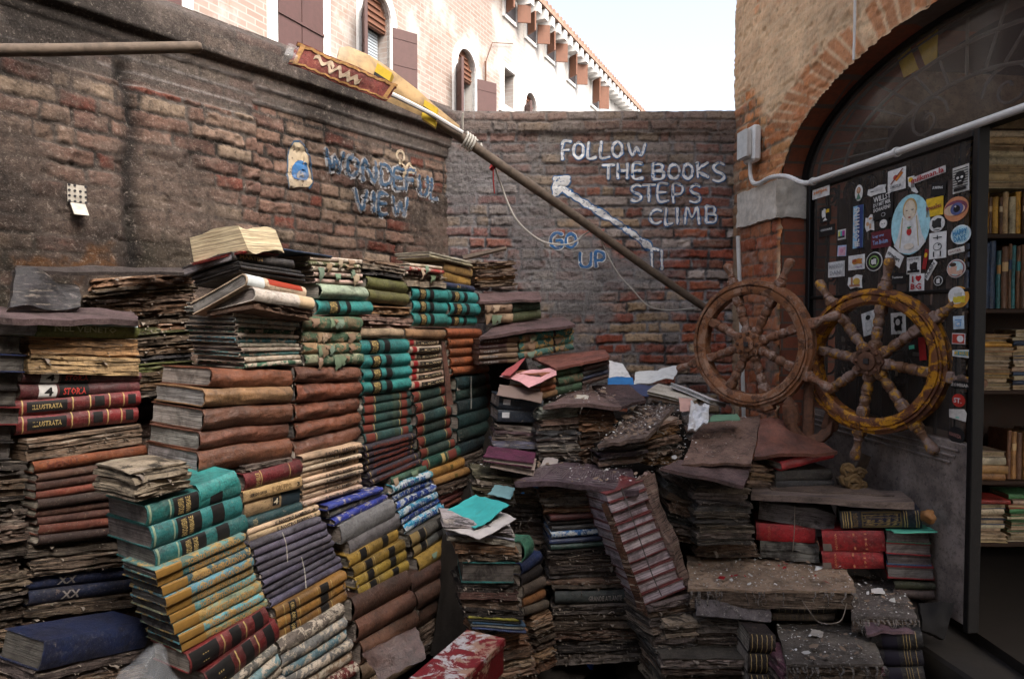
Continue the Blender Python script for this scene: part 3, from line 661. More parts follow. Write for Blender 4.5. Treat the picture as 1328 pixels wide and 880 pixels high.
paint_word(back_wall, 'back', [('G', 219, 262, 534, 592, 0), ('O', 276, 316, 536, 590, 0), ('U', 330, 376, 610, 664, 0), ('P', 390, 424, 608, 664, 0)], K3, M['pw'], M['pb'], .026, .018, 'blue and white painted words GO UP')
paint_word(left_wall, 'left', [('W', 220, 275, 500, 570, 14), ('O', 290, 325, 520, 588, 4), ('N', 342, 385, 535, 605, 8), ('D', 402, 436, 550, 618, 6), ('E', 447, 480, 565, 628, 6), ('F', 488, 520, 572, 638, 4), ('U', 532, 560, 590, 652, 4), ('L', 570, 592, 600, 664, 6)], K2, M['pw2'], M['pb2'], .040, .020, 'blue painted word WONDEFUL')
paint_word(left_wall, 'left', [('V', 317, 355, 635, 700, 6), ('I', 372, 382, 645, 708, 2), ('E', 396, 425, 650, 716, 4), ('W', 442, 492, 660, 718, 6)], K2, M['pw2'], M['pb2'], .040, .020, 'blue painted word VIEW')
# little stick drawing above WONDEFUL
mb = MB()
for P in ([(470, 545), (458, 525), (462, 508), (475, 506), (483, 520), (476, 540), (466, 548)], [(474, 545), (482, 570), (480, 592)], [(480, 566), (500, 548), (508, 562), (520, 572)], [(478, 580), (520, 575)]):
    ribbon(mb, 'left', [on_wall('left', 340+x/2.5875, y/2.5875) for x, y in smooth_line(P)], .014, .004)
wpart(mb, 'painted_doodle', M['pc'], left_wall)
def filled(mb, wall, poly, lift):            # star-shaped polygon painted as a fan of small cells
    P = [Vector(on_wall(wall, x, y)) for x, y in poly]; c = sum(P, Vector((0, 0)))/len(P); P = [Vector(p) for p in smooth_line([tuple(p) for p in P+[P[0]]], 6)]; k = len(mb.V); Rn = 10; m = len(P)
    for i in range(Rn+1):
        for p in P: q = c+(p-c)*(i/Rn); mb.V.append(wpt(wall, q.x, q.y, lift))
    for i in range(Rn):
        for j in range(m-1): mb.F.append((k+i*m+j, k+i*m+j+1, k+(i+1)*m+j+1, k+(i+1)*m+j))
c2 = lambda L: [(340+x/2.5875, y/2.5875) for x, y in L]
mb = MB(); filled(mb, 'left', c2([(105, 480), (125, 478), (150, 505), (158, 550), (170, 600), (160, 625), (125, 626), (95, 628), (92, 580), (94, 520)]), .0035); o = wpart(mb, 'painted_hut', M['pc'], left_wall); o['label'] = 'cream painted hut shape'
mb = MB(); filled(mb, 'left', c2([(108, 598), (104, 565), (118, 542), (135, 537), (152, 550), (158, 572), (157, 600), (130, 603)]), .006); o = wpart(mb, 'painted_doorway', M['pb'], left_wall)
mb = MB(); filled(mb, 'left', c2([(122, 600), (121, 582), (131, 572), (142, 582), (142, 602)]), .009); wpart(mb, 'painted_opening', M['pw2'], left_wall)
mb = MB(); ribbon(mb, 'left', [on_wall('left', x, y) for x, y in c2([(95, 632), (88, 600), (92, 540), (96, 495), (108, 474), (130, 474), (155, 500), (168, 560), (174, 610), (160, 632)])], .008, .004); wpart(mb, 'painted_outline', M['pb2'], left_wall)
# arrow
c3 = lambda L: [on_wall('back', 640+x/2.933, 120+y/2.933) for x, y in L]
A = MB(); B = MB()
for mbb, w, lf_ in ((A, .050, .002), (B, .034, .0045)):
    ribbon(mbb, 'back', smooth_line(c3([(262, 362), (330, 408), (430, 470), (520, 530), (596, 588)]), 8), w, lf_)
    ribbon(mbb, 'back', c3([(232, 326), (288, 322)]), w*.8, lf_); ribbon(mbb, 'back', c3([(234, 328), (234, 388)]), w*.8, lf_)
    ribbon(mbb, 'back', c3([(240, 384), (284, 328)]), w*.9, lf_); ribbon(mbb, 'back', c3([(242, 345), (258, 340)]), w, lf_)
    ribbon(mbb, 'back', c3([(602, 590), (604, 668)]), w*.45, lf_); ribbon(mbb, 'back', c3([(606, 592), (640, 602), (642, 672)]), w*.45, lf_)
o = wpart(A, 'painted_outline', M['pb'], back_wall); o = wpart(B, 'painted_arrow', M['pw'], back_wall); o['label'] = 'white painted arrow pointing up to the left'
# ---------------------------------------------------------------- arched fanlight
LW = -.115                                     # plane depth behind the house face
mb = MB(); n = 40; poly = [(AC-AA*math.cos(math.pi*i/n), AZ+AB*math.sin(math.pi*i/n)) for i in range(n+1)]
mb.add([HP(a, b, LW-.01) for a, b in poly], [tuple(range(n+1))]); lun = empty('arched_fanlight', HP(AC, AZ, LW))
tagp(lun, 'dusty arched window with an iron fan grille above the shop door', 'window')
wpart(mb, 'glass_pane', M['glass'], lun, smooth=False)
M['palebar'] = plain('dusty_grille', (.16, .14, .125), .7, .2, .2)
mb = MB()
def hl(P, r, w): mb.tube([HP(a, b, w) for a, b in P], r, 6)
for rr in (.94, .72, .44):
    hl([(AC-AA*rr*math.cos(math.pi*i/30), AZ+AB*rr*math.sin(math.pi*i/30)) for i in range(31)], .008, LW-.05)
for i in range(1, 16):
    a = math.pi*i/16; hl([(AC-AA*r_*math.cos(a), AZ+.01+AB*r_*math.sin(a)) for r_ in (.44, .95)], .006, LW-.055)
for cxx, s in ((AC-.2, 1), (AC+.2, -1)):
    hl([(cxx+s*(.12-.006*i)*math.cos(i*.5), AZ+.1+(.10-.005*i)*math.sin(i*.5)) for i in range(19)], .006, LW-.05)
hl([(AC-AA, AZ+.01), (AC+AA, AZ+.01)], .014, LW-.04)
wpart(mb, 'iron_grille', M['palebar'], lun)
mb = MB()
for i in range(n):
    pass
V = []; F = []
for i in range(n+1):
    a = math.pi*i/n
    for r_, w in ((1.0, LW+.004), (.955, LW+.004), (.955, LW-.03), (1.0, LW-.03)): V.append(HP(AC-AA*r_*math.cos(a), AZ+AB*r_*math.sin(a), w))
for i in range(n):
    for j in range(4): F.append((4*i+j, 4*i+(j+1) % 4, 4*i+4+(j+1) % 4, 4*i+4+j))
mb.add(V, F); wpart(mb, 'frame', M['black_iron'], lun)
# ---------------------------------------------------------------- beam, door leaf
mb = MB(); hbox(mb, AC-AA+.01, AC+AA-.01, 2.189, 2.215, -.20, -.118, .004); o = wpart(mb, 'door_beam', M['black_iron'], house)
DU0 = .62; DW = 1.13; DZ0, DZ1 = .335, 2.185
def DPt(u, v, w=0): return HP(DU0+u, v, -.125+w)
DPL = HP(0, 0, -.125+.012)
def duv(px, py): p = UPL(px, py, DPL, Vector(RN)); return (p-Vector(R0)).dot(Vector(RD))-DU0, p.z
door = empty('shop_door', DPt(DW/2, DZ0)); tagp(door, 'dark metal and glass shop door covered in stickers behind the ship wheels', 'door')
def dbox(mb, u0, u1, v0, v1, w0, w1, bv=.003): mb.bbox(DPt((u0+u1)/2, (v0+v1)/2, (w0+w1)/2), (u1-u0, v1-v0, w1-w0), bv, T3)
SPL = 1.03                                      # top of the steel panel
mb = MB(); dbox(mb, 0, .035, DZ0, DZ1, -.03, .014); dbox(mb, DW-.026, DW, DZ0, DZ1, -.035, .012); dbox(mb, .036, DW-.027, DZ1-.03, DZ1, -.03, .012)
dbox(mb, .036, DW-.027, 1.60-.008, 1.60+.008, -.02, .006); dbox(mb, DW-.10, DW-.094, SPL+.05, DZ1-.03, -.02, .004)
wpart(mb, 'frame', M['black_iron'], door)
mb = MB(); dbox(mb, .036, DW-.027, DZ0+.02, SPL, -.03, .008, .004)
for i, z in enumerate((SPL-.03, SPL-.055, SPL-.08)): dbox(mb, .056, DW-.06-.02*i, z-.005, z+.004, .008, .016, .002)
wpart(mb, 'steel_panel', M['steel'], door, color=(.25, .20, .175))
mb = MB(); mb.add([DPt(.056, SPL, .0), DPt(DW-.051, SPL, .0), DPt(DW-.051, DZ1-.03, .0), DPt(.056, DZ1-.03, .0)], [(0, 1, 2, 3)]); wpart(mb, 'glass_pane', M['glass'], door, smooth=False)
mb = MB()
for i in range(12): u_ = .11+i*.085; mb.tube([DPt(u_, SPL, -.045), DPt(u_, DZ1-.03, -.045)], .007, 6)
for z0 in (1.62, DZ1-.17):
    for i in range(7):
        cu = .13+i*.15
        for s in (1, -1):
            mb.tube([DPt(cu+s*(.004+.0028*k)*math.cos(k*.55), z0+.09*(1 if s > 0 else 1)+(.004+.0028*k)*math.sin(k*.55), -.05) for k in range(20)], .005, 5)
for z in (1.28, 1.46):
    for i in range(6):
        cu = .12+i*.18; mb.tube([DPt(cu+.07*math.cos(k*.33), z+.07*math.sin(k*.33), -.05) for k in range(20)], .006, 5)
wpart(mb, 'iron_scrollwork', M['black_iron'], door)
M['perf'] = plain('perforated_screen', (.24, .15, .13), .8, 0, .25, .2, 80, .3)
mb = MB()
for u0, u1 in ((.44, .50), (.56, .66), (.70, .78), (.86, .93)): dbox(mb, u0, u1, 1.55, 2.05, -.10, -.09)
wpart(mb, 'perforated_strip', M['perf'], door)
mb = MB(); rs = random.Random(8)
for i in range(26):
    u0 = .12+rs.random()*.9; v0 = 1.1+rs.random()*.8; dbox(mb, u0, u0+.04+rs.random()*.05, v0, v0+.015+rs.random()*.03, -.12, -.11)
M['behind'] = plain('posters_behind_glass', (.30, .25, .2), .8); wpart(mb, 'pinned_cards', M['behind'], door)
mb = MB(); dbox(mb, .02, DW-.26, SPL, DZ1-.07, -.16, -.15); wpart(mb, 'interior_dark_sheet', M['shop'], door)  # near-black sheet added behind the glass in place of the unlit shop
# stickers
def D2(u, v, lift): return DPt(u, v, .0125+lift) if v > SPL else DPt(u, v, .0125+lift)
def sticker(cx, cy, w, h, col, shape='rect', rot=0, texts=(), shapes=(), label='', edge=None):
    u0, v0 = duv(cx, cy); ul, _ = duv(cx-w/2, cy); ur, _ = duv(cx+w/2, cy); _, vt = duv(cx, cy-h/2); _, vb = duv(cx, cy+h/2)
    W_ = (ur-ul); H_ = vt-vb; u0 = (ul+ur)/2; a = R(rot)
    def T(x, y, lift):      # x, y in -0.5..0.5
        X = x*W_; Y = y*H_; return DPt(u0+X*math.cos(a)-Y*math.sin(a), (vt+vb)/2+X*math.sin(a)+Y*math.cos(a), .004+lift)
    def poly(kind):
        if kind == 'rect': return [(-.5, -.5), (.5, -.5), (.5, .5), (-.5, .5)]
        if kind == 'oval': return [(.5*math.cos(2*math.pi*i/28), .5*math.sin(2*math.pi*i/28)) for i in range(28)]
        return kind
    def flat(P, l0): k = len(P); mb = MB(); mb.add([T(x, y, l0) for x, y in P]+[T(x, y, l0-.0012) for x, y in P], [tuple(range(k))]+[(i, i+k, (i+1) % k+k, (i+1) % k) for i in range(k)]); return mb
    st = wpart(flat(poly(shape), .0012), 'sticker', M['object'], door, color=col, smooth=False)
    if label: st['label'] = label
    n = 0
    if edge: P = poly(shape); wpart(flat([(x*.86, y*.86) for x, y in P], .0018), 'printed_field', M['object'], st, color=edge, smooth=False)
    for kind, x, y, sw, sh, c in shapes:
        n += 1; P = [(x+p[0]*sw, y+p[1]*sh) for p in poly(kind)]; wpart(flat(P, .0024+.0003*n), 'printed_shape', M['object'], st, color=c, smooth=False)
    for t, x, y, tw, th, c, tr in texts:
        V2, F2, _ = text2d(t); b = R(tr); mb = MB()
        mb.add([T(x+(p[0]*tw*math.cos(b)-p[1]*th*math.sin(b)), y+(p[0]*tw*math.sin(b)+p[1]*th*math.cos(b)), .0052) for p in V2], F2); wpart(mb, 'lettering', M['object'], st, color=c, smooth=False)
    return st
WH = (.74, .73, .71); BK = (.012, .012, .013); RED = (.45, .02, .025); LB = (.40, .72, .80); OR = (.70, .22, .03); YE = (.78, .50, .03)
tri = [(-.5, -.5), (.5, -.5), (0, .5)]; blob = [(-.5, -.2), (-.3, -.5), (.1, -.4), (.5, -.5), (.45, 0), (.5, .4), (.1, .5), (-.2, .3), (-.45, .35)]
drop = [(0, -.5), (.3, -.25), (.5, .15), (.35, .5), (0, .4), (-.35, .5), (-.5, .15), (-.3, -.25)]
sticker(1063, 249, 22, 14, WH, rot=0, texts=[('serpic', 0, .05, .8, .5, OR, 3)], label='white sticker with orange brush lettering')
sticker(1069, 278, 14, 20, BK, shapes=[(blob, -.15, .1, .35, .6, WH), (blob, .2, .2, .3, .25, YE), (tri, 0, -.3, .4, .2, WH)], label='black sticker with white figure and yellow splash')
sticker(1071, 299, 20, 14, BK, texts=[('CRIVARE', 0, .1, .75, .2, WH, 0), ('NO WORDS HERE', 0, -.15, .6, .08, WH, 0)][:1], label='small black card sticker with white capitals')
sticker(1090, 304, 10, 13, WH, shapes=[('rect', -.3, .1, .2, .5, (.6, .6, .1)), ('rect', -.05, .1, .2, .5, (.1, .5, .5)), ('rect', .25, .1, .3, .5, (.45, .05, .3)), ('rect', 0, -.25, .8, .2, BK)], label='test card sticker with colour bars')
sticker(1112, 250, 10, 21, (.75, .74, .72), shape='oval', shapes=[('oval', 0, .15, .5, .4, (.45, .22, .1)), ('oval', 0, .18, .3, .25, (.6, .38, .25)), (tri, 0, -.2, .6, .4, (.1, .22, .15))], label='oval portrait sticker of a long haired woman')
sticker(1135, 247, 24, 12, WH, shape=blob, shapes=[('rect', 0, 0, .6, .12, (.15, .15, .15)), (blob, .1, .1, .5, .4, (.55, .54, .53))], label='white cut-out sticker with grey drawing')
sticker(1143, 267, 26, 34, BK, rot=0, texts=[('WILLST', 0, .32, .85, .22, WH, 4), ('DU MIT MIR', 0, .1, .85, .15, WH, 4), ('SCHAFEN?', 0, -.09, .85, .15, WH, 4)], shapes=[('oval', .05, -.33, .2, .16, (.5, .5, .5)), ('oval', .05, -.33, .15, .12, BK)], label='black sticker reading WILLST DU MIT MIR')
sticker(1111, 294, 13, 55, (.30, .55, .75), shapes=[('rect', .22, 0, .55, 1.0, (.04, .07, .22))], texts=[('#LOSTMTNS', 0, 0, .98, .66, WH, 90)][:0], label='tall blue banner sticker reading LOSTMTNS')
sticker(1126, 289, 12, 22, WH, shape=blob, shapes=[('oval', .1, .25, .35, .12, (.6, .3, .15)), ('oval', -.2, -.05, .3, .25, (.6, .32, .15)), ('rect', .1, -.2, .2, .3, (.65, .4, .25))], label='small white cut-out sticker of a crouching figure')
sticker(1144, 290, 12, 15, BK, shapes=[('oval', 0, 0, .8, .75, WH), ('oval', -.12, 0, .1, .1, BK), ('oval', .12, 0, .1, .1, BK)], label='black sticker with a plain white disc')
sticker(1141, 310, 26, 22, (.13, .02, .03), texts=[('Leg uns', -.1, .2, .55, .2, (.3, .45, .75), 4), ('Ton Bolum', 0, -.15, .75, .28, (.3, .45, .75), 4)], label='maroon sticker with blue handwriting')
sticker(1179, 291, 50, 78, LB, shape='oval', edge=None, shapes=[(drop[:0] or [(-.5, -.42), (-.38, -.2), (-.2, .5), (0, .62), (.2, .5), (.38, -.2), (.5, -.42), (.3, -.62), (0, -.68), (-.3, -.62)], 0, -.06, .82, .62, (.70, .70, .69)), ('oval', 0, .26, .36, .36, (.55, .36, .14)), ('oval', 0, .235, .30, .34, (.72, .62, .48)), ('rect', -.075, .24, .05, .012, BK), ('rect', .075, .24, .05, .012, BK), ('oval', 0, .12, .06, .022, (.45, .03, .03)), ([(-.5, -.5), (-.35, -.5), (.15, .5), (0, .5)], -.19, -.12, .12, .5, (.6, .48, .26)), ([(.5, -.5), (.35, -.5), (-.15, .5), (0, .5)], .19, -.12, .12, .5, (.6, .48, .26)), ('oval', 0, -.12, .12, .12, (.45, .03, .03)), (tri, 0, -.06, .12, -.05, (.05, .25, .1)), ('oval', 0, -.36, .26, .1, (.74, .66, .56))], label='large oval sticker of a veiled woman with a strawberry')
sticker(1161, 233, 23, 28, WH, shapes=[('oval', -.05, .12, .25, .22, (.45, .05, .04)), ([(-.5, -.3), (.3, .5), (.5, .3), (-.3, -.5)], .15, .12, .45, .4, OR), ([(-.5, -.45), (.45, .5), (.5, .45), (-.45, -.5)], .02, .14, .7, .62, (.2, .03, .02))], texts=[('SMISLA', 0, -.3, .65, .15, (.2, .2, .2), 0)], label='white sticker with a heart mark reading SMISLA')
sticker(1202, 227, 44, 9, WH, rot=4, texts=[('milkman.la', 0, 0, .95, .8, RED, 0)], label='white strip sticker reading milkman.la')
sticker(1182, 240, 14, 24, WH, shape=[(-.5, .5), (-.4, 0), (-.2, -.1), (-.1, -.3), (.35, -.5), (.5, -.45), (.15, -.1), (.1, .5)], shapes=[('oval', -.2, .32, .4, .25, YE), (blob, 0, 0, .3, .3, (.2, .2, .2))], label='white cut-out sticker with a yellow flower head')
sticker(1215, 245, 19, 18, BK, rot=-8, texts=[('SURFING', 0, .1, .7, .2, WH, 0), ('MAYBE ONE', 0, -.15, .6, .1, WH, 0)][:1], label='tilted black sticker with white capitals')
sticker(1210, 268, 22, 24, YE, rot=0, texts=[('brucalles', 0, 0, .85, .25, (.25, .02, .05), 6)], label='square yellow sticker with dark slanted lettering')
sticker(1244, 232, 21, 34, (.70, .68, .63), rot=2, shapes=[('rect', 0, .38-.095*i, .9, .03, BK) for i in range(8)]+[('oval', 0, .1, .62, .42, BK), ('rect', 0, -.12, .3, .2, BK), ('oval', -.13, .06, .16, .1, WH), ('oval', .13, .06, .16, .1, WH), ('rect', 0, -.08, .2, .03, WH), ('rect', 0, -.38, .75, .12, BK)], label='striped sticker with a black skull')
sticker(1238, 271, 32, 32, (.60, .25, .12), shape='oval', shapes=[('oval', 0, .05, .9, .6, (.22, .06, .10)), ('oval', -.05, -.02, .85, .46, (.62, .45, .33)), ('oval', .05, 0, .52, .5, (.10, .12, .28)), ('oval', .05, 0, .27, .28, (.01, .01, .015)), ('oval', 0, .1, .07, .07, WH)], label='round sticker with a realistic open eye')
sticker(1213, 290, 20, 21, WH, shape='oval', shapes=[(blob, 0, .03, .6, .62, (.03, .03, .03)), ('rect', 0, -.38, .4, .04, BK)], label='round white sticker with a black round figure')
sticker(1244, 304, 26, 25, (.70, .78, .80), shape='oval', edge=(.45, .70, .78), texts=[('HAPPY', 0, .13, .72, .3, (.03, .25, .5), 5), ('DAYS', 0, -.2, .6, .3, (.03, .25, .5), 5)], label='round pale blue sticker reading HAPPY DAYS')
sticker(1214, 318, 22, 34, WH, shapes=[('oval', 0, -.05, .5, .3, (.1, .1, .1)), ('oval', 0, -.05, .42, .24, WH), ('rect', 0, .3, .5, .03, BK), ('rect', 0, .3, .04, .16, BK), ('rect', -.2, -.33, .05, .2, BK), ('rect', .2, -.33, .05, .2, BK), ('oval', .1, .02, .1, .06, BK)], label='white sticker with a thin line drawing')
sticker(1238, 325, 21, 7, (.72, .68, .62), rot=6, texts=[('EASTER', 0, 0, .7, .4, (.3, .15, .12), 0)], label='narrow cream strip sticker')
sticker(1090, 325, 11, 14, (.48, .58, .80), rot=-3, shapes=[('rect', .05, -.05, .8, .8, (.72, .42, .50)), ('oval', 0, 0, .4, .4, (.6, .25, .35))], label='small pink and blue sticker')
sticker(1083, 349, 21, 20, WH, texts=[('MANCU', 0, .2, .8, .28, (.35, .35, .36), 2), ('DANI', 0, -.22, .7, .28, (.35, .35, .36), 2)], label='white sticker with thin letters MANCU DANI')
sticker(1109, 340, 21, 19, WH, shapes=[(blob, .05, .05, .62, .4, (.50, .20, .04)), (blob, -.1, .12, .25, .25, (.35, .08, .03))], texts=[('I NOTE', .2, -.34, .4, .13, (.15, .03, .2), 0)], label='white sticker with an orange animal')
sticker(1132, 339, 21, 25, WH, shape='oval', shapes=[('oval', 0, 0, .9, .9, BK), ('oval', 0, 0, .62, .62, (.25, .42, .12)), ('oval', 0, 0, .48, .48, BK), (blob, 0, 0, .32, .32, WH)], label='round black and green badge sticker')
sticker(1158, 333, 22, 16, WH, rot=-30, texts=[('streetart', 0, .05, .8, .3, BK, 0)], label='tilted white sticker with black scribbled word')
sticker(1107, 365, 19, 18, WH, shape=blob, shapes=[('oval', .12, 0, .45, .5, (.62, .40, .08)), ('rect', -.2, 0, .12, .6, (.4, .18, .08)), ('rect', 0, -.28, .7, .15, (.4, .18, .1))], label='white cut-out sticker of a seated orange figure')
sticker(1183, 344, 18, 22, WH, texts=[('NAHIM', 0, .38, .8, .14, (.2, .2, .2), 0)], shapes=[(blob, 0, -.05, .55, .5, BK), ('rect', 0, -.35, .85, .14, BK)], label='white sticker with a black horse rider')
sticker(1163, 361, 20, 14, BK, rot=-2, texts=[('Tourismus', 0, .12, .7, .22, WH, 4), ('adventure', 0, -.12, .6, .18, WH, 4)][:1], label='black sticker with slanted white script')
sticker(1187, 366, 19, 22, WH, texts=[('I', -.22, .2, .1, .36, RED, 0), ('BG', 0, -.24, .72, .36, RED, 0)], shapes=[(drop, .12, .22, .4, .36, RED)], label='white sticker reading I heart BG in red')
sticker(1205, 350, 20, 8, WH, rot=52, texts=[('BRAIN', 0, 0, .85, .62, (.08, .08, .08), 0)], label='steep white strip sticker reading BRAIN')
sticker(1198, 336, 5, 26, (.30, .02, .02), rot=-12, shapes=[('oval', 0, .2, .7, .25, YE)], label='thin red strip sticker')
sticker(1215, 364, 13, 14, BK, shape='oval', shapes=[('oval', 0, 0, .88, .88, WH), ('oval', 0, 0, .78, .78, BK), (blob, 0, 0, .35, .5, WH)], label='small round black sticker with white figure')
sticker(1238, 348, 24, 24, (.72, .68, .66), shape='oval', shapes=[('oval', 0, 0, .9, .9, (.30, .08, .07)), ('oval', 0, 0, .8, .8, (.50, .68, .70)), (blob, -.18, -.08, .5, .5, (.62, .38, .28)), ('oval', -.15, .22, .35, .22, (.05, .03, .02)), (blob, .22, -.22, .3, .3, (.62, .40, .30))], label='round sticker with a cartoon woman on blue')
sticker(1241, 385, 27, 28, (.72, .34, .05), shape='oval', shapes=[('oval', -.08, .08, .8, .8, (.72, .72, .70)), (blob, .05, -.1, .6, .35, (.70, .55, .05)), (blob, 0, .12, .4, .2, (.5, .5, .45))], label='round orange rimmed sticker with a yellow splash')
sticker(1241, 418, 14, 17, (.55, .68, .78), rot=3, shapes=[('rect', 0, .2, .6, .08, (.1, .25, .5)), (blob, 0, -.1, .5, .4, (.2, .4, .65)), (blob, 0, -.1, .3, .2, WH)], label='pale blue sticker with a blue sketch')
sticker(1241, 439, 17, 14, WH, shapes=[('rect', 0, 0, .9, .85, (.45, .05, .03)), ('oval', .15, 0, .5, .62, WH)], label='red sticker with a white disc')
sticker(1246, 458, 26, 11, WH, shape=[(-.5, -.4), (.3, -.5), (.5, .1), (.4, .5), (-.5, .3)], shapes=[('rect', 0, .02, .75, .55, (.05, .35, .5))], texts=[('MY HOUSE', 0, .02, .7, .5, YE, 0)], label='cut-out sticker reading MY HOUSE')
sticker(1244, 499, 26, 9, BK, texts=[('ZOMBIAN', 0, 0, .9, .5, (.5, .45, .4), 0)], label='worn dark strip sticker under the wheel handle')
sticker(1241, 519, 17, 17, (.48, .03, .02), shape='oval', texts=[('ST.', 0, 0, .62, .4, WH, 0)], label='round red sticker reading ST.')
sticker(1240, 537, 23, 16, (.68, .62, .56), shape=[(-.5, .3), (.35, .5), (.5, .2), (.45, -.5), (-.48, -.35)], shapes=[(blob, 0, -.25, .2, .15, (.25, .55, .45))], label='torn blank cream sticker')
sticker(1238, 564, 22, 22, BK, shape='oval', texts=[('NAIVZA', 0, 0, .7, .22, (.3, .14, .12), -8)], label='round black sticker with dim lettering')
sticker(1125, 419, 17, 30, WH, rot=12, shapes=[('oval', 0, .25, .35, .22, BK), (blob, 0, -.1, .5, .5, (.5, .5, .5)), (blob, 0, -.1, .42, .42, WH)], label='white card sticker with a line portrait behind wheel')
sticker(1163, 419, 19, 28, WH, rot=4, shapes=[(blob, 0, .15, .6, .4, BK), (blob, 0, -.15, .5, .45, BK), ('oval', 0, .05, .3, .3, WH)], label='white sticker with a dark ink figure behind wheel')
sticker(1194, 452, 9, 30, (.38, .02, .02), rot=8, label='plain red strip sticker behind the wheel')
sticker(1180, 450, 7, 5, (.15, .7, .45), rot=8, label='tiny green sticker behind the wheel')
# banner lettering runs up the tall sticker
u0_, v0_ = duv(1111, 294); V2, F2, _ = text2d('#LOSTMTNS'); ul_, _ = duv(1105.5, 294); ur_, _ = duv(1116.5, 294); _, vt_ = duv(1111, 269); _, vb_ = duv(1111, 320)
mb = MB(); mb.add([DPt((ul_+ur_)/2-p[1]*(ur_-ul_)*.8, (vt_+vb_)/2+p[0]*(vt_-vb_), .012) for p in V2], F2)
ban = [o for o in door.children if o.get('label', '').startswith('tall blue banner')][0]; wpart(mb, 'lettering', M['object'], ban, color=WH, smooth=False)
# small sticker on the fanlight
# ---------------------------------------------------------------- conduit, lamp, pipes, cables
mb = MB(); P = [U(1045, 238, 3.36)]
pA = UPL(1050, 237, HP(0, 0, .05), Vector(RN)); pB = UPL(1332, 138, HP(0, 0, .05), Vector(RN)); pC = pA+(pB-pA)*1.6
mb.tube([pA+(pC-pA)*i/8 for i in range(9)], .0135, 10)
for f in (.02, .40, .8): q = pA+(pC-pA)*f*.8; mb.tube([q+(pC-pA)*-.004, q+(pC-pA)*.004], .019, 10)
cond = mb.obj('conduit_pipe', M['whitepaint']); tagp(cond, 'white electrical conduit running up across the arch from the stone capital', 'pipe')
def hpx(px, py, w=.05): return UPL(px, py, HP(0, 0, w), Vector(RN))
lampw = .05
lc = hpx(971, 188, .06); lamp = empty('bulkhead_lamp', lc); tagp(lamp, 'small rectangular wall lamp with ribbed glass beside the arch', 'lamp')
mb = MB(); mb.bbox(lc+Vector(RN)*-.02, (.13, .20, .05), .012, T3); wpart(mb, 'base', M['whitepaint'], lamp)
M['ribglass'] = plain('ribbed_glass', (.55, .55, .53), .12, 0, .15, .1, 30, .15)
mb = MB()
for i in range(8): mb.tube([lc+Vector(RN)*.035+Vector(RD)*(-.048+i*.0137)+Vector((0, 0, -.075)), lc+Vector(RN)*.035+Vector(RD)*(-.048+i*.0137)+Vector((0, 0, .075))], .011, 8)
mb.bbox(lc+Vector(RN)*.02, (.11, .16, .04), .012, T3); wpart(mb, 'glass_cover', M['ribglass'], lamp)
mb = MB(); pts = [hpx(973, 211, .045), hpx(973, 225, .045), hpx(976, 236, .05), hpx(984, 238, .055), hpx(1000, 230, .062), hpx(1020, 229, .062), hpx(1040, 237, .055), pA]
pts = [Vector(p) for p in smooth_line([tuple(p) for p in pts], 12)]
mb.tube(pts, [.011+(.0025 if i % 2 else 0)*(i > 24) for i in range(len(pts))], 8); wpart(mb, 'supply_conduit', M['whitepaint'], lamp)
mb = MB(); mb.tube([hpx(1109, -20, .02), hpx(1108.5, 30, .02), hpx(1107, 78, .03)], .006, 6); o = mb.obj('hanging_cable', M['whitepaint']); tagp(o, 'thin white cable end dangling over the brick arch', 'cable')
mb = MB(); a, b = U(957, 306, 3.75), U(966, 600, 3.72); mb.tube([a, (a+b)/2+Vector((.004, 0, 0)), b], .011, 8); o = mb.obj('standing_pipe', M['whitepaint']); tagp(o, 'thin white pipe standing upright behind the left ship wheel', 'pipe')
mb = MB()
def ypatch(poly, lift=-.16): mb.add([UPL(x, y, HP(0, 0, lift), Vector(RN)) for x, y in poly]+[UPL(x, y, HP(0, 0, lift), Vector(RN))-Vector(RN)*.002 for x, y in poly], [(0, 1, 2, 3), (7, 6, 5, 4), (0, 4, 5, 1), (1, 5, 6, 2), (2, 6, 7, 3), (3, 7, 4, 0)])
ypatch([(1164, 76), (1180, 62), (1191, 90), (1172, 101)]); ypatch([(1189, 58), (1216, 38), (1215, 76), (1200, 86)])
M['yellow'] = plain('yellow_sheet', (.75, .48, .03), .6, 0, .2); wpart(mb, 'yellow_card', M['yellow'], lun, smooth=False)
# inside of the shop: dark shell, threshold
shell = MB(); 
for c, d in (((2.95, 2.3, 2.95), (2.6, 4.2, .04)), ((2.95, 4.36, 1.5), (2.6, .04, 3)), ((4.2, 2.3, 1.5), (.04, 4.2, 3)), ((2.95, 2.3, .26), (2.3, 4.2, .04))): shell.box(c, d)
o = wpart(shell, 'inner_room', M['shop'], house, smooth=False)
mb = MB(); hbox(mb, AC-AA+.005, AC+AA-.005, 0, .24, -.34, -.02, .012); wpart(mb, 'threshold', M['darkstone'], house)
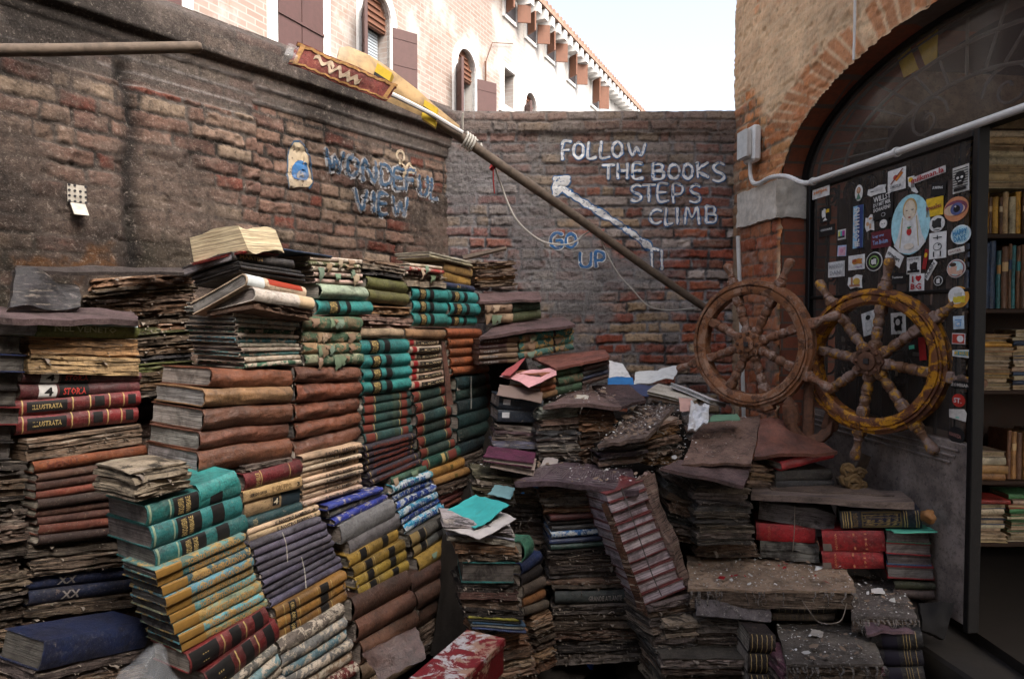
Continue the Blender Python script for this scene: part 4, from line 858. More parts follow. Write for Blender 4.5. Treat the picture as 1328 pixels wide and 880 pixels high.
# ---------------------------------------------------------------- ship wheels
def ship_wheel(name, label, c, nrm, roll, Rr, mats, handles, spokes=8, base=0.0):
    n = Vector(nrm).normalized(); x = Vector((0, 0, 1)).cross(n).normalized(); y = n.cross(x)
    # wheel plane: x to the right as seen from the front, y up, n to the viewer
    B = Matrix((x, y, n)).transposed().to_4x4(); B.translation = c
    root = empty(name, c+Vector((0, 0, -Rr))); tagp(root, label, 'ship wheel')
    def wob(mb, k=.004):
        mb.V = [v+Vector((rn(v*14, 1), rn(v*14, 2), rn(v*14, 3)))*k for v in mb.V]; return mb
    ri = Rr*.785; t = .030
    prof = [(ri, -t), (ri, t*.7), (ri+.012, t), (ri+.035, t), (ri+.038, t-.006), (ri+.046, t-.006), (ri+.05, t+.004), (Rr-.022, t+.004), (Rr-.018, t-.008), (Rr, t-.010), (Rr+.002, -t*.6), (Rr-.008, -t), (ri, -t)]
    mb = MB(); ns = 72; k = 0
    for r, h in prof:
        for j in range(ns):
            q = 2*math.pi*j/ns; mb.V.append(B @ Vector((r*math.cos(q), r*math.sin(q), h)))
    m = len(prof)
    for i in range(m-1):
        for j in range(ns): mb.F.append((i*ns+j, i*ns+(j+1) % ns, (i+1)*ns+(j+1) % ns, (i+1)*ns+j))
    wpart(wob(mb), 'rim', mats[0], root)
    hr = Rr*.20; mb = MB(); poly = []
    for j in range(64):
        q = 2*math.pi*j/64; rr = hr*(1+.07*math.cos(8*q)); poly.append((rr*math.cos(q), rr*math.sin(q)))
    mb.prism(poly, .062, B @ Matrix.Translation((0, 0, -.028))); mb.lathe([(hr*.62, .034), (hr*.62, .044), (hr*.5, .046), (hr*.3, .046)], B, 24)
    hub = wpart(wob(mb), 'hub', mats[1], root, ang=30)
    mb = MB(); mb.box(c+n*.047, (.022, .022, .006), B.to_3x3()); wpart(mb, 'axle_hole', M['dark'], hub, smooth=False)
    mb = MB()
    for i in range(8):
        q = 2*math.pi*i/8+base; mb.lathe([(.009, .03), (.009, .04), (.005, .044)], B @ Matrix.Translation((hr*.82*math.cos(q), hr*.82*math.sin(q), 0)), 8)
    wpart(mb, 'bolts', M['iron'], hub)
    L = ri-hr*.9
    def prs(s): return [(a, b*L) for a, b in s]
    spr = [(.024, .0), (.026, .12), (.022, .14), (.024, .16), (.020, .18), (.017, .22), (.021, .30), (.0235, .38), (.019, .44), (.023, .455), (.019, .47), (.022, .49), (.017, .52), (.022, .58), (.023, .66), (.018, .74), (.022, .75), (.018, .77), (.022, .80), (.022, 1.0)]
    hpr = [(.020, -.01), (.022, .02), (.018, .03), (.021, .036), (.017, .045), (.015, .06), (.018, .085), (.0225, .11), (.023, .125), (.019, .142), (.010, .150)]
    for i in range(spokes):
        a = roll+i*2*math.pi/spokes; Ra = Matrix.Rotation(a, 4, 'Z') @ Matrix.Rotation(math.pi/2, 4, 'Y')
        mb = MB(); mb.lathe([(r, h*L+hr*.85) for r, h in spr], B @ Ra, 14)
        for rr, s in ((ri-.018, .040), (hr*1.02, .042)):
            mb.bbox(B @ (Matrix.Rotation(a, 4, 'Z') @ Vector((rr, 0, 0))), (s, s, .044), .005, (B @ Matrix.Rotation(a, 4, 'Z')).to_3x3())
        wpart(wob(mb, .0018), 'spoke', mats[2], root)
        kind = handles[i]
        mb = MB(); mb.bbox(B @ (Matrix.Rotation(a, 4, 'Z') @ Vector((Rr+.008, 0, 0))), (.028, .046, .046), .006, (B @ Matrix.Rotation(a, 4, 'Z')).to_3x3())
        if kind:
            mb.lathe([(r*.98, Rr+.012+h*kind*.80) for r, h in hpr], B @ Ra, 14)
            wpart(wob(mb), 'handle', mats[3] if kind else mats[1], root)
        elif i in (4, 6): wpart(wob(mb), 'handle_stub', mats[1], root)
    return root
def nrm_to_cam(c, off):
    a = math.atan2(-c.y, -c.x)-R(off); return Vector((math.cos(a), math.sin(a), 0.02))
M['wheelgrey'] = chipped('weathered_spokes', (.20, .09, .05), (.28, .19, .15), .52, 26, .6, (.12, .06, .035))
M['wheelgreyY'] = chipped('ochre_and_grey_spokes', (.45, .22, .02), (.24, .16, .13), .78, 26, .55, (.15, .075, .04))
c1 = U(974, 446, 3.22); ship_wheel('ship_wheel', 'brown wooden ship wheel leaning nearer the brick pier, several handles missing', c1, nrm_to_cam(c1, 29), R(19), .300, (M['wheelwood'], M['wheelwood'], M['wheelgrey'], M['wheelgrey']), [1, 1, .8, 0, 1, 0, 0, .95])
c2_ = U(1131, 468, 2.86); ship_wheel('ship_wheel', 'larger looking ship wheel with chipped ochre paint standing before the sticker door', c2_, nrm_to_cam(c2_, 29), R(-8.4), .302, (M['wheelyellow2'], M['iron'], M['wheelgreyY'], M['wheelgreyY']), [1, 1, 1, 1, 0, 0, 1, 1])
# anchor
ad = 3.05; anc = empty('anchor', U(1040, 570, ad)); tagp(anc, 'rusty iron anchor standing between the two ship wheels', 'anchor')
mb = MB(); mb.tube([U(1050, 470, ad+.02), U(1049, 520, ad), U(1047, 572, ad)], [.020, .024, .028], 8); wpart(mb, 'shank', M['iron'], anc)
for side, pts in ((0, [(1046, 572), (1034, 566), (1028, 553), (1026, 536), (1024, 524)]), (1, [(1046, 572), (1062, 570), (1072, 560), (1078, 545), (1081, 532)])):
    mb = MB(); P = [U(x, y, ad-.02*side) for x, y in pts]; mb.tube(P, [.030, .029, .026, .020, .012], 8)
    mb.bbox(P[3], (.075, .03, .10), .012, Matrix.Rotation(R(12 if side else -8), 3, 'Y')); mb.bbox(P[4]+Vector((0, 0, .005)), (.05, .028, .05), .012, Matrix.Rotation(R(45), 3, 'Y'))
    mb.V = [v+Vector((rn(v*22, 1), rn(v*22, 2), rn(v*22, 3)))*.008 for v in mb.V]; wpart(mb, 'arm', M['iron'], anc)
# ---------------------------------------------------------------- oar, banner, ropes, pole
oa, ob = U(440, 95, 3.15), U(918, 402, 3.9)
od = (ob-oa).normalized(); up_ = Vector(LN).cross(od); up_ = (up_ - od*up_.dot(od)).normalized()
if up_.z < 0: up_ = -up_
on_ = od.cross(up_).normalized()
root = empty('oar', oa); tagp(root, 'long wooden oar slanting down across the wall corner from its yellow blade', 'oar')
Pb = U(562, 152, 3.42)
mb = MB(); mb.tube([Pb+(ob-Pb)*(i/10)+Vector((0, 0, -.004*math.sin(i))) for i in range(11)], [.026, .026, .025, .025, .024, .024, .023, .023, .022, .022, .021], 12); wpart(mb, 'shaft', M['greywood'], root)
mb = MB(); sec = []; BL_ = [(440, 62, 98, 3.12), (452, 60, 108, 3.14), (480, 72, 122, 3.2), (510, 92, 135, 3.27), (540, 115, 148, 3.34), (568, 140, 160, 3.41), (596, 163, 173, 3.46)]
sec = [((436, 78, 3.11), (436, 86, 3.11))]+[((x, a, d), (x, b, d)) for x, a, b, d in BL_]
for (a, b) in sec:
    A_, B_ = U(*a), U(*b); m_ = (A_+B_)/2; nn = Vector((0, -1, 0))
    mb.V += [A_, m_+nn*.016+(A_-m_)*.3, m_+nn*.018, m_+nn*.016+(B_-m_)*.3, B_, m_-nn*.014]
for i in range(len(sec)-1):
    for j in range(6): mb.F.append((6*i+j, 6*i+(j+1) % 6, 6*i+6+(j+1) % 6, 6*i+6+j))
mb.F.append(tuple(range(6))); mb.F.append(tuple(range(6*len(sec)-6, 6*len(sec)))[::-1])
wpart(mb, 'blade', M['oar'], root)
M['ytape'] = plain('yellow_tape', (.50, .34, .03), .45, 0, .15); M['btape'] = plain('black_tape', (.02, .02, .02), .45)
def wrap(px, py0, py1, d, tilt=10, name='tape'):
    mb = MB(); yl = MB(); A_, B_ = U(px, py0, d), U(px-tilt, py1, d); n = Vector((0, -1, 0)); h = (A_-B_)
    for k_, (f0, f1) in enumerate(((-.02, .34), (.34, .68), (.68, 1.04))):
        t_ = MB() if True else mb
        a = B_+h*f0; b = B_+h*f1; w = od*.038
        q = [a-w+n*.026, a+w+n*.026, b+w+n*.026, b-w+n*.026, a-w-n*.024, a+w-n*.024, b+w-n*.024, b-w-n*.024]
        f = [(0, 1, 2, 3), (7, 6, 5, 4), (0, 4, 5, 1), (1, 5, 6, 2), (2, 6, 7, 3), (3, 7, 4, 0)]
        (mb if k_ == 1 else yl).add(q, f)
    tp = wpart(yl, 'tape_wrap', M['ytape'], root, smooth=False); wpart(mb, 'black_stripe', M['btape'], tp, smooth=False)
wrap(500, 92, 122, 3.22); wrap(560, 138, 160, 3.38, 4)
mb = MB(); mb.tube([U(488, 113, 3.17), U(520, 128, 3.24), U(560, 148, 3.34), U(600, 172, 3.42)], [.013, .012, .011, .010], 8); o = mb.obj('white_rod', M['whitepaint']); tagp(o, 'short white rod taped along the lower side of the oar', 'rod')
# rope windings and hanging lines
mb = MB()
for j in range(4):
    cc_ = Pb+(ob-Pb)*(.098+.008*j)
    mb.tube([cc_+(up_*math.cos(q)+on_*math.sin(q))*.037+od*.003*q for q in [i*.5 for i in range(14)]], .006, 6)
cc_ = U(600, 168, 3.49); mb.tube([cc_, cc_+Vector((.0, -.02, .05)), cc_+Vector((.005, -.03, .075))], .006, 6)
o = mb.obj('rope_winding', M['rope']); tagp(o, 'pale rope wound round the oar shaft near the wall corner', 'rope')
def pxline(L, r, name, mat, label, cat='rope', sm_=10):
    P = [U(*p) for p in L]; P = [Vector(p) for p in smooth_line([tuple(p) for p in P], sm_)]
    mb = MB(); mb.tube(P, r, 6); o = mb.obj(name, mat); tagp(o, label, cat); return o
pxline([(624, 186, 3.54), (628, 200, 3.50), (640, 212, 3.56), (648, 235, 4.06), (668, 282, 4.1), (695, 308, 4.12), (715, 316, 4.12), (740, 316, 4.12), (758, 304, 4.1), (768, 298, 3.9)], .005, 'slack_rope', M['rope'], 'thin pale rope drooping over the back wall from the oar')
pxline([(776, 300, 3.80), (782, 318, 4.08), (800, 352, 4.1), (820, 375, 4.1), (842, 397, 4.1), (870, 402, 4.1), (905, 399, 3.9)], .004, 'slack_rope', M['rope'], 'thin grey line hanging below the lower half of the oar')
mb = MB(); cc_ = U(640, 212, 3.56)
for j in range(3): mb.tube([cc_+od*.006*j+(up_*math.cos(q)+on_*math.sin(q))*.034 for q in [i*.55 for i in range(13)]], .004, 5)
mb.tube([cc_+Vector((0, -.03, -.02)), cc_+Vector((.0, -.035, -.09)), cc_+Vector((.006, -.03, -.16))], .004, 5)
o = mb.obj('red_string', M['redcord']); tagp(o, 'dark red cord tied around the oar with one end hanging', 'cord')
# banner on the wall top
def sheet(name, C, mat, thick=.004, nu=20, nv=14, amp=.006, freq=8, sag=0, parent=None, color=None, ragged=.004, seed=0, label=None, cat=None, group=None, fn=None, kind=None):
    """C: four corners FL, FR, BR, BL as points; a bent sheet with real thickness"""
    C = [Vector(c) for c in C]; n = (C[1]-C[0]).cross(C[3]-C[0]).normalized()
    if n.z < 0: n = -n
    V = []; per = {}
    for i in range(nu+1):
        for j in range(nv+1):
            u = i/nu; v = j/nv; uu = u; vv = v
            if ragged:
                uu = u+(rn((v*6, seed, 0.3), 1)*ragged*8)*(1-2*min(u, 1-u))**6 ; vv = v+(rn((u*7, seed, 2.3), 2)*ragged*8)*(1-2*min(v, 1-v))**6
            p = (C[0]*(1-uu)+C[1]*uu)*(1-vv)+(C[3]*(1-uu)+C[2]*uu)*vv
            h = rn(p*freq, seed)*amp+rn(p*freq*3, seed+5)*amp*.35-sag*math.sin(math.pi*u)*math.sin(math.pi*v)
            if fn: h += fn(u, v)
            V.append(p+n*h)
    m = len(V); V += [v-n*thick for v in V]; W = nv+1; F = []
    for i in range(nu):
        for j in range(nv):
            a = i*W+j; F.append((a, a+W, a+W+1, a+1)); F.append((m+a, m+a+1, m+a+W+1, m+a+W))
    for i in range(nu): F += [(i*W, m+i*W, m+(i+1)*W, (i+1)*W), ((i+1)*W+nv, m+(i+1)*W+nv, m+i*W+nv, i*W+nv)]
    for j in range(nv): F += [(j+1, m+j+1, m+j, j), (nu*W+j, m+nu*W+j, m+nu*W+j+1, nu*W+j+1)]
    if parent is not None:
        mb = MB(); mb.add(V, F); o = wpart(mb, name, mat, parent, color=color, ang=50)
    else:
        o0 = sum(C, Vector())/4; o = meshobj(name, [v-o0 for v in V], F, mat, color=color, ang=50); o.location = o0
    tagp(o, label, cat, group, kind); return o
M['redcloth'] = cover_mat('red_banner_cloth', .05, (.5, .3, .15), .25, .8, speck=.1)
bn = empty('embroidered_banner', U(440, 90, 2.95)); tagp(bn, 'crumpled red banner with gold ornament lying on the left wall coping', 'banner')
flC = [U(372, 84, 2.75), U(500, 132, 3.0), U(516, 110, 3.02), U(386, 55, 2.77)]
cl_ = sheet('cloth', flC, M['redcloth'], .006, 26, 10, .02, 9, parent=bn, color=(.13, .028, .022))
def bpt(u, v, l=.016): C = flC; n = (C[1]-C[0]).cross(C[3]-C[0]).normalized(); n = n if n.z > 0 else -n; p = (C[0]*(1-u)+C[1]*u)*(1-v)+(C[3]*(1-u)+C[2]*u)*v; return p+n*(rn(p*9, 0)*.02+rn(p*27, 5)*.007-.0095), n
M['goldcloth'] = plain('gold_embroidery', (.30, .15, .05), .8, 0, .5, .3, 90, .5); M['cream'] = plain('cream_print', (.40, .30, .21), .8, 0, .4, .3, 60, .5)
mb = MB()
def bstrip(P, w):
    k = len(mb.V)
    for i, (u, v) in enumerate(P):
        a, n = bpt(u, v-w); b, n = bpt(u, v+w); mb.V += [a, b]
    for i in range(len(P)-1): mb.F.append((k+2*i, k+2*i+2, k+2*i+3, k+2*i+1))
bstrip([(i/30, .90+.03*math.sin(i*2)) for i in range(31)], .06); bstrip([(i/30, .12+.03*math.sin(i*2)) for i in range(31)], .04)
for ue in (.03, .94): bstrip([(ue+.04*i/3, .5) for i in range(4)], .45)
wpart(mb, 'gold_border', M['goldcloth'], cl_, smooth=False)
mb = MB(); bstrip([(.18+.2*i/20, .62+.12*math.sin(i*.5)) for i in range(21)], .09); bstrip([(.32+.2*i/20, .5+.16*math.cos(i*.6)) for i in range(21)], .11); bstrip([(.50+.16*i/16, .42+.1*math.sin(i*.8)) for i in range(17)], .13); wpart(mb, 'cream_ornament', M['cream'], cl_, smooth=False)
sheet('plastic_wrap', [U(366, 78, 2.72), U(384, 84, 2.74), U(388, 60, 2.76), U(374, 56, 2.74)], M['clearplastic'], .002, 8, 8, .03, 25, parent=bn, color=(.7, .7, .7))
mb = MB(); a = UPL(-90, 62, Vector(L0)+Vector(LN)*.55, Vector(LN)); 
a, b = U(-120, 66, 1.75), U(262, 61, 1.95); mb.tube([a, a+(b-a)*.5+Vector((0, 0, -.003)), a+(b-a)*.985, b], [.017, .0165, .0155, .010], 12); o = mb.obj('wooden_pole', M['greywood']); tagp(o, 'dark horizontal wooden pole reaching in at the upper left', 'pole')
# perforated bracket on the left wall
br_ = empty('metal_bracket', wpt('left', *on_wall('left', 93, 258), .01)); tagp(br_, 'small perforated metal bracket screwed to the left wall', 'bracket')
u0_, v0_ = on_wall('left', 80, 240); u1_, v1_ = on_wall('left', 105, 266)
TL_ = Matrix((Vector(LD), Vector((0, 0, 1)), Vector(LN))).transposed(); ctr = wpt('left', (u0_+u1_)/2, (v0_+v1_)/2, .012)
mb = MB(); mb.bbox(ctr, (abs(u1_-u0_), abs(v1_-v0_), .004), .001, TL_); mb.bbox(ctr+Vector((0, 0, -abs(v1_-v0_)/2-.025))+Vector(LN)*.02, (abs(u1_-u0_)*.8, .055, .004), .001, TL_ @ Matrix.Rotation(R(-35), 3, 'X')); M['zinc'] = plain('zinc_plate', (.42, .38, .32), .45, .3); wpart(mb, 'plate', M['zinc'], br_)
mb = MB()
for i in range(4):
    for j in range(4):
        if (i, j) != (1, 3): mb.lathe([(.0045, 0), (.0045, .004)], Matrix.Translation(ctr+TL_ @ Vector((-.028+.018*i, -.028+.019*j, .0008))) @ TL_.to_4x4(), 8)
wpart(mb, 'screw_holes', M['dark'], br_)
# ---------------------------------------------------------------- shop shelves seen through the door
M['darkwood'] = plain('dark_shelf_wood', (.035, .016, .009), .6, 0, .4, .3, 20, .4)
sh = empty('book_shelf', (2.5, 3.5, .3)); tagp(sh, 'dark wooden bookcase inside the shop to the right of the door', 'shelf')
SX0, SX1, SY = 2.02, 3.3, 3.35
def shz(py): return UPL(1300, py, (0, SY, 0), (0, 1, 0)).z
shelfz = [shz(p) for p in (702, 622, 505, 400, 303)]
mb = MB()
for z in shelfz: mb.bbox(((SX0+SX1)/2, SY+.15, z-.012), (SX1-SX0, .32, .024), .004)
wpart(mb, 'shelf_board', M['darkwood'], sh)
mb = MB(); mb.box(((SX0+SX1)/2, SY+.32, 1.3), (SX1-SX0, .02, 2.4)); mb.box((SX0-.012, SY+.15, 1.3), (.022, .32, 2.4)); wpart(mb, 'case', M['darkwood'], sh, smooth=False)
# ================================================================ BOOKS
ORD = ['top', 'second', 'third', 'fourth', 'fifth', 'sixth', 'seventh', 'eighth', 'ninth', 'tenth', 'eleventh', 'twelfth', 'thirteenth', 'fourteenth', 'fifteenth', 'sixteenth', 'seventeenth', 'eighteenth', 'nineteenth', 'twentieth', 'twenty-first', 'twenty-second', 'twenty-third', 'twenty-fourth']
COLS = dict(teal=(.025, .21, .19), teald=(.016, .12, .115), brown=(.14, .055, .032), brownr=(.17, .058, .03), tan=(.36, .20, .09), dkbrown=(.075, .035, .024), orange=(.17, .05, .02), olive=(.10, .10, .035), palegreen=(.30, .33, .25),
 beige=(.50, .38, .25), cream=(.62, .50, .36), maroon=(.075, .010, .012), red=(.36, .014, .02), darkred=(.15, .018, .018), purple=(.085, .07, .09), gold=(.27, .145, .022), ygold=(.32, .21, .05), grey=(.22, .20, .19), blue=(.025, .07, .36), sky=(.03, .22, .44),
 dkblue=(.016, .028, .08), navy=(.012, .018, .045), black=(.018, .016, .016), dkgreen=(.018, .055, .045), dkgrey=(.045, .042, .042), yelblue=(.16, .30, .30), pink=(.55, .27, .27), rotbrown=(.20, .13, .085), rotdark=(.11, .082, .065), rotgrey=(.20, .17, .145), white=(.62, .60, .58), lilac=(.30, .25, .26), page=(.42, .36, .30), greypage=(.24, .21, .19), darkpage=(.10, .088, .078), orangered=(.13, .035, .02), greenc=(.05, .16, .10))
def colr(c, rng=None, v=.12):
    c = COLS[c] if isinstance(c, str) else c
    if rng: k = 1+rng.uniform(-v, v); return tuple(x*k*(1+rng.uniform(-v*.35, v*.35)) for x in c)
    return c
NB = [0]
def deform(V, L, W, T, seed, wav, bend):
    out = []; cr = wav if wav > .0045 else 0
    for p in V:
        x, y, z = p
        dz = wav*(noise.noise(Vector((x*5, y*5, seed*3.1)))+.5*noise.noise(Vector((x*14, y*14, seed*3.1+5))))+bend*(math.sin(math.pi*min(max(x/L, 0), 1))-.5)
        dy = wav*.9*noise.noise(Vector((x*9, z*40, seed*1.7+9)))
        dx = wav*.6*noise.noise(Vector((y*9, z*60, seed*2.3+20)))
        if cr and y < .03: dy += cr*.55*noise.noise(Vector((x*38, z*90, seed+3.3)))+cr*.3*noise.noise(Vector((x*90, z*140, seed+8.3)))
        out.append(Vector((x+dx, y+dy, z+dz)))
    return out
def book(Mx, L, T, W, col, style='cloth', seed=0, bulge=.16, bands=(), texts=(), pagecol='page', mat=None, wav=.002, bend=0.0, runseed=0, label=None, cat='book', group=None, name='book', pages='pages', fly=0):
    """one bound book lying flat: x along the spine, spine at y=0 facing -y, z up"""
    rng = random.Random(seed*77+5); root = empty(name, Mx); tagp(root, label, cat, group)
    b = T*bulge; tc = min(.0035, T*.18); T_ = T-.0008
    nx = max(6, int(L/(.022 if wav < .0045 else .010))); NA = 8 if wav < .0045 else 12
    def sy(z): return -b*math.sin(math.pi*min(max(z/T_, 0), 1))
    prof = [(W, 0), (W*.66, 0), (W*.33, 0), (.014, .0002), (.007, .0006)]+[(sy(T_*k/NA)+(.004 if k in (0, NA) else (.0015 if k in (1, NA-1) else 0)), T_*k/NA) for k in range(NA+1)]+[(.007, T_-.0006), (.014, T_-.0002), (W*.33, T_), (W*.66, T_), (W, T_)]
    m = len(prof); inn = []
    for i, (y, z) in enumerate(prof):
        if i < 5: inn.append((y, z+tc))
        elif i >= m-5: inn.append((y, z-tc))
        else:
            k = (i-5)/NA; inn.append((y+tc, tc+(T_-2*tc)*k))
    V = []; wr = .0015+(.004 if style in ('worn', 'painted') else 0)
    def xe(i, y, z): # ragged ends
        if i == 0: return abs(rn((y*40, z*70, seed), 1))*wr*2
        if i == nx: return -abs(rn((y*40, z*70, seed), 2))*wr*2
        return 0
    for i in range(nx+1):
        x = L*i/nx
        for (y, z) in prof: V.append((x+xe(i, y, z), y, z))
        for (y, z) in inn: V.append((x+xe(i, y, z), y, z))
    s = 2*m; F = []
    for i in range(nx):
        for j in range(m-1):
            a = i*s+j; F.append((a+s, a+s+1, a+1, a)); a += m; F.append((a, a+1, a+s+1, a+s))
        for j in (0, m-1): a = i*s+j; F.append((a, a+m, a+m+s, a+s) if j == 0 else (a+s, a+m+s, a+m, a))
    for i in (0, nx):
        for j in range(m-1): a = i*s+j; F.append((a, a+1, a+m+1, a+m) if i == 0 else (a+m, a+m+1, a+1, a))
    V = deform(V, L, W, T, runseed, wav, bend)
    me = meshobj('cover', V, F, M[mat or style], root, color=colr(col))
    # page block
    V = []; F = []; pz = 4; py = 5; ins = .003+rng.random()*.002; y1 = W-.004-rng.random()*.004; amp = .0012 if style != 'painted' else .003
    px0, px1 = ins, L-ins
    def addgrid(fn, na, nb_, flip=False):
        k = len(V)
        for i in range(na+1):
            for j in range(nb_+1): V.append(fn(i/na, j/nb_))
        for i in range(na):
            for j in range(nb_):
                q = (k+i*(nb_+1)+j, k+(i+1)*(nb_+1)+j, k+(i+1)*(nb_+1)+j+1, k+i*(nb_+1)+j+1); F.append(q[::-1] if flip else q)
    def ys(z): return max(.003, sy(z)+tc+.001)
    def jx(y, z, s_): return s_*amp*(noise.noise(Vector((y*30, z*420, seed+3)))*1.6)
    zz = lambda v: tc+(T_-2*tc)*v
    addgrid(lambda u, v: (px0+jx(u, zz(v), 1), ys(zz(v))+(y1-ys(zz(v)))*u, zz(v)), py, pz*2)
    addgrid(lambda u, v: (px1+jx(u, zz(v), -1), ys(zz(v))+(y1-ys(zz(v)))*u, zz(v)), py, pz*2, True)
    addgrid(lambda u, v: (px0+(px1-px0)*u, y1-b*.5*math.sin(math.pi*v)+.001*noise.noise(Vector((u*20, v*30, seed))), zz(v)), nx, pz, True)
    V2 = deform(V, L, W, T, runseed, wav, bend); meshobj('page_block', V2, F, M[pages], root, color=colr(pagecol, rng))
    # bands wrap the spine
    def wrap(x0, x1, z0=.02, z1=.98, lift=.0007, mt='band', c=(0, 0, 0), nm='spine_band', par=root):
        V = []; F = []; nxx = max(2, int((x1-x0)/.02)); nz = 8
        for i in range(nxx+1):
            for j in range(nz+1):
                z = T_*(z0+(z1-z0)*j/nz); y = sy(z)-lift
                k = z/T_; y += .004*max(0, 1-k*NA)+.004*max(0, 1-(1-k)*NA); V.append((x0+(x1-x0)*i/nxx, y, z))
        for i in range(nxx):
            for j in range(nz): q = i*(nz+1)+j; F.append((q, q+nz+1, q+nz+2, q+1))
        return meshobj(nm, deform(V, L, W, T, runseed, wav, bend), F, M[mt], par, color=c)
    for (f0, f1, c, *rest) in bands:
        z0, z1 = rest[0] if rest else (.02, .98)
        wrap(L*f0, L*f1, z0, z1, .0007 if not rest else .0012, 'gilt' if (f1-f0) < .03 else 'band', colr(c), 'gilt_line' if (f1-f0) < .03 else 'spine_band')
    for (t, f0, f1, zh, c) in texts:
        V2, F2, asp = text2d(t); V = []; vert = zh < 0
        if vert:    # text running up the thickness
            for (a, b2) in V2:
                z = T_*(.5+a*.8); V.append((L*((f0+f1)/2-b2*(f1-f0)), sy(z)-.0016, z))
        else:
            for (a, b2) in V2:
                z = T_*(.5+b2*zh); V.append((L*((f0+f1)/2+a*(f1-f0)), sy(z)-.0016, z))
        meshobj('title_lettering', deform(V, L, W, T, runseed, wav, bend), F2, M['gilt'], root, color=colr(c), smooth=False)
    if fly:     # torn pieces of the cover curling off the spine
        for q in range(fly):
            V = []; F = []; x0 = rng.uniform(.02, .8)*L; w = rng.uniform(.02, .05); k = len(V); dr = rng.uniform(.015, .05)
            for i in range(5):
                for j in range(5):
                    u = i/4; v = j/4; e = rn((u*3, v*3, q+seed))*.008
                    V.append((x0+w*u*(1-.5*v)+e, -b*.6-.003-.009*math.sin(v*2.4)*(1+e*60), T_*.8-dr*v+e*(v > .8)*3))
            for i in range(4):
                for j in range(4): a = k+i*5+j; F.append((a, a+5, a+6, a+1))
            meshobj('torn_flap', V, F, M['paper'], root, color=colr(rng.choice([(.14, .19, .13), (.30, .22, .15), (.12, .16, .10), (.2, .13, .08)]), rng))
    return root
def tint(c, rng):
    k = rng.choice((.55, .8, 1, 1, 1.3, 1.7)); t = rng.choice(((1.12, 1, .86), (1, 1, 1), (.95, 1, 1.1), (1.2, .95, .8))); return tuple(x*k*y for x, y in zip(c, t))
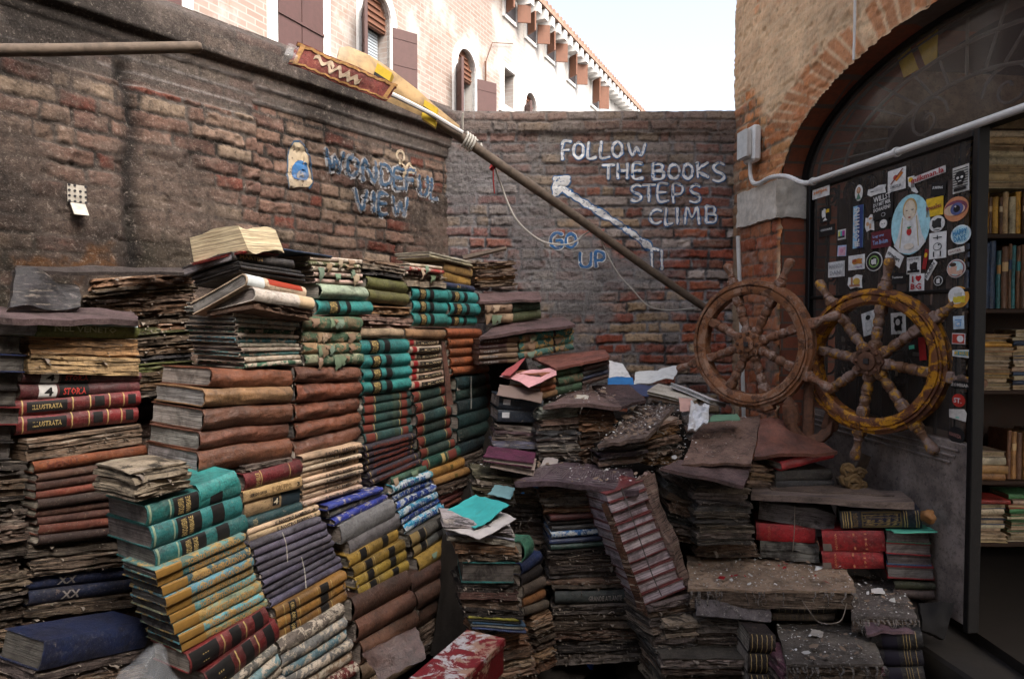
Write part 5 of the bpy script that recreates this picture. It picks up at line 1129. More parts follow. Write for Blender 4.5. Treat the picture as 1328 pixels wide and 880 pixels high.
def rotbook(Mx, L, T, W, col, seed=0, mat='rot', label=None, cat='book', group=None, name='rotten_book', rag=.010, slabs=None, top=None, wav=.004, runseed=0, board=None):
    """a decayed book: layers of swollen paper with a torn uneven edge"""
    rng = random.Random(seed*31+3); k = slabs or max(2, int(round(T/.009))); V = []; F = []; nx = max(8, int(L/.018)); ny = 4
    es = [0]+sorted(rng.random() for _ in range(k-1))+[1]; es = [(e+i/k)/2 if 0 < i < k else e for i, e in enumerate(es)]
    for q in range(k):
        z0, z1 = T*es[q], T*es[q+1]; k0 = len(V); off = rng.uniform(-.7, .7)*rag; o2 = rng.uniform(-.9, .9)*rag; rz = rng.uniform(-1, 1)*rag*3.2
        for s in (0, 1):
            for i in range(nx+1):
                for j in range(ny+1):
                    u = i/nx; v = j/ny; x = L*u; y = W*v; z = (z0, z1)[s]
                    nz_ = noise.noise(Vector((x*12, y*8, seed*2.1+q*.9)))*.35*(z1-z0)+wav*noise.noise(Vector((x*6, y*6, runseed*3.1)))
                    if j == 0: y += off+rag*noise.noise(Vector((x*22, z*50, seed+q*5.0)))*1.3+rag*.6*noise.noise(Vector((x*70, z*90, seed+q*9.0)))-(0.25*(z1-z0) if s == 0 else 0)
                    if j == ny: y += rag*noise.noise(Vector((x*22, z*50, seed+q*3.3)))
                    if i == 0: x += o2+rag*noise.noise(Vector((y*26, z*60, seed+q*7.0)))
                    if i == nx: x += o2+rag*noise.noise(Vector((y*26, z*60, seed+q*8.0)))
                    V.append((x-rz*(y-W/2), y+rz*(x-L/2), z+nz_))
        n1 = (nx+1)*(ny+1); Wd = ny+1
        for i in range(nx):
            for j in range(ny):
                a = k0+i*Wd+j; F.append((a+n1, a+n1+Wd, a+n1+Wd+1, a+n1+1)); F.append((a, a+1, a+Wd+1, a+Wd))
        for i in range(nx):
            a = k0+i*Wd; F.append((a, a+Wd, a+Wd+n1, a+n1)); a += ny; F.append((a+n1, a+Wd+n1, a+Wd, a))
        for j in range(ny):
            a = k0+j; F.append((a+n1, a+n1+1, a+1, a)); a = k0+nx*Wd+j; F.append((a, a+1, a+n1+1, a+n1))
    nf = 0
    for q in range(int(L*T*1100) if rag > .003 else 0):      # curled shreds along the torn edge
        x = rng.uniform(0, L); z = rng.uniform(.1, 1)*T; s = rng.uniform(.0012, .0045)*(2.4 if rng.random() < .10 else 1); k0 = len(V); t = rng.uniform(-1, 1); dr = rng.uniform(-1, .3)
        V += [(x-s, .004, z), (x+s*.8, .004, z+s*.2*t), (x+s*(1+t*.4), -rag*.8-s*.9, z+s*dr), (x-s*.5, -rag*.7-s*1.1, z+s*dr*.7+s*.2), (x+s*.4*t, -rag*.8-s*1.6, z+s*dr*2.2)]
        F += [(k0, k0+1, k0+2, k0+3), (k0+3, k0+2, k0+4)]; nf += 2
    if board is None:
        o = meshobj(name, V, F, M[mat], None, color=colr(col, rng), ang=45, mat2=M['scrap'], n2=nf); o.matrix_world = Mx; tagp(o, label, cat, group); return o
    root = empty(name, Mx); tagp(root, label, cat, group)
    meshobj('page_block', V, F, M[mat], root, color=colr(col, rng), ang=45, mat2=M['scrap'], n2=nf)
    for zb in (T-.002, 0):
        V = []; F = []; nx = 12; ny = 6
        for s in (0, 1):
            for i in range(nx+1):
                for j in range(ny+1):
                    u = i/nx; v = j/ny; x = -.004+(L+.008)*u; y = -.006+(W+.006)*v; z = zb+s*.0035+wav*noise.noise(Vector((x*6, y*6, runseed*3.1)))
                    if j == 0: y += .005*noise.noise(Vector((x*30, zb*10, seed)))
                    V.append((x, y, z))
        n1 = (nx+1)*(ny+1); Wd = ny+1
        for i in range(nx):
            for j in range(ny): a = i*Wd+j; F.append((a+n1, a+n1+Wd, a+n1+Wd+1, a+n1+1)); F.append((a, a+1, a+Wd+1, a+Wd))
        for i in range(nx): a = i*Wd; F.append((a, a+Wd, a+Wd+n1, a+n1)); a += ny; F.append((a+n1, a+Wd+n1, a+Wd, a))
        for j in range(ny): a = j; F.append((a+n1, a+n1+1, a+1, a)); a = nx*Wd+j; F.append((a, a+1, a+n1+1, a+n1))
        meshobj('board', V, F, M['worn'], root, color=colr(board, rng), ang=45)
    return root
# row of piles on the left: its front runs along this line
RP = Vector((-.942, 2.2, 0)); RDI = Vector((.5, .866, 0)); RNO = Vector((.866, -.5, 0))
def drow(px, off):
    r = (px-664)/885; p = RP+RNO*off; t = (r*p.y-p.x)/(RDI.x-r*RDI.y); return p.y+RDI.y*t
_run = [0]
def run(n, q, d, cols, look, where, style='cloth', W=.2, bands=(), texts=(), flip=False, pagecol='page', mat=None, wav=.0032, bend=0, bulge=.16, rot=False, rag=.01, pages='pages', group=None, uneven=.14, fly=0, name=None, board=None, shift=0.011, ordn=True, cat='book', slabs=None):
    """n books between the photograph corners TL TR BL BR (spine face); d = distance offset of the row or (left, right) distances"""
    TL, TR, BL, BR = q; _run[0] += 1; rs_ = _run[0]; rng = random.Random(rs_*101)
    def dp(p, side): return drow(p[0], d) if not isinstance(d, tuple) else d[side]
    e = [0.0]; ws = [1+uneven*rng.uniform(-1, 1) for _ in range(n)]; tot = sum(ws)
    for w in ws: e.append(e[-1]+w/tot)
    out = []
    for i in range(n):     # i = 0 at the top
        f0, f1 = e[i], e[i+1]
        L_ = lambda a, b, f: (a[0]+(b[0]-a[0])*f, a[1]+(b[1]-a[1])*f)
        tl, tr, bl, br = L_(TL, BL, f0), L_(TR, BR, f0), L_(TL, BL, f1), L_(TR, BR, f1)
        ptl, ptr, pbl, pbr = [U(*p, dp(p, s)) for p, s in ((tl, 0), (tr, 1), (bl, 0), (br, 1))]
        L = (pbr-pbl).length*(1-shift*rng.random()*3); x = pbr-pbl; up = ptl-pbl; up2 = ptr-pbr
        upm = (up+up2)/2; upm = upm-x*(upm.dot(x)/x.dot(x)); T = max(.004, upm.length)
        Mx = frame(pbl, x, upm)
        if shift: Mx = Mx @ Matrix.Translation((rng.uniform(-1, 1)*shift*.5, rng.uniform(-.5, 1)*shift, 0)) @ Matrix.Rotation(rng.uniform(-1, 1)*shift*2.5, 4, 'Z')
        w = W*(1+rng.uniform(-.05, .05))
        if flip: Mx = Mx @ Matrix.Translation((L, w, 0)) @ Matrix.Rotation(math.pi, 4, 'Z')
        c = cols[i % len(cols)] if isinstance(cols, list) else cols
        sd = rs_*50+i; NB[0] += 1
        if n == 1: lab = f'{look}, {where}'
        else:
            od_ = 'lowest' if (i == n-1 and n > 2) else (ORD[i] if not (n == 2 and i == 1) else 'lower'); od_ = 'upper' if n == 2 and i == 0 else od_
            lab = f'{look}, {od_} one {where}' if od_ in ('top', 'lowest', 'upper', 'lower') else f'{look}, {od_} down {where}'
        g = group or ((look+'s') if n > 1 else None)
        bd = bands[i % len(bands)] if (bands and isinstance(bands[0], list)) else bands; tx = texts[i % len(texts)] if (texts and isinstance(texts[0], list)) else texts
        if rot: o = rotbook(Mx, L, T*.99, w, tint(colr(c), rng) if (mat or 'rot') in ('rot', 'wet') else colr(c), sd, mat or 'rot', lab, cat, g, name or 'rotten_book', rag, runseed=rs_, wav=wav, board=board, slabs=slabs)
        else: o = book(Mx, L, T, w, colr(c, rng), style, sd, bulge, bd, tx, pagecol, mat, wav, bend, rs_, lab, cat, g, name or {'cloth': 'hardback_book', 'leather': 'leather_book', 'pale': 'paperback_book', 'worn': 'worn_book', 'painted': 'tattered_book'}.get(style, 'book'), pages, fly)
        out.append(o)
    return out
BKc = (.012, .011, .011); GL = (.42, .30, .12)
TB = [(.17, .36, BKc), (.46, .58, BKc)]
TBt = [('ENCICLOPEDIA', .20, .33, -1, GL)]
# ---- left pile (two columns reaching the frame edge)
run(1, ((47, 416), (179, 416), (46, 437), (180, 439)), (2.0, 2.3), (.14, .15, .04), 'grey green book with pale top edge', 'under the flat board left', 'worn', bands=[(.02, .98, (.40, .48, .46), (.72, .98))], texts=[('NEL VENETO', .15, .75, .35, (.35, .35, .2))])
run(2, ((41, 438), (183, 439), (39, 484), (184, 487)), (2.0, 2.3), ['tan', (.42, .27, .14)], 'tan book with bare torn spine', 'in the leftmost pile', rot=True, mat='tornpaper', rag=.004, wav=.002)
run(2, ((27, 480), (182, 484), (25, 518), (182, 512)), (2.0, 2.3), 'maroon', 'maroon book with white spine label', 'above the bright red pair left', bands=[(.14, .28, (.55, .53, .50)), (.30, .54, BKc)], texts=[('STORIA', .33, .52, .5, (.4, .04, .03)), ('4', .18, .25, .6, BKc)])
run(2, ((22, 520), (184, 505), (22, 565), (184, 546)), (2.0, 2.3), [(.17, .010, .011), (.155, .010, .011)], 'bright red book with black labels', 'in the leftmost pile', bands=[(.08, .38, BKc, (.2, .85)), (.60, .68, BKc, (.2, .85)), (.88, .95, BKc, (.2, .85)), (.045, .055, GL), (.42, .43, GL), (.56, .57, GL), (.72, .73, GL), (.84, .85, GL)], texts=[('ILLUSTRATA', .12, .34, .3, GL)])
run(1, ((36, 570), (186, 549), (38, 598), (188, 574)), (2.0, 2.3), 'rotbrown', 'ragged brown book', 'below the two red ones far left', rot=True, mat='tornpaper', rag=.006)
run(1, ((42, 600), (190, 575), (43, 614), (190, 590)), (2.0, 2.3), 'orange', 'orange brown book reading MENU', 'below the ragged brown one', 'worn', texts=[('MENU', .10, .35, .5, (.1, .03, .02))])
run(8, ((43, 615), (190, 592), (48, 706), (190, 690)), (2.0, 2.3), ['dkbrown', (.06, .025, .018), 'orangered', (.035, .02, .016)], 'dark red brown book', 'below the orange MENU book', 'worn', mat='worn')
run(2, ((40, 707), (190, 692), (34, 748), (190, 730)), (2.0, 2.3), 'rotdark', 'blackened rotten book', 'above the navy pair far left', rot=True)
run(2, ((32, 749), (190, 731), (30, 786), (190, 764)), (2.0, 2.3), 'navy', 'scuffed navy book', 'deep in the leftmost pile', 'worn', texts=[('XX', .25, .4, .6, 'greypage')])
run(3, ((30, 787), (195, 765), (22, 830), (195, 815)), (2.0, 2.3), 'rotdark', 'black decayed book', 'at the foot of the leftmost pile', rot=True)
run(1, ((50, 836), (188, 802), (49, 870), (188, 838)), (1.75, 2.05), (.007, .016, .055), 'thick dark blue book', 'lying alone at the lower left', 'cloth', W=.17, pagecol='darkpage', bulge=.05)
run(3, ((44, 872), (192, 840), (44, 925), (192, 890)), (1.75, 2.05), 'rotdark', 'black rotten book', 'under the thick dark blue book', rot=True, W=.2)
run(7, ((-60, 432), (36, 436), (-60, 600), (22, 596)), (1.75, 1.98), ['black', 'dkblue', 'dkgrey', 'black', 'darkred', 'black', 'dkgrey'], 'blackened page ended book', 'at the left frame edge', 'worn', pagecol='darkpage', flip=True, pages='pages_dark')
run(9, ((-60, 602), (34, 598), (-60, 800), (30, 782)), (1.75, 1.98), ['rotdark', 'rotbrown', 'rotdark'], 'crumbled brown book', 'low at the left frame edge', rot=True)
run(3, ((-60, 800), (26, 784), (-60, 880), (24, 860)), (1.75, 1.98), 'rotdark', 'pitch dark rotten book', 'in the bottom left corner', rot=True)
# behind the left pile
run(6, ((118, 362), (252, 352), (112, 440), (255, 428)), (2.44, 2.66), ['rotbrown', (.16, .11, .07), 'rotbrown'], 'swollen wavy rotten book', 'heaped before the left wall', rot=True, rag=.016, wav=.016, W=.12)
run(8, ((140, 430), (255, 420), (150, 520), (255, 512)), (2.46, 2.66), [(.07, .08, .03), 'rotbrown', 'rotbrown', 'dkgrey'], 'brown decayed book', 'in the gap beside the slate spines', rot=True, W=.12)
# ---- first column, top to bottom
run(1, ((303, 290), (363, 297), (314, 325), (363, 327)), (2.22, 2.40), (.66, .50, .32), 'fat coverless book with bare cream page edges', 'crowning the left book pile', rot=True, mat='creampages', W=.21, rag=.003, wav=.014, slabs=1, name='coverless_book')
run(1, ((314, 326), (364, 328), (315, 328), (364, 331)), (2.21, 2.40), (.30, .02, .015), 'loose red board', 'under the fat cream topmost book', 'cloth', W=.2)
run(1, ((299, 322), (384, 338), (303, 336), (385, 347)), (2.2, 2.44), 'dkgrey', 'dark worn book with grey pages', 'under the cream topmost book', 'worn', W=.24, pagecol=(.35, .32, .30), texts=[('MARTIN', .1, .45, .5, (.35, .22, .1))], wav=.004)
run(3, ((308, 338), (392, 350), (310, 352), (396, 366)), (2.2, 2.44), ['black', 'dkgrey', 'black'], 'thin black book with torn spine', 'near the top of the left pile', 'painted', W=.25, mat='worn', pagecol='darkpage')
run(1, ((317, 352), (394, 369), (324, 368), (401, 384)), (2.18, 2.44), (.48, .36, .24), 'beige book with a red title panel', 'above the white worn one', 'pale', W=.25, bands=[(.35, .92, (.28, .035, .015), (.35, .95)), (.02, .28, (.52, .54, .52))], pagecol='greypage')
run(1, ((326, 369), (403, 386), (330, 388), (406, 402)), (2.18, 2.44), (.56, .50, .42), 'fat white worn book', 'on the stack of splintered thin books', 'pale', W=.25, bands=[(.72, .98, (.50, .36, .22))], pagecol='greypage')
run(1, ((330, 386), (404, 402), (332, 398), (406, 414)), (2.19, 2.45), 'rotdark', 'flat dark rotten book', 'under the fat white worn one', rot=True)
LC = [(.42, .36, .30), (.30, .34, .30), (.46, .38, .30), (.34, .36, .32), (.48, .40, .32), (.06, .15, .10), (.46, .38, .32), (.10, .26, .28), (.35, .34, .26), (.44, .34, .26), (.10, .22, .22), (.46, .36, .26), (.05, .13, .08)]
run(13, ((297, 391), (384, 402), (316, 478), (392, 472)), .0, LC, 'thin flaking patchwork coloured book', 'in the splintered stack', 'painted', W=.25, wav=.003, pagecol='darkpage', pages='pages_dark', bulge=.08, shift=.012, name='tattered_book')
run(1, ((283, 482), (380, 476), (274, 502), (380, 502)), 0, 'brownr', 'creased red brown leather volume', 'topmost of the big left leather ones', 'leather', W=.27, pagecol=(.30, .26, .23), wav=.006, bulge=.2, name='leather_book')
run(1, ((271, 504), (379, 500), (265, 527), (378, 521)), 0, (.30, .17, .075), 'ochre tan leather volume', 'between the left brown leather ones', 'leather', W=.27, pagecol=(.34, .30, .28), wav=.005, bulge=.2)
run(3, ((264, 529), (378, 522), (257, 616), (378, 594)), 0, ['brown', 'brown', 'brownr'], 'big stained brown leather volume', 'under the ochre tan one', 'leather', W=.27, pagecol=(.42, .38, .36), wav=.005, bulge=.22)
# teal pile
run(1, ((156, 611), (252, 603), (175, 652), (246, 636)), .13, (.30, .24, .17), 'thick rotten book with crumbling top', 'on the near teal volumes', rot=True, mat='tornpaper', W=.20, rag=.014, wav=.01)
run(1, ((253, 632), (306, 606), (257, 656), (308, 634)), .11, 'teal', 'short teal volume', 'pushed under the big leather books', 'cloth', W=.22)
run(3, ((188, 656), (309, 620), (200, 738), (318, 689)), .12, [(.02, .17, .16), (.02, .15, .145), (.018, .14, .13)], 'big teal volume with gilt lettered labels', 'of the near pile', 'cloth', W=.21, bulge=.10, pagecol=(.20, .175, .155), bands=[(.26, .52, BKc), (.64, .78, BKc), (.02, .04, (.25, .30, .2)), (.22, .235, (.25, .3, .2))], texts=[('ENCICLOPEDIA', .30, .36, -1, GL), ('UNIVERSALE', .38, .43, -1, GL), ('V', .32, .44, .3, GL)][:2], wav=.002)
# yellow / blue leaning pile
YB = [('SCIENZA/TECNICA/CINCIO', .32, .92, .62, (.46, .27, .10))]
run(9, ((199, 740), (317, 690), (235, 848), (348, 788)), .15, [(.10, .22, .20), (.08, .26, .30), (.07, .16, .18), (.09, .24, .28), (.20, .22, .14), (.13, .34, .36), (.22, .28, .20), (.12, .32, .36), (.20, .30, .22)], 'yellow tipped teal encyclopedia volume', 'of the leaning pile', 'painted', mat='yb', W=.17, bulge=.06, bands=[(.0, .26, (.26, .14, .035))], texts=YB, wav=.002, pagecol='darkpage', pages='pages_dark', name='encyclopedia_volume')
run(2, ((234, 851), (350, 791), (268, 903), (362, 830)), .17, [(.16, .016, .016), (.14, .014, .015)], 'dark red volume with black panels', 'under the leaning teal pile', 'cloth', W=.17, bulge=.12, bands=[(.02, .34, BKc), (.50, .62, BKc), (.80, .92, BKc), (.40, .415, GL), (.68, .695, GL)], texts=[('III', .15, .22, .4, GL)])
run(4, ((270, 905), (362, 832), (300, 960), (372, 886)), .18, [(.20, .18, .16), (.20, .34, .36), (.3, .25, .2), (.2, .18, .17)], 'pale flaking volume', 'at the bottom of the near pile', 'painted', W=.17)
# fill: small rotten book, maroon, il gruppo, number 4, dark teal
run(1, ((316, 604), (378, 592), (318, 616), (379, 604)), .02, (.13, .10, .08), 'small rotten pocket book', 'squeezed below the red brown leather ones', rot=True, W=.15, rag=.006)
run(1, ((313, 618), (388, 594), (315, 638), (390, 616)), .03, (.12, .012, .014), 'maroon cloth book with gilt lines', 'above the cream one reading IL GRUPPO', 'cloth', W=.18, bands=[(.26, .275, GL), (.76, .77, GL)], texts=[('NOVELLE', .17, .24, -1, GL)])
run(1, ((314, 638), (390, 616), (316, 652), (391, 631)), .03, (.50, .34, .16), 'cream paperback reading IL GRUPPO', 'above the one numbered 4', 'pale', W=.18, bulge=.03, texts=[('SERGIO SAVIA', .10, .38, .3, BKc), ('IL GRUPPO', .46, .80, .5, (.2, .12, .05)), ('3', .9, .95, .4, BKc)])
run(1, ((316, 652), (391, 631), (318, 672), (392, 651)), .03, (.48, .32, .17), 'cream and navy book numbered 4', 'above the plain dark teal one', 'pale', W=.18, bulge=.03, bands=[(.64, 1.0, (.018, .028, .035)), (.48, .60, BKc, (.25, .8)), (.455, .46, BKc)], texts=[('4', .50, .58, .4, (.6, .5, .35))])
run(1, ((318, 673), (392, 652), (320, 688), (393, 664)), .035, (.012, .045, .05), 'very dark teal book', 'under the one numbered 4', 'cloth', W=.18, texts=[('ITALIA', .08, .16, -1, (.3, .25, .15))])
NBT = [[('IL NOSTRO BAMBINO', .36, .87, .66, (.012, .01, .012)), (str(k), .90, .94, .5, BKc)] for k in (12, 1, 8, 6, 9, 7, 3, 4, 2)]
run(2, ((320, 689), (417, 653), (324, 704), (419, 669)), .05, [(.52, .36, .23), (.50, .35, .22)], 'peach paperback reading IL NOSTRO BAMBINO', 'on the slate blue ones', 'pale', W=.18, bulge=.10, texts=NBT[7:9]+NBT[:0], group='paperbacks of one cream series')
run(5, ((381, 473), (466, 478), (381, 596), (468, 572)), 0, ['brown', 'brownr', 'brownr', 'brownr', 'brown'], 'plain red brown leather volume', 'in the middle leather column', 'leather', W=.25, wav=.008, bulge=.24, pagecol='greypage')
run(9, ((390, 591), (467, 573), (393, 657), (472, 633)), .03, [(.52, .35, .22), (.55, .40, .27), (.50, .38, .27)], 'thin cream paperback IL NOSTRO BAMBINO', 'of the cream run', 'pale', W=.18, bulge=.10, texts=NBT, group='paperbacks of one cream series')
run(9, ((323, 705), (418, 670), (349, 790), (446, 737)), .07, [(.10, .088, .115), (.085, .075, .10), (.095, .085, .12)], 'slate violet volume', 'of the string tied pile', 'worn', mat='slate', W=.18, bulge=.16, wav=.002)
run(3, ((353, 791), (444, 741), (363, 833), (452, 779)), .09, [(.24, .11, .025), (.27, .13, .03), (.24, .11, .02)], 'amber leather volume with black bands', 'under the slate violet pile', 'cloth', W=.18, bands=[(.17, .26, BKc), (.60, .72, BKc), (.10, .11, GL), (.30, .31, GL), (.56, .565, GL), (.76, .77, GL)], texts=[('TOMO', .185, .24, -1, GL)])
run(6, ((362, 834), (444, 781), (372, 930), (463, 874)), .11, [(.16, .13, .11), (.24, .23, .22), (.12, .20, .24), (.16, .15, .14), (.28, .19, .13), (.12, .02, .02)], 'marbled flaking volume', 'of the bottom pile', 'painted', W=.18, wav=.003, name='tattered_book')
# second column top
run(1, ((366, 321), (428, 331), (366, 325), (430, 334)), .0, (.012, .035, .08), 'thin open blue folder', 'lying on top of the ragged second column', 'cloth', W=.22)
run(4, ((398, 330), (468, 337), (408, 358), (472, 361)), .0, [(.34, .26, .20), (.12, .13, .06), (.32, .22, .16), (.40, .30, .24)], 'shredded thin book', 'above the rolled pale green one', 'painted', W=.2, fly=2, shift=.014, wav=.003)
run(1, ((408, 361), (472, 363), (410, 367), (473, 369)), .0, (.55, .40, .33), 'thin pinkish board book', 'above the rolled pale green one', 'pale', W=.2)
run(1, ((412, 367), (474, 372), (413, 387), (476, 390)), .0, 'palegreen', 'pale green cloth book with round back', 'above a lone teal volume', 'worn', mat='leather', W=.2, bulge=.34, wav=.004)
run(1, ((407, 388), (478, 391), (410, 408), (480, 408)), .0, 'teal', 'lone teal volume with black bands', 'under the pale green one', 'cloth', W=.2, bulge=.24, bands=[(.20, .38, BKc), (.50, .58, BKc)], texts=TBt)
run(4, ((388, 408), (467, 411), (392, 474), (468, 472)), .0, [(.18, .14, .08), (.42, .32, .20), (.34, .22, .12), (.22, .22, .14)], 'torn book with green cloth rags', 'in the ragged second column', 'painted', mat='greenrag', W=.2, fly=5, shift=.012, wav=.005)
# third column
run(3, ((468, 334), (522, 342), (470, 355), (526, 361)), .0, ['rotbrown', (.20, .15, .11), 'dkgrey'], 'curling rotten book', 'above the olive pair', rot=True, mat='tornpaper', W=.2, rag=.012)
run(2, ((475, 357), (528, 366), (477, 391), (531, 396)), .0, [(.095, .095, .03), (.105, .10, .035)], 'olive cloth volume', 'of the third column', 'cloth', W=.2, bulge=.22, wav=.003)
run(1, ((479, 395), (531, 399), (479, 406), (533, 408)), .0, 'tan', 'beige torn book with lolling page', 'under the olive pair', rot=True, mat='tornpaper', W=.2, rag=.008)
run(1, ((467, 409), (533, 411), (467, 424), (535, 426)), .0, (.28, .18, .13), 'heap of loose shredded pages', 'above the worn buff pair', rot=True, mat='tornpaper', W=.2, rag=.014, name='page_bundle')
run(1, ((467, 425), (524, 426), (467, 438), (524, 438)), .0, (.36, .25, .16), 'worn buff book', 'lying left above the four teal volumes', 'painted', W=.2, mat='pale')
run(1, ((525, 426), (576, 427), (525, 438), (577, 439)), .0, (.30, .17, .09), 'worn buff book', 'lying right above the cream striped run', 'painted', W=.2, mat='worn')
run(4, ((467, 439), (528, 439), (467, 513), (529, 505)), .0, 'teal', 'bright teal volume with black bands', 'in the four high teal run', 'cloth', W=.2, bulge=.24, bands=TB, texts=TBt)
run(5, ((469, 514), (533, 506), (471, 576), (537, 562)), .0, [(.018, .055, .05), (.014, .045, .04)], 'dark green volume with red bands', 'below the four teal ones', 'cloth', W=.19, bulge=.16, bands=[(.03, .20, (.14, .035, .025)), (.78, .90, (.14, .035, .025)), (.22, .235, GL), (.74, .755, GL), (.60, .68, (.05, .07, .05))])
run(6, ((469, 577), (536, 562), (480, 630), (546, 601)), .02, [(.028, .022, .035), (.035, .02, .03)], 'thin navy volume with rust lettering', 'above the blue comic like books', 'cloth', W=.18, bulge=.14, bands=[(.04, .05, GL), (.93, .94, GL)], texts=[('LA NUOVA ENCICLOPEDIA', .16, .86, .55, (.20, .05, .03))], group='navy volumes with rust lettering')
run(3, ((420, 655), (497, 632), (432, 683), (503, 649)), .055, [(.03, .05, .30), (.16, .15, .14), (.025, .045, .32)], 'royal blue flaking book', 'on the two slate grey ones', 'painted', mat='blueflake', W=.18, bulge=.12)
run(2, ((433, 685), (504, 650), (452, 722), (519, 683)), .07, [(.19, .18, .18), (.20, .19, .19)], 'broad slate grey book', 'above the mustard banded ones', 'worn', W=.18, mat='cloth', bulge=.05)
run(4, ((452, 723), (520, 684), (464, 776), (532, 738)), .09, [(.30, .18, .03), (.26, .15, .025), (.31, .20, .035), (.30, .19, .03)], 'mustard volume with black bands', 'of the mustard run', 'cloth', W=.18, bulge=.12, bands=[(.22, .34, BKc), (.66, .78, BKc), (.18, .19, GL), (.38, .39, GL)])
run(3, ((452, 778), (527, 741), (467, 862), (540, 816)), .11, ['dkbrown', (.13, .055, .035), (.13, .06, .04)], 'scuffed chocolate leather volume', 'left of the bottom pair of columns', 'leather', W=.18, bulge=.2)
run(3, ((466, 864), (541, 818), (476, 930), (552, 872)), .12, 'rotbrown', 'leather bound ruin', 'hidden at the bottom beside the red bench', 'leather', W=.18, bulge=.2)
# fourth column: faded blue, etc.
run(1, ((502, 619), (548, 603), (506, 630), (553, 611)), .02, (.06, .14, .10), 'green rag wrapped book', 'on the faded bright blue run', 'painted', mat='greenrag', W=.18, fly=3)
run(6, ((503, 630), (554, 611), (525, 694), (576, 662)), .03, [(.03, .25, .36), (.025, .09, .35), (.03, .08, .33), (.04, .24, .40), (.03, .09, .34), (.02, .26, .44)], 'crinkled bright blue book with white print', 'of the faded blue run', 'painted', mat='bluefade', W=.18, bulge=.18, texts=[('TOPOLINEA', .22, .80, .55, (.02, .04, .2))][:0] or [('AVVENTURE', .22, .80, .55, (.02, .04, .2))], wav=.004)
run(2, ((526, 696), (576, 667), (536, 724), (579, 698)), .05, [(.08, .075, .065), (.075, .075, .07)], 'grey volume with black and gold bands', 'under the faded blue run', 'cloth', W=.18, bands=[(.0, .20, (.22, .15, .06)), (.24, .38, BKc), (.76, .92, BKc), (.21, .22, GL), (.40, .41, GL)])
run(1, ((536, 725), (580, 699), (541, 744), (584, 716)), .06, (.28, .17, .035), 'peeling mustard book with bare patches', 'above dark brown leather ones', 'painted', W=.18, mat='pale', fly=2)
run(3, ((530, 750), (583, 718), (542, 816), (596, 783)), .08, ['dkbrown', (.10, .045, .032), (.10, .05, .035)], 'dark brown leather volume', 'near the right edge of the bottom row', 'leather', W=.18, bulge=.18)
run(1, ((542, 817), (598, 783), (548, 838), (603, 799)), .09, (.30, .21, .15), 'book stripped to its pale pages', 'just behind the red bench', rot=True, mat='tornpaper', W=.18, rag=.006)
run(3, ((548, 840), (604, 800), (560, 900), (616, 850)), .10, 'rotdark', 'dark rotten volume', 'behind the red bench', rot=True, W=.18)
run(7, ((530, 440), (572, 440), (532, 506), (578, 497)), .0, [(.34, .25, .18), (.42, .32, .24), (.36, .25, .18)], 'cream volume with black title panel', 'of the cream striped run', 'pale', W=.19, bulge=.16, bands=[(.08, .20, (.22, .02, .02)), (.26, .92, BKc, (.2, .8))], texts=[('IL MILIONE', .30, .88, .36, (.45, .34, .2))])
run(6, ((535, 508), (579, 498), (545, 596), (590, 580)), .0, [(.016, .05, .045), (.02, .04, .035)], 'dark green volume with red ends', 'right of the dark green ones', 'cloth', W=.19, bulge=.16, bands=[(.0, .16, (.14, .035, .025)), (.84, .96, (.14, .035, .025)), (.18, .195, GL), (.80, .815, GL)])
run(1, ((543, 598), (594, 579), (546, 613), (597, 592)), .01, (.015, .075, .055), 'emerald volume with red and gilt bands', 'above two caramel books', 'cloth', W=.19, bands=[(.0, .14, (.16, .04, .03)), (.68, .88, (.16, .04, .03)), (.16, .175, GL), (.64, .655, GL), (.5, .58, GL)])
run(2, ((555, 611), (600, 594), (561, 632), (608, 614)), .02, [(.30, .15, .035), (.28, .14, .045)], 'caramel brown volume', 'above three rusty red ones', 'cloth', W=.18, bands=[(.54, .62, (.10, .07, .02), (.3, .8))])
run(1, ((563, 633), (609, 616), (566, 643), (611, 626)), .025, 'rotdark', 'thin rotten book', 'between caramel and rusty books', rot=True, W=.18)
run(3, ((566, 643), (611, 625), (574, 664), (616, 642)), .03, [(.12, .035, .025), (.10, .03, .025), (.15, .045, .03)], 'thin rusty red book', 'left of the turquoise folder', 'worn', W=.18)
# top of fourth and fifth columns
run(3, ((531, 341), (570, 345), (528, 356), (574, 361)), .02, ['beige', (.35, .05, .04), (.14, .03, .03)], 'small red and beige torn book', 'on the far end of the row', 'painted', W=.18, shift=.016, fly=1)
run(1, ((524, 356), (577, 358), (526, 371), (578, 373)), .0, (.40, .30, .22), 'fat block of splayed grey pages', 'on the far teal volumes', rot=True, mat='tornpaper', W=.2, rag=.008)
run(2, ((557, 326), (612, 338), (558, 334), (613, 347)), .0, [(.42, .36, .27), (.36, .29, .2)], 'slanting pale grey book', 'topmost at the far end of the row', 'worn', W=.2, mat='tornpaper')
run(2, ((577, 340), (613, 349), (577, 363), (613, 371)), -.01, [(.30, .17, .06), (.36, .22, .05)], 'golden tan book', 'above the navy one at the far end', 'cloth', W=.18, bulge=.04)
run(1, ((578, 364), (614, 371), (578, 373), (616, 379)), -.01, (.03, .04, .085), 'navy book with a silver mark', 'on the far teal volumes', 'cloth', W=.2, bulge=.2, texts=[('N', .4, .5, .5, GL)])
run(3, ((532, 372), (580, 376), (536, 423), (581, 423)), .0, 'teal', 'far teal volume with black bands', 'of the left half of the pair run', 'cloth', W=.2, bulge=.2, bands=TB, texts=TBt)
run(3, ((581, 375), (619, 380), (582, 423), (620, 422)), .0, 'teal', 'rightmost teal volume with black bands', 'above the orange leather run', 'cloth', W=.2, bulge=.2, bands=[(.10, .36, BKc), (.50, .62, BKc)], texts=TBt)
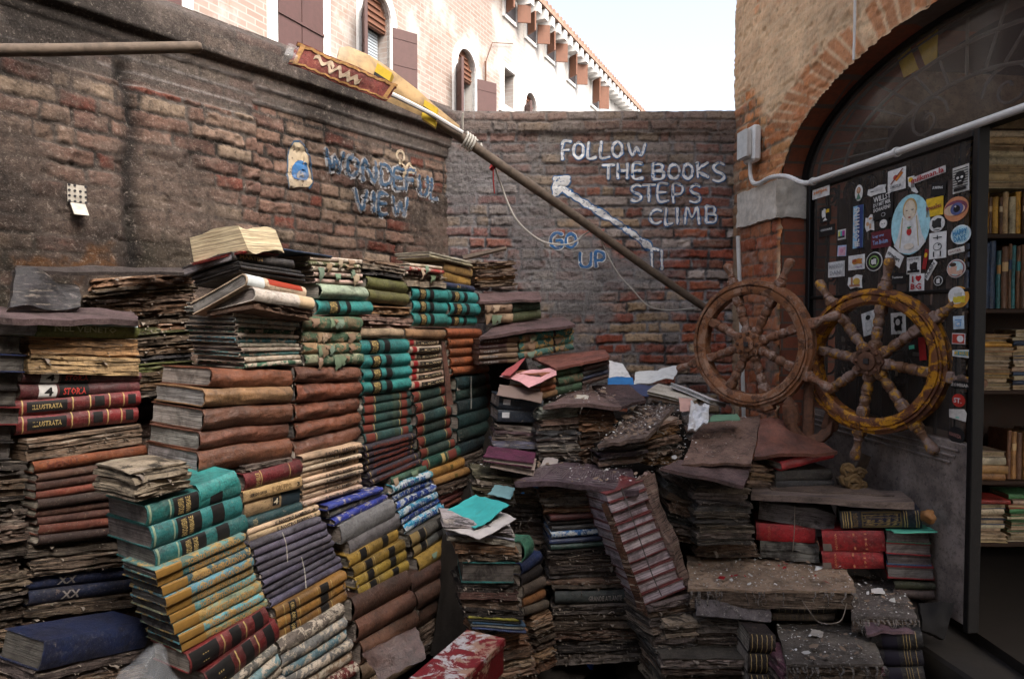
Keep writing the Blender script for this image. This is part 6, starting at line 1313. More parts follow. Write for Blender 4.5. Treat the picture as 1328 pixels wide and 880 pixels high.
run(5, ((578, 425), (622, 426), (585, 487), (634, 483)), .0, [(.26, .075, .028), (.30, .085, .03), (.24, .07, .025)], 'rusty orange leather volume', 'below the rightmost teal ones', 'leather', W=.2, bulge=.26, wav=.004)
run(6, ((590, 489), (634, 484), (594, 594), (642, 574)), .0, [(.012, .04, .042), (.014, .035, .03), (.012, .03, .035)], 'blackish green volume', 'at the right end of the row', 'cloth', W=.19, bulge=.12, bands=[(.85, .95, (.10, .03, .02))])
run(2, ((596, 596), (642, 577), (600, 620), (645, 600)), .0, 'rotdark', 'crumbling black volume', 'low at the right end of the row', rot=True, W=.19)
# ---- pile with the turquoise folder
CF = (2.42, 2.36)
pd = (2.45, 2.36)
run(4, ((577, 676), (664, 684), (578, 700), (668, 706)), (2.40, 2.44), [(.44, .40, .40), (.30, .27, .25), (.42, .40, .46), (.30, .25, .2)], 'rain swollen pale book', 'under the turquoise sheet', rot=True, mat='tornpaper', W=.22, rag=.010, wav=.012)
run(2, ((592, 706), (672, 708), (594, 728), (674, 730)), (2.40, 2.44), 'rotbrown', 'soaked brown book', 'under the swollen pale ones', rot=True, W=.22)
run(1, ((598, 730), (666, 728), (599, 756), (670, 756)), (2.40, 2.43), 'teald', 'book with teal boards and dirty page edge', 'in the turquoise topped pile', 'cloth', W=.20, flip=True, pagecol=(.14, .12, .10), bulge=.03, pages='pages_dark')
run(4, ((596, 758), (670, 758), (600, 798), (676, 802)), (2.40, 2.44), ['black', 'dkbrown', 'rotdark'], 'limp black book', 'in the turquoise topped pile', rot=True, W=.2)
run(5, ((606, 798), (676, 802), (612, 816), (684, 822)), (2.39, 2.43), [(.22, .19, .02), (.02, .02, .02), (.04, .10, .16), (.2, .18, .15), (.03, .05, .12)], 'thin coloured magazine', 'low in the turquoise topped pile', 'worn', W=.2, mat='cloth')
run(7, ((626, 812), (676, 800), (632, 900), (700, 884)), (2.44, 2.50), 'rotbrown', 'dark swollen book', 'at the foot beside the red bench', rot=True, W=.22, rag=.012)
# right flank of the same pile
run(1, ((676, 700), (688, 694), (678, 730), (690, 720)), (2.52, 2.62), 'greenc', 'small green spined book', 'on the flank of the turquoise topped pile', 'cloth', W=.12)
run(5, ((676, 732), (702, 712), (680, 800), (712, 790)), (2.50, 2.64), ['dkblue', 'black', 'rotdark', (.22, .10, .04), 'rotdark'], 'dark book standing proud', 'on the flank of the turquoise topped pile', 'worn', W=.14)
run(6, ((690, 800), (712, 790), (700, 872), (722, 862)), (2.56, 2.66), 'rotbrown', 'rotten brown book', 'low right of the turquoise topped pile', rot=True, W=.16)
# ---- centre dark pile under the embossed mat
run(3, ((662, 630), (700, 632), (664, 700), (704, 700)), (2.86, 2.90), ['rotdark', 'rotgrey'], 'black lump of rotten book', 'left under the embossed mat', rot=True, W=.2, rag=.015)
run(4, ((672, 700), (706, 702), (690, 790), (712, 790)), (2.80, 2.84), ['rotdark'], 'black soaked book', 'behind the turquoise topped pile', rot=True, W=.2, rag=.015)
run(3, ((704, 634), (786, 632), (706, 668), (788, 664)), (2.78, 2.80), ['rotgrey', (.20, .17, .15), 'rotbrown'], 'grey shredded book', 'just below the embossed mat', rot=True, W=.2, rag=.016, wav=.006)
run(3, ((712, 668), (788, 662), (713, 690), (791, 684)), (2.76, 2.79), [(.10, .02, .018), 'black', 'black'], 'thin black book', 'above the blue one in the centre', 'worn', W=.2, mat='cloth')
run(1, ((713, 690), (791, 684), (713, 699), (792, 692)), (2.75, 2.79), (.03, .12, .33), 'royal blue book in the dark pile', 'between black ones in the centre', 'painted', mat='bluefade', W=.2, texts=[('STORIA', .15, .45, .5, (.5, .5, .5))])
run(2, ((713, 700), (793, 693), (713, 714), (794, 708)), (2.75, 2.79), ['dkblue', (.02, .05, .04)], 'thin dark blue book', 'below the royal blue one', 'cloth', W=.2)
run(4, ((714, 715), (795, 709), (712, 752), (812, 748)), (2.74, 2.78), ['black', 'rotdark', 'rotdark', 'rotgrey'], 'charred looking book', 'in the middle of the central pile', rot=True, W=.2, rag=.008)
run(2, ((710, 753), (812, 750), (712, 764), (818, 762)), (2.74, 2.76), [(.17, .13, .11), 'rotdark'], 'grey brown slumped book', 'halfway down the central pile', rot=True, W=.2)
run(1, ((716, 766), (820, 764), (718, 784), (826, 780)), (2.74, 2.76), (.05, .055, .055), 'charcoal book with faint lettering', 'in the lower central pile', 'worn', W=.2, texts=[('GRANDE ATLANTE', .4, .8, .4, 'greypage')])
run(7, ((716, 785), (828, 782), (722, 862), (842, 858)), (2.74, 2.74), ['rotdark', 'rotdark', (.06, .048, .038)], 'wet blackened book', 'at the foot of the central pile', rot=True, W=.2, rag=.010)
# ---- sloping pile with red covers and string
rt = run(11, ((783, 641), (832, 622), (833, 786), (889, 762)), (2.60, 2.66), [(.16, .03, .03)], 'lilac paged book with crimson boards', 'of the sliding string tied pile', 'worn', flip=True, W=.20, pagecol=(.62, .52, .56), bulge=.02, wav=.003, group='books of the sliding pile', mat='cloth')
run(5, ((842, 786), (900, 772), (848, 830), (905, 822)), (2.58, 2.66), ['rotdark', 'rotgrey'], 'warped dark book', 'below the sliding crimson pile', rot=True, W=.2, rag=.008, wav=.012)
run(6, ((850, 830), (905, 822), (858, 900), (912, 890)), (2.56, 2.6), ['rotdark', 'rotgrey'], 'crushed dark book', 'at the foot right of the central floor', rot=True, W=.2, rag=.012, wav=.008)
# ---- the stair of books against the back wall
run(7, ((617, 340), (668, 338), (618, 372), (668, 370)), (3.85, 3.95), ['rotbrown', 'tan', 'rotbrown'], 'crumbly brown book', 'topmost against the back wall', rot=True, mat='tornpaper', W=.18, rag=.014)
run(2, ((626, 394), (663, 392), (627, 418), (664, 418)), (3.52, 3.58), [(.22, .14, .09), (.28, .18, .11)], 'torn brown book with teal rags', 'under the highest stair board', 'painted', W=.2, mat='worn', fly=3)
run(2, ((665, 392), (702, 390), (665, 418), (703, 412)), (3.60, 3.68), [(.05, .085, .055), (.07, .08, .035)], 'mossy green book', 'under the highest stair board', 'worn', W=.2)
run(5, ((622, 440), (672, 436), (622, 474), (674, 470)), (3.34, 3.40), ['dkbrown', (.12, .06, .06), 'dkbrown', 'rotbrown'], 'dark banded leather volume', 'under the second stair board', 'worn', W=.2, texts=[('OPERE', .1, .5, .4, 'greypage')], bands=[(.72, 1.0, (.16, .10, .06))])
run(3, ((674, 435), (746, 423), (674, 466), (748, 452)), (3.40, 3.48), [(.02, .13, .11), (.03, .14, .12), (.04, .12, .10)], 'torn teal book with bare brown patches', 'under the second stair board', 'worn', mat='yb', W=.2, fly=2, bands=[(.10, .3, (.20, .13, .08)), (.62, .66, BKc)])
run(3, ((722, 478), (757, 470), (722, 512), (758, 505)), (3.16, 3.22), [(.07, .085, .045), (.20, .15, .09), (.05, .07, .045)], 'camouflage coloured torn book', 'under the reddish stair board', 'painted', mat='greenrag', W=.2)
run(5, ((758, 468), (790, 460), (758, 500), (791, 490)), (3.2, 3.26), ['dkbrown', 'dkbrown', 'black', 'dkblue'], 'slim dark volume', 'under the right end of the reddish board', 'cloth', W=.2)
run(4, ((700, 484), (721, 480), (702, 518), (722, 512)), (3.06, 3.14), [(.24, .08, .04), (.26, .14, .07)], 'orange edged torn book', 'right of the dark blue file boxes', 'worn', W=.2)
bx = run(2, ((645, 511), (703, 521), (645, 547), (704, 548)), (3.00, 3.04), [(.010, .022, .038), (.010, .020, .034)], 'dark blue file box with white label', 'below the pink soaked page', 'cloth', W=.22, bulge=0.0, bands=[(.10, .26, (.55, .55, .55), (.35, .8))], name='file_box', cat='box', wav=.001)
run(1, ((702, 532), (752, 524), (700, 545), (752, 540)), (2.96, 3.0), (.22, .22, .18), 'mouldy pale grey book', 'under the middle speckled mat', rot=True, W=.18, mat='tornpaper')
run(2, ((704, 545), (754, 540), (700, 560), (752, 556)), (2.96, 3.0), 'rotdark', 'black mouldy book', 'under the mouldy pale grey one', rot=True, W=.18)
run(5, ((696, 560), (752, 556), (698, 606), (752, 604)), (2.95, 3.0), [(.09, .085, .08), (.07, .06, .06), (.09, .08, .075)], 'plastic wrapped grey lump of book', 'in the middle of the stair', rot=True, mat='wet', W=.18, rag=.010)
run(3, ((640, 549), (696, 556), (642, 572), (698, 572)), (3.0, 3.02), ['rotdark', (.09, .05, .055)], 'squashed dark book', 'below the dark blue file boxes', rot=True, mat='wet', W=.18)
run(2, ((636, 573), (698, 574), (640, 590), (698, 592)), (2.96, 2.98), [(.05, .047, .06), (.055, .05, .06)], 'slate black soaked book', 'above the purple covered one', rot=True, mat='wet', W=.18, rag=.006, wav=.008)
run(5, ((753, 528), (798, 534), (753, 606), (800, 590)), (3.0, 3.02), [(.10, .055, .03), 'rotbrown'], 'rust brown crumbling book', 'under the right end of the speckled mat', rot=True, W=.18, rag=.012)
run(3, ((776, 580), (836, 570), (778, 604), (838, 598)), (2.90, 2.92), ['black', (.05, .03, .045), 'rotdark'], 'black tangle of wet book', 'under the long sloping board', rot=True, mat='wet', W=.22, rag=.016)
run(6, ((838, 556), (884, 540), (838, 604), (880, 600)), (2.95, 3.05), ['rotbrown', 'tan', 'rotbrown', 'rotgrey'], 'leaning brown decayed book', 'right of the long sloping board', rot=True, W=.16, rag=.018, mat='tornpaper')
run(2, ((618, 592), (690, 598), (634, 606), (692, 618)), (2.78, 2.76), [(.10, .02, .05), (.40, .32, .26)], 'purple backed open book', 'beside the embossed mat', 'worn', W=.18, flip=True, pagecol=(.42, .33, .27))
run(5, ((612, 612), (664, 620), (616, 650), (668, 656)), (2.80, 2.82), [(.09, .085, .055), 'rotgrey', (.085, .08, .05)], 'green grey pulpy book', 'behind the turquoise sheet', rot=True, W=.2, rag=.01)
# ---- right of the stair
run(9, ((902, 630), (972, 634), (904, 706), (978, 704)), (2.78, 2.80), ['rotgrey', 'rotdark', (.075, .062, .052)], 'dark wavy paged book', 'under the two tilted boards', rot=True, W=.2, rag=.009, wav=.010)
run(2, ((906, 707), (980, 705), (900, 722), (982, 722)), (2.82, 2.84), ['rotdark', 'rotbrown'], 'flattened brown book', 'on the first dusty slab', rot=True, W=.2)
run(7, ((860, 606), (900, 632), (866, 700), (904, 706)), (2.86, 2.86), ['rotdark', (.05, .06, .065), 'rotdark'], 'black rotten book with blue flecks', 'left under the tilted boards', rot=True, W=.2, rag=.012)
run(1, ((1012, 602), (1082, 580), (1014, 612), (1084, 594)), (2.86, 2.92), (.36, .012, .016), 'scarlet book with a torn corner', 'under the sagging brown leather cover', 'worn', W=.2, mat='cloth')
run(2, ((1006, 612), (1082, 608), (1006, 638), (1083, 638)), (2.90, 2.92), ['dkgrey', (.035, .035, .038)], 'dark grey book', 'below the scarlet torn one', 'worn', W=.2, bulge=.04)
run(3, ((971, 602), (1004, 606), (972, 632), (1004, 634)), (2.90, 2.92), 'rotbrown', 'scorched brown book', 'left of the dark grey pair', rot=True, W=.2)
run(1, ((982, 650), (1079, 664), (982, 672), (1081, 688)), (2.88, 2.80), (.16, .15, .14), 'book with slate striped page edge', 'under the plank beside the ornate volume', rot=True, W=.2, mat='pages_dark', rag=.004, slabs=3)
run(1, ((1087, 661), (1195, 663), (1090, 685), (1197, 685)), (2.74, 2.64), (.012, .013, .028), 'black volume with ornate gilt frame', 'under the right end of the plank', 'cloth', W=.2, bulge=.05, bands=[(.03, .042, GL), (.06, .072, GL), (.09, .102, GL), (.13, .145, GL), (.27, .76, (.12, .085, .035), (.05, .95)), (.285, .745, (.012, .013, .028), (.14, .86)), (.31, .72, (.20, .14, .06), (.20, .80)), (.325, .705, (.010, .011, .035), (.27, .73)), (.79, .80, GL), (.82, .83, GL), (.93, .94, GL), (.96, .97, GL)], texts=[('ENCICLOPEDIA', .16, .22, -1, (.2, .13, .06)), ('MOTTA', .85, .91, -1, (.2, .13, .06))][:1])
run(1, ((981, 674), (1060, 684), (982, 700), (1061, 704)), (2.88, 2.82), (.38, .010, .016), 'scarlet book with faint vertical title', 'left of the two stacked scarlet ones', 'cloth', W=.2, bulge=.05, texts=[('STORIA', .20, .25, -1, (.5, .12, .08))])
run(1, ((984, 701), (1060, 705), (985, 722), (1061, 727)), (2.88, 2.82), (.17, .155, .145), 'book stripped to grey gatherings', 'under the left scarlet one', rot=True, mat='pages_dark', W=.2, rag=.003, slabs=2)
run(2, ((1066, 687), (1148, 688), (1067, 738), (1149, 738)), (2.78, 2.70), [(.38, .012, .016), (.33, .012, .015)], 'scarlet book with gilt numerals', 'beside the four page blocks', 'cloth', W=.2, bulge=.06, texts=[('NUOVA', .20, .24, -1, (.5, .2, .1)), ('I', .50, .53, -1, (.5, .2, .1)), ('1911', .68, .72, -1, (.5, .2, .1))], bands=[(.0, .14, (.18, .15, .13), (.0, .4))])
run(4, ((1149, 686), (1209, 690), (1150, 749), (1212, 751)), (2.68, 2.62), [(.02, .22, .13), (.30, .012, .016), (.02, .10, .2), (.28, .012, .015)], 'book with red boards and grey page edge', 'right of the scarlet pair', 'cloth', W=.16, flip=True, pagecol=(.24, .20, .185), bulge=.02)
run(2, ((1160, 753), (1214, 754), (1160, 776), (1216, 778)), (2.68, 2.62), [(.045, .045, .025), 'rotdark'], 'olive black book', 'under the four page blocks', 'worn', W=.16)
# below the slabs
run(3, ((905, 803), (962, 804), (902, 852), (964, 852)), (2.60, 2.60), ['rotgrey', 'rotdark'], 'crusty book with frayed threads', 'under the draped grey cloth', rot=True, mat='tornpaper', W=.2, rag=.012)
run(6, ((862, 806), (905, 806), (858, 850), (902, 850)), (2.56, 2.58), ['rotgrey', 'rotdark'], 'bent greyish book', 'left under the draped grey cloth', rot=True, W=.2, wav=.012)
run(5, ((856, 852), (962, 853), (858, 905), (964, 905)), (2.50, 2.52), [(.12, .10, .085), 'rotdark', 'rotgrey'], 'taped grey rotten book', 'at the bottom left of the slabs', rot=True, W=.2, rag=.010, board=(.07, .06, .05))
run(3, ((968, 822), (1002, 826), (972, 900), (1012, 900)), (2.46, 2.46), [(.030, .022, .02)], 'black book with gilt ribs', 'left of the lowest dusty slab', 'worn', W=.2, bands=[(.10+.18*i, .125+.18*i, GL) for i in range(5)])
run(2, ((1003, 786), (1085, 786), (1002, 806), (1086, 806)), (2.62, 2.6), ['black', 'rotdark'], 'dark striped book', 'in the shadow between two slabs', 'worn', W=.2, bands=[(.08+.1*i, .095+.1*i, (.12, .09, .05)) for i in range(8)])
run(3, ((1124, 814), (1196, 818), (1146, 892), (1206, 892)), (2.48, 2.42), ['black', (.015, .014, .022), 'black'], 'black volume with gilt stripes', 'in the lower right pile', 'cloth', W=.16, bands=[(.62, .63, GL), (.68, .69, GL), (.74, .75, GL), (.86, .87, GL), (.2, .5, (.02, .018, .03))])
run(2, ((1012, 865), (1146, 870), (1014, 905), (1150, 905)), (2.34, 2.34), [(.16, .06, .08), 'rotdark'], 'damp pinkish brown book', 'under the lowest dusty slab', rot=True, W=.2)
# ---- boards, mats, slabs, loose sheets
def Q(*c): return [U(*p) for p in c]
def board(C, mat, label, color, thick=.012, cat='board', name='book_board', **kw): return sheet(name, Q(*C), M[mat], thick, color=color, label=label, cat=cat, **kw)
board([(-30, 412, 1.8), (179, 415, 2.26), (172, 402, 2.42), (-20, 398, 2.1)], 'boardcloth', 'broad flat cover board topping the leftmost pile', (.085, .055, .055), .018, amp=.008)
board([(14, 352, 2.12), (250, 354, 2.6), (250, 347, 2.66), (22, 345, 2.2)], 'boardcloth', 'long thin dark board against the left wall', (.045, .035, .032), .012)
board([(12, 399, 2.0), (103, 399, 2.2), (100, 370, 2.30), (22, 346, 2.12)], 'wet', 'limp black leather sheet draped at far left', (.02, .016, .017), .02, cat='leather sheet', name='leather_sheet', amp=.016, sag=.0, fn=lambda u, v: .012*math.sin(u*7))
board([(622, 391, 3.50), (702, 388, 3.62), (699, 378, 3.88), (621, 380, 3.82)], 'boardcloth', 'purplish brown board forming the highest stair', (.14, .085, .08), .012)
board([(622, 436, 3.30), (746, 421, 3.42), (730, 411, 3.74), (648, 418, 3.68)], 'boardcloth', 'purplish brown board forming the second stair', (.12, .072, .07), .014)
board([(720, 477, 3.12), (790, 462, 3.2), (784, 452, 3.5), (690, 464, 3.45)], 'boardcloth', 'rusty red board forming the third stair', (.20, .07, .05), .012)
board([(704, 526, 2.92), (806, 524, 2.95), (786, 506, 3.25), (744, 508, 3.22)], 'boardcloth', 'paint speckled brown mat in the middle of the stair', (.15, .095, .085), .016, fn=lambda u, v: .007*math.sin(u*5), name='cover_mat')
board([(797, 530, 2.98), (838, 518, 3.06), (815, 498, 3.34), (768, 500, 3.32)], 'boardcloth', 'dark brown board tucked behind the speckled mat', (.07, .042, .042), .014)
board([(775, 578, 2.84), (838, 567, 2.80), (874, 526, 3.18), (826, 526, 3.2)], 'boardcloth', 'long sloping rust brown board strewn with plaster', (.17, .12, .10), .016, ragged=.006)
mt = board([(668, 630, 2.72), (828, 628, 2.62), (818, 600, 2.95), (706, 606, 2.95)], 'boardcloth', 'purple brown mat embossed with square spirals', (.10, .065, .075), .022, fn=lambda u, v: .02*math.sin(u*3.4+1.2), name='embossed_mat', cat='mat', nu=30)
mb = MB(); Cm = [Vector(c)-mt.location for c in Q((668, 630, 2.72), (828, 628, 2.62), (818, 600, 2.95), (706, 606, 2.95))]
def mpt(u, v):
    p = (Cm[0]*(1-u)+Cm[1]*u)*(1-v)+(Cm[3]*(1-u)+Cm[2]*u)*v; q = p+mt.location; n = (Cm[1]-Cm[0]).cross(Cm[3]-Cm[0]).normalized()
    return p+n*(rn(q*8, 0)*.006+rn(q*24, 5)*.0021+.02*math.sin(u*3.4+1.2)+.002)
for i in range(5):
    for r_ in (.42, .30, .17, .06):
        c0 = .12+i*.18; P = [(-1, -1), (1, -1), (1, 1), (-1, 1), (-1, -.6)]
        pts = []
        for a, b in zip(P, P[1:]): pts += [mpt(c0+(a[0]+(b[0]-a[0])*k/5)*r_*.17, .45+(a[1]+(b[1]-a[1])*k/5)*r_*.8) for k in range(5)]
        mb.tube(pts, .0022, 4)
o = meshobj('embossed_spirals', mb.V, mb.F, M['object'], mt, color=(.15, .115, .12))
board([(884, 602, 2.84), (974, 600, 2.80), (987, 537, 3.2), (905, 548, 3.2)], 'boardcloth', 'wide tilted tan brown board beside the left wheel', (.20, .12, .09), .012, amp=.006)
board([(857, 606, 2.76), (965, 628, 2.68), (975, 601, 2.86), (880, 596, 2.92)], 'boardcloth', 'dark tilted board with white paint patch', (.13, .08, .075), .014, sag=.01)
board([(978, 592, 2.86), (1086, 586, 2.84), (1056, 556, 3.12), (986, 546, 3.14)], 'leather', 'sagging red brown leather cover below the anchor', (.20, .075, .05), .016, cat='leather sheet', name='leather_cover', amp=.014, fn=lambda u, v: .03*math.sin(u*4.4+.4)*v)
board([(974, 640, 2.80), (1186, 652, 2.62), (1168, 636, 2.82), (976, 629, 2.98)], 'greyplank', 'long grey brown plank across the right pile', (.16, .115, .095), .026, cat='plank', name='plank', amp=.006, ragged=.002)
board([(1000, 634, 2.86), (1160, 642, 2.72), (1120, 630, 2.90), (990, 625, 3.02)], 'boardcloth', 'thin mouldy board lying on the long plank', (.13, .09, .07), .012)
def slab(C, label, thick, color=(.32, .22, .15), pg=(.20, .14, .10), pinkn=0):
    C = Q(*C); o0 = sum(C, Vector())/4; root = empty('dusty_atlas', o0+Vector((0, 0, -thick))); tagp(root, label, 'atlas', 'dust caked atlases used as steps')
    sheet('cover', C, M['dust'], .010, 34, 20, .006, 10, parent=root, color=color, ragged=.003)
    c2 = []; ctr = o0
    for p in C: q = p+(ctr-p)*.03; c2.append(Vector((q.x, q.y, q.z-.012)))
    # ragged page block
    V = []; F = []; ring = []
    for a, b in zip(c2, c2[1:]+c2[:1]):
        for k in range(24): ring.append(a+(b-a)*k/24)
    NZ = 9; m = len(ring)
    for j in range(NZ+1):
        for i, p in enumerate(ring):
            z = thick*j/NZ; d = (p-ctr); d.z = 0; d.normalize(); e = rn((p.x*30, p.y*30, j*1.7), 4)*.008+rn((p.x*9, p.y*9, j*3.1), 6)*.006; V.append(Vector((p.x, p.y, p.z-z))+d*e)
    for j in range(NZ):
        for i in range(m): F.append((j*m+i, (j+1)*m+i, (j+1)*m+(i+1) % m, j*m+(i+1) % m))
    F.append(tuple(range(m))); F.append(tuple(range(NZ*m, NZ*m+m))[::-1])
    mb = MB(); mb.add(V, F); wpart(mb, 'page_block', M['rot'], root, color=pg, ang=50)
    # frayed fibres hanging from the front edge
    mb = MB(); rg = random.Random(int(abs(o0.x*1000)))
    for i in range(26):
        u = rg.random(); p = C[0]*(1-u)+C[1]*u+Vector((0, -.006, -.006)); L = rg.uniform(.012, .06); s = rg.uniform(-1, 1)*.02; r_ = rg.uniform(.0008, .0035)
        mb.tube([p, p+Vector((s*.3, -.012, -L*.3)), p+Vector((s, -.008, -L*.7)), p+Vector((s*.6, -.012, -L))], [r_*1.5, r_, r_, r_*.6], 4)
    wpart(mb, 'frayed_threads', M['tornpaper'], root, color=(.22, .19, .17))
slab([(892, 764, 2.60), (1110, 765, 2.54), (1094, 730, 2.84), (890, 718, 2.95)], 'largest dust caked atlas forming the top right step', .062)
slab([(1104, 800, 2.50), (1190, 800, 2.46), (1165, 752, 2.82), (1104, 746, 2.86)], 'narrow dust caked atlas at the right of the largest', .045, (.11, .09, .08))
slab([(1020, 862, 2.30), (1146, 860, 2.30), (1122, 808, 2.64), (1003, 800, 2.72)], 'lowest dust caked atlas at the bottom right', .06, (.14, .115, .095))
board([(902, 798, 2.56), (1000, 806, 2.56), (998, 780, 2.60), (902, 776, 2.60)], 'dust', 'stiff grey cloth draped under the largest dusty step', (.13, .11, .11), .012, cat='cloth', name='stiff_cloth', amp=.012)
board([(1196, 816, 2.50), (1228, 826, 2.48), (1236, 782, 2.52), (1192, 782, 2.56)], 'dullblack', 'black crumpled plastic at the lower right', (.02, .02, .022), .02, cat='plastic', name='crumpled_plastic', amp=.03)
board([(1125, 826, 2.42), (1186, 816, 2.42), (1176, 804, 2.5), (1118, 806, 2.52)], 'leather', 'pinkish rag hanging over black gilt volumes', (.22, .13, .15), .01, cat='rag', name='rag', amp=.02)
# loose sheets
def paper(C, label, color, name='loose_page', amp=.006, **kw): return sheet(name, Q(*C), M['paper'], .003, 12, 10, amp, 12, color=color, label=label, cat=kw.pop('cat', 'paper'), **kw)
paper([(616, 686, 2.38), (660, 654, 2.48), (617, 641, 2.66), (577, 662, 2.56)], 'turquoise folder sheet curling on the low centre pile', (.04, .33, .32), 'turquoise_sheet', .012)
paper([(576, 685, 2.39), (622, 699, 2.35), (670, 672, 2.44), (640, 660, 2.6)], 'grey white soaked page under the turquoise sheet', (.42, .38, .36))
paper([(686, 503, 2.98), (722, 486, 3.05), (718, 474, 3.22), (648, 486, 3.10)], 'large pink stained page on the dark blue file boxes', (.60, .30, .30), amp=.014)
paper([(650, 484, 3.06), (662, 488, 3.04), (682, 463, 3.2), (658, 478, 3.2)], 'small dark pink flap behind the large pink page', (.32, .07, .07), amp=.012)
paper([(644, 512, 2.98), (702, 522, 2.98), (704, 508, 3.06), (648, 498, 3.06)], 'brown cardboard sheet under the pink page', (.17, .12, .10), 'cardboard_sheet')
paper([(790, 488, 3.62), (818, 490, 3.62), (806, 470, 3.8), (790, 468, 3.8)], 'white curled paper by the back wall', (.62, .61, .60), amp=.02)
paper([(822, 498, 3.5), (872, 490, 3.5), (882, 476, 3.72), (824, 482, 3.7)], 'white sheet lying against the back wall', (.60, .60, .58), amp=.016)
paper([(788, 500, 3.45), (824, 505, 3.45), (820, 490, 3.6), (788, 488, 3.6)], 'blue glossy cover half under white papers', (.03, .16, .40), 'loose_cover', .012)
paper([(818, 512, 3.35), (862, 514, 3.35), (850, 498, 3.5), (812, 498, 3.5)], 'navy loose cover below the white papers', (.05, .06, .12), 'loose_cover', .014)
b1 = run(1, ((866, 492), (924, 520), (866, 500), (920, 523)), (3.36, 3.22), (.58, .57, .56), 'white brochure with small red stamp', 'leaning by the left ship wheel', 'pale', W=.22, flip=True, bulge=.0, pagecol='white', name='brochure', cat='brochure', mat='paper')
run(2, ((838, 506), (900, 522), (840, 516), (902, 530)), (3.3, 3.2), [(.45, .38, .32), (.30, .20, .14)], 'open tan book', 'under the white brochure', 'worn', W=.2, flip=True, pagecol='beige')
paper([(882, 532, 3.1), (898, 534, 3.1), (898, 516, 3.2), (880, 516, 3.2)], 'pale pink paper scrap near the left wheel', (.50, .30, .25), amp=.015)
sheet('crumpled_tissue', Q((892, 556, 3.0), (918, 550, 3.0), (920, 524, 3.12), (896, 520, 3.12)), M['paper'], .01, 16, 16, .045, 22, color=(.62, .62, .64), label='crumpled white tissue between stair and tilted boards', cat='tissue')
paper([(918, 546, 3.02), (960, 545, 3.02), (956, 536, 3.1), (924, 538, 3.1)], 'thin green and blue comic lying under the left wheel', (.12, .22, .14), 'loose_comic')
sheet('stick', Q((600, 336, 3.86), (656, 322, 3.9), (656, 319, 3.94), (600, 331, 3.9)), M['greywood'], .012, 10, 3, .002, color=None, label='thin wooden slat slanting up to the back wall', cat='slat')
sheet('leather_strap', Q((580, 527, 2.93), (588, 524, 2.95), (577, 443, 2.94), (573, 443, 2.93)), M['leather'], .008, 4, 12, .004, color=(.11, .045, .03), label='narrow brown leather strap hanging between two columns', cat='strap')
sheet('torn_leather', Q((492, 882, 2.16), (552, 852, 2.22), (540, 812, 2.30), (470, 848, 2.16)), M['leather'], .010, 16, 12, .02, color=(.09, .05, .042), label='torn brown leather hanging beside the red bench', cat='leather sheet', ragged=.008)
sheet('page_flap', Q((1160, 690, 2.62), (1216, 690, 2.58), (1204, 682, 2.7), (1150, 684, 2.72)), M['paper'], .003, 10, 8, .006, color=(.10, .42, .30), label='mint green cover on the top page block', cat='paper') 
sheet('spine_leather', Q((889, 758, 2.66), (900, 768, 2.70), (846, 612, 2.80), (830, 620, 2.66)), M['tornpaper'], .02, 8, 30, .02, color=(.26, .17, .14), label='crumbling pale spine leather along the sliding pile', cat='leather sheet', ragged=.006)
sheet('spine_leather', Q((828, 788, 2.60), (840, 796, 2.58), (790, 655, 2.62), (782, 652, 2.62)), M['tornpaper'], .012, 5, 24, .014, color=(.09, .035, .018), label='rust coloured spine strip left of the sliding pile', cat='leather sheet', ragged=.006)

for k, (q, col, lab) in enumerate([
  ([(742, 520, 3.0), (760, 522, 3.0), (764, 512, 3.06), (748, 511, 3.06)], (.40, .36, .30), 'small buff paper scrap on the speckled mat'),
  ([(800, 560, 2.98), (816, 556, 2.98), (814, 546, 3.06), (802, 548, 3.06)], (.38, .40, .36), 'greenish white paper scrap on the long sloping board'),
  ([(700, 604, 2.92), (722, 606, 2.92), (724, 594, 2.96), (706, 593, 2.96)], (.30, .26, .24), 'grey torn page above the embossed mat'),
  ([(924, 596, 2.86), (948, 600, 2.86), (950, 592, 2.9), (928, 589, 2.9)], (.50, .48, .46), 'white torn scrap near the front of the wide tilted board'),
  ([(896, 614, 2.80), (934, 618, 2.80), (936, 610, 2.84), (904, 607, 2.84)], (.56, .54, .52), 'peeled white patch on the dark tilted board'),
  ([(1056, 740, 2.76), (1072, 742, 2.76), (1070, 735, 2.8), (1058, 734, 2.8)], (.60, .60, .60), 'small white paper scrap on the largest dusty step'),
  ([(1130, 768, 2.66), (1148, 768, 2.66), (1144, 761, 2.7), (1130, 762, 2.7)], (.55, .52, .50), 'small white paper scrap on the narrow dusty step'),
  ([(1048, 822, 2.52), (1066, 826, 2.50), (1068, 818, 2.55), (1054, 816, 2.55)], (.40, .36, .32), 'small grey paper scrap on the lowest dusty step'),
  ([(632, 640, 2.75), (662, 646, 2.74), (668, 632, 2.8), (642, 628, 2.8)], (.12, .22, .24), 'dull blue green scrap behind the turquoise sheet')]):
    paper(q, lab, col, 'paper_scrap', .008, ragged=.012, group='paper scraps lying on the book steps')
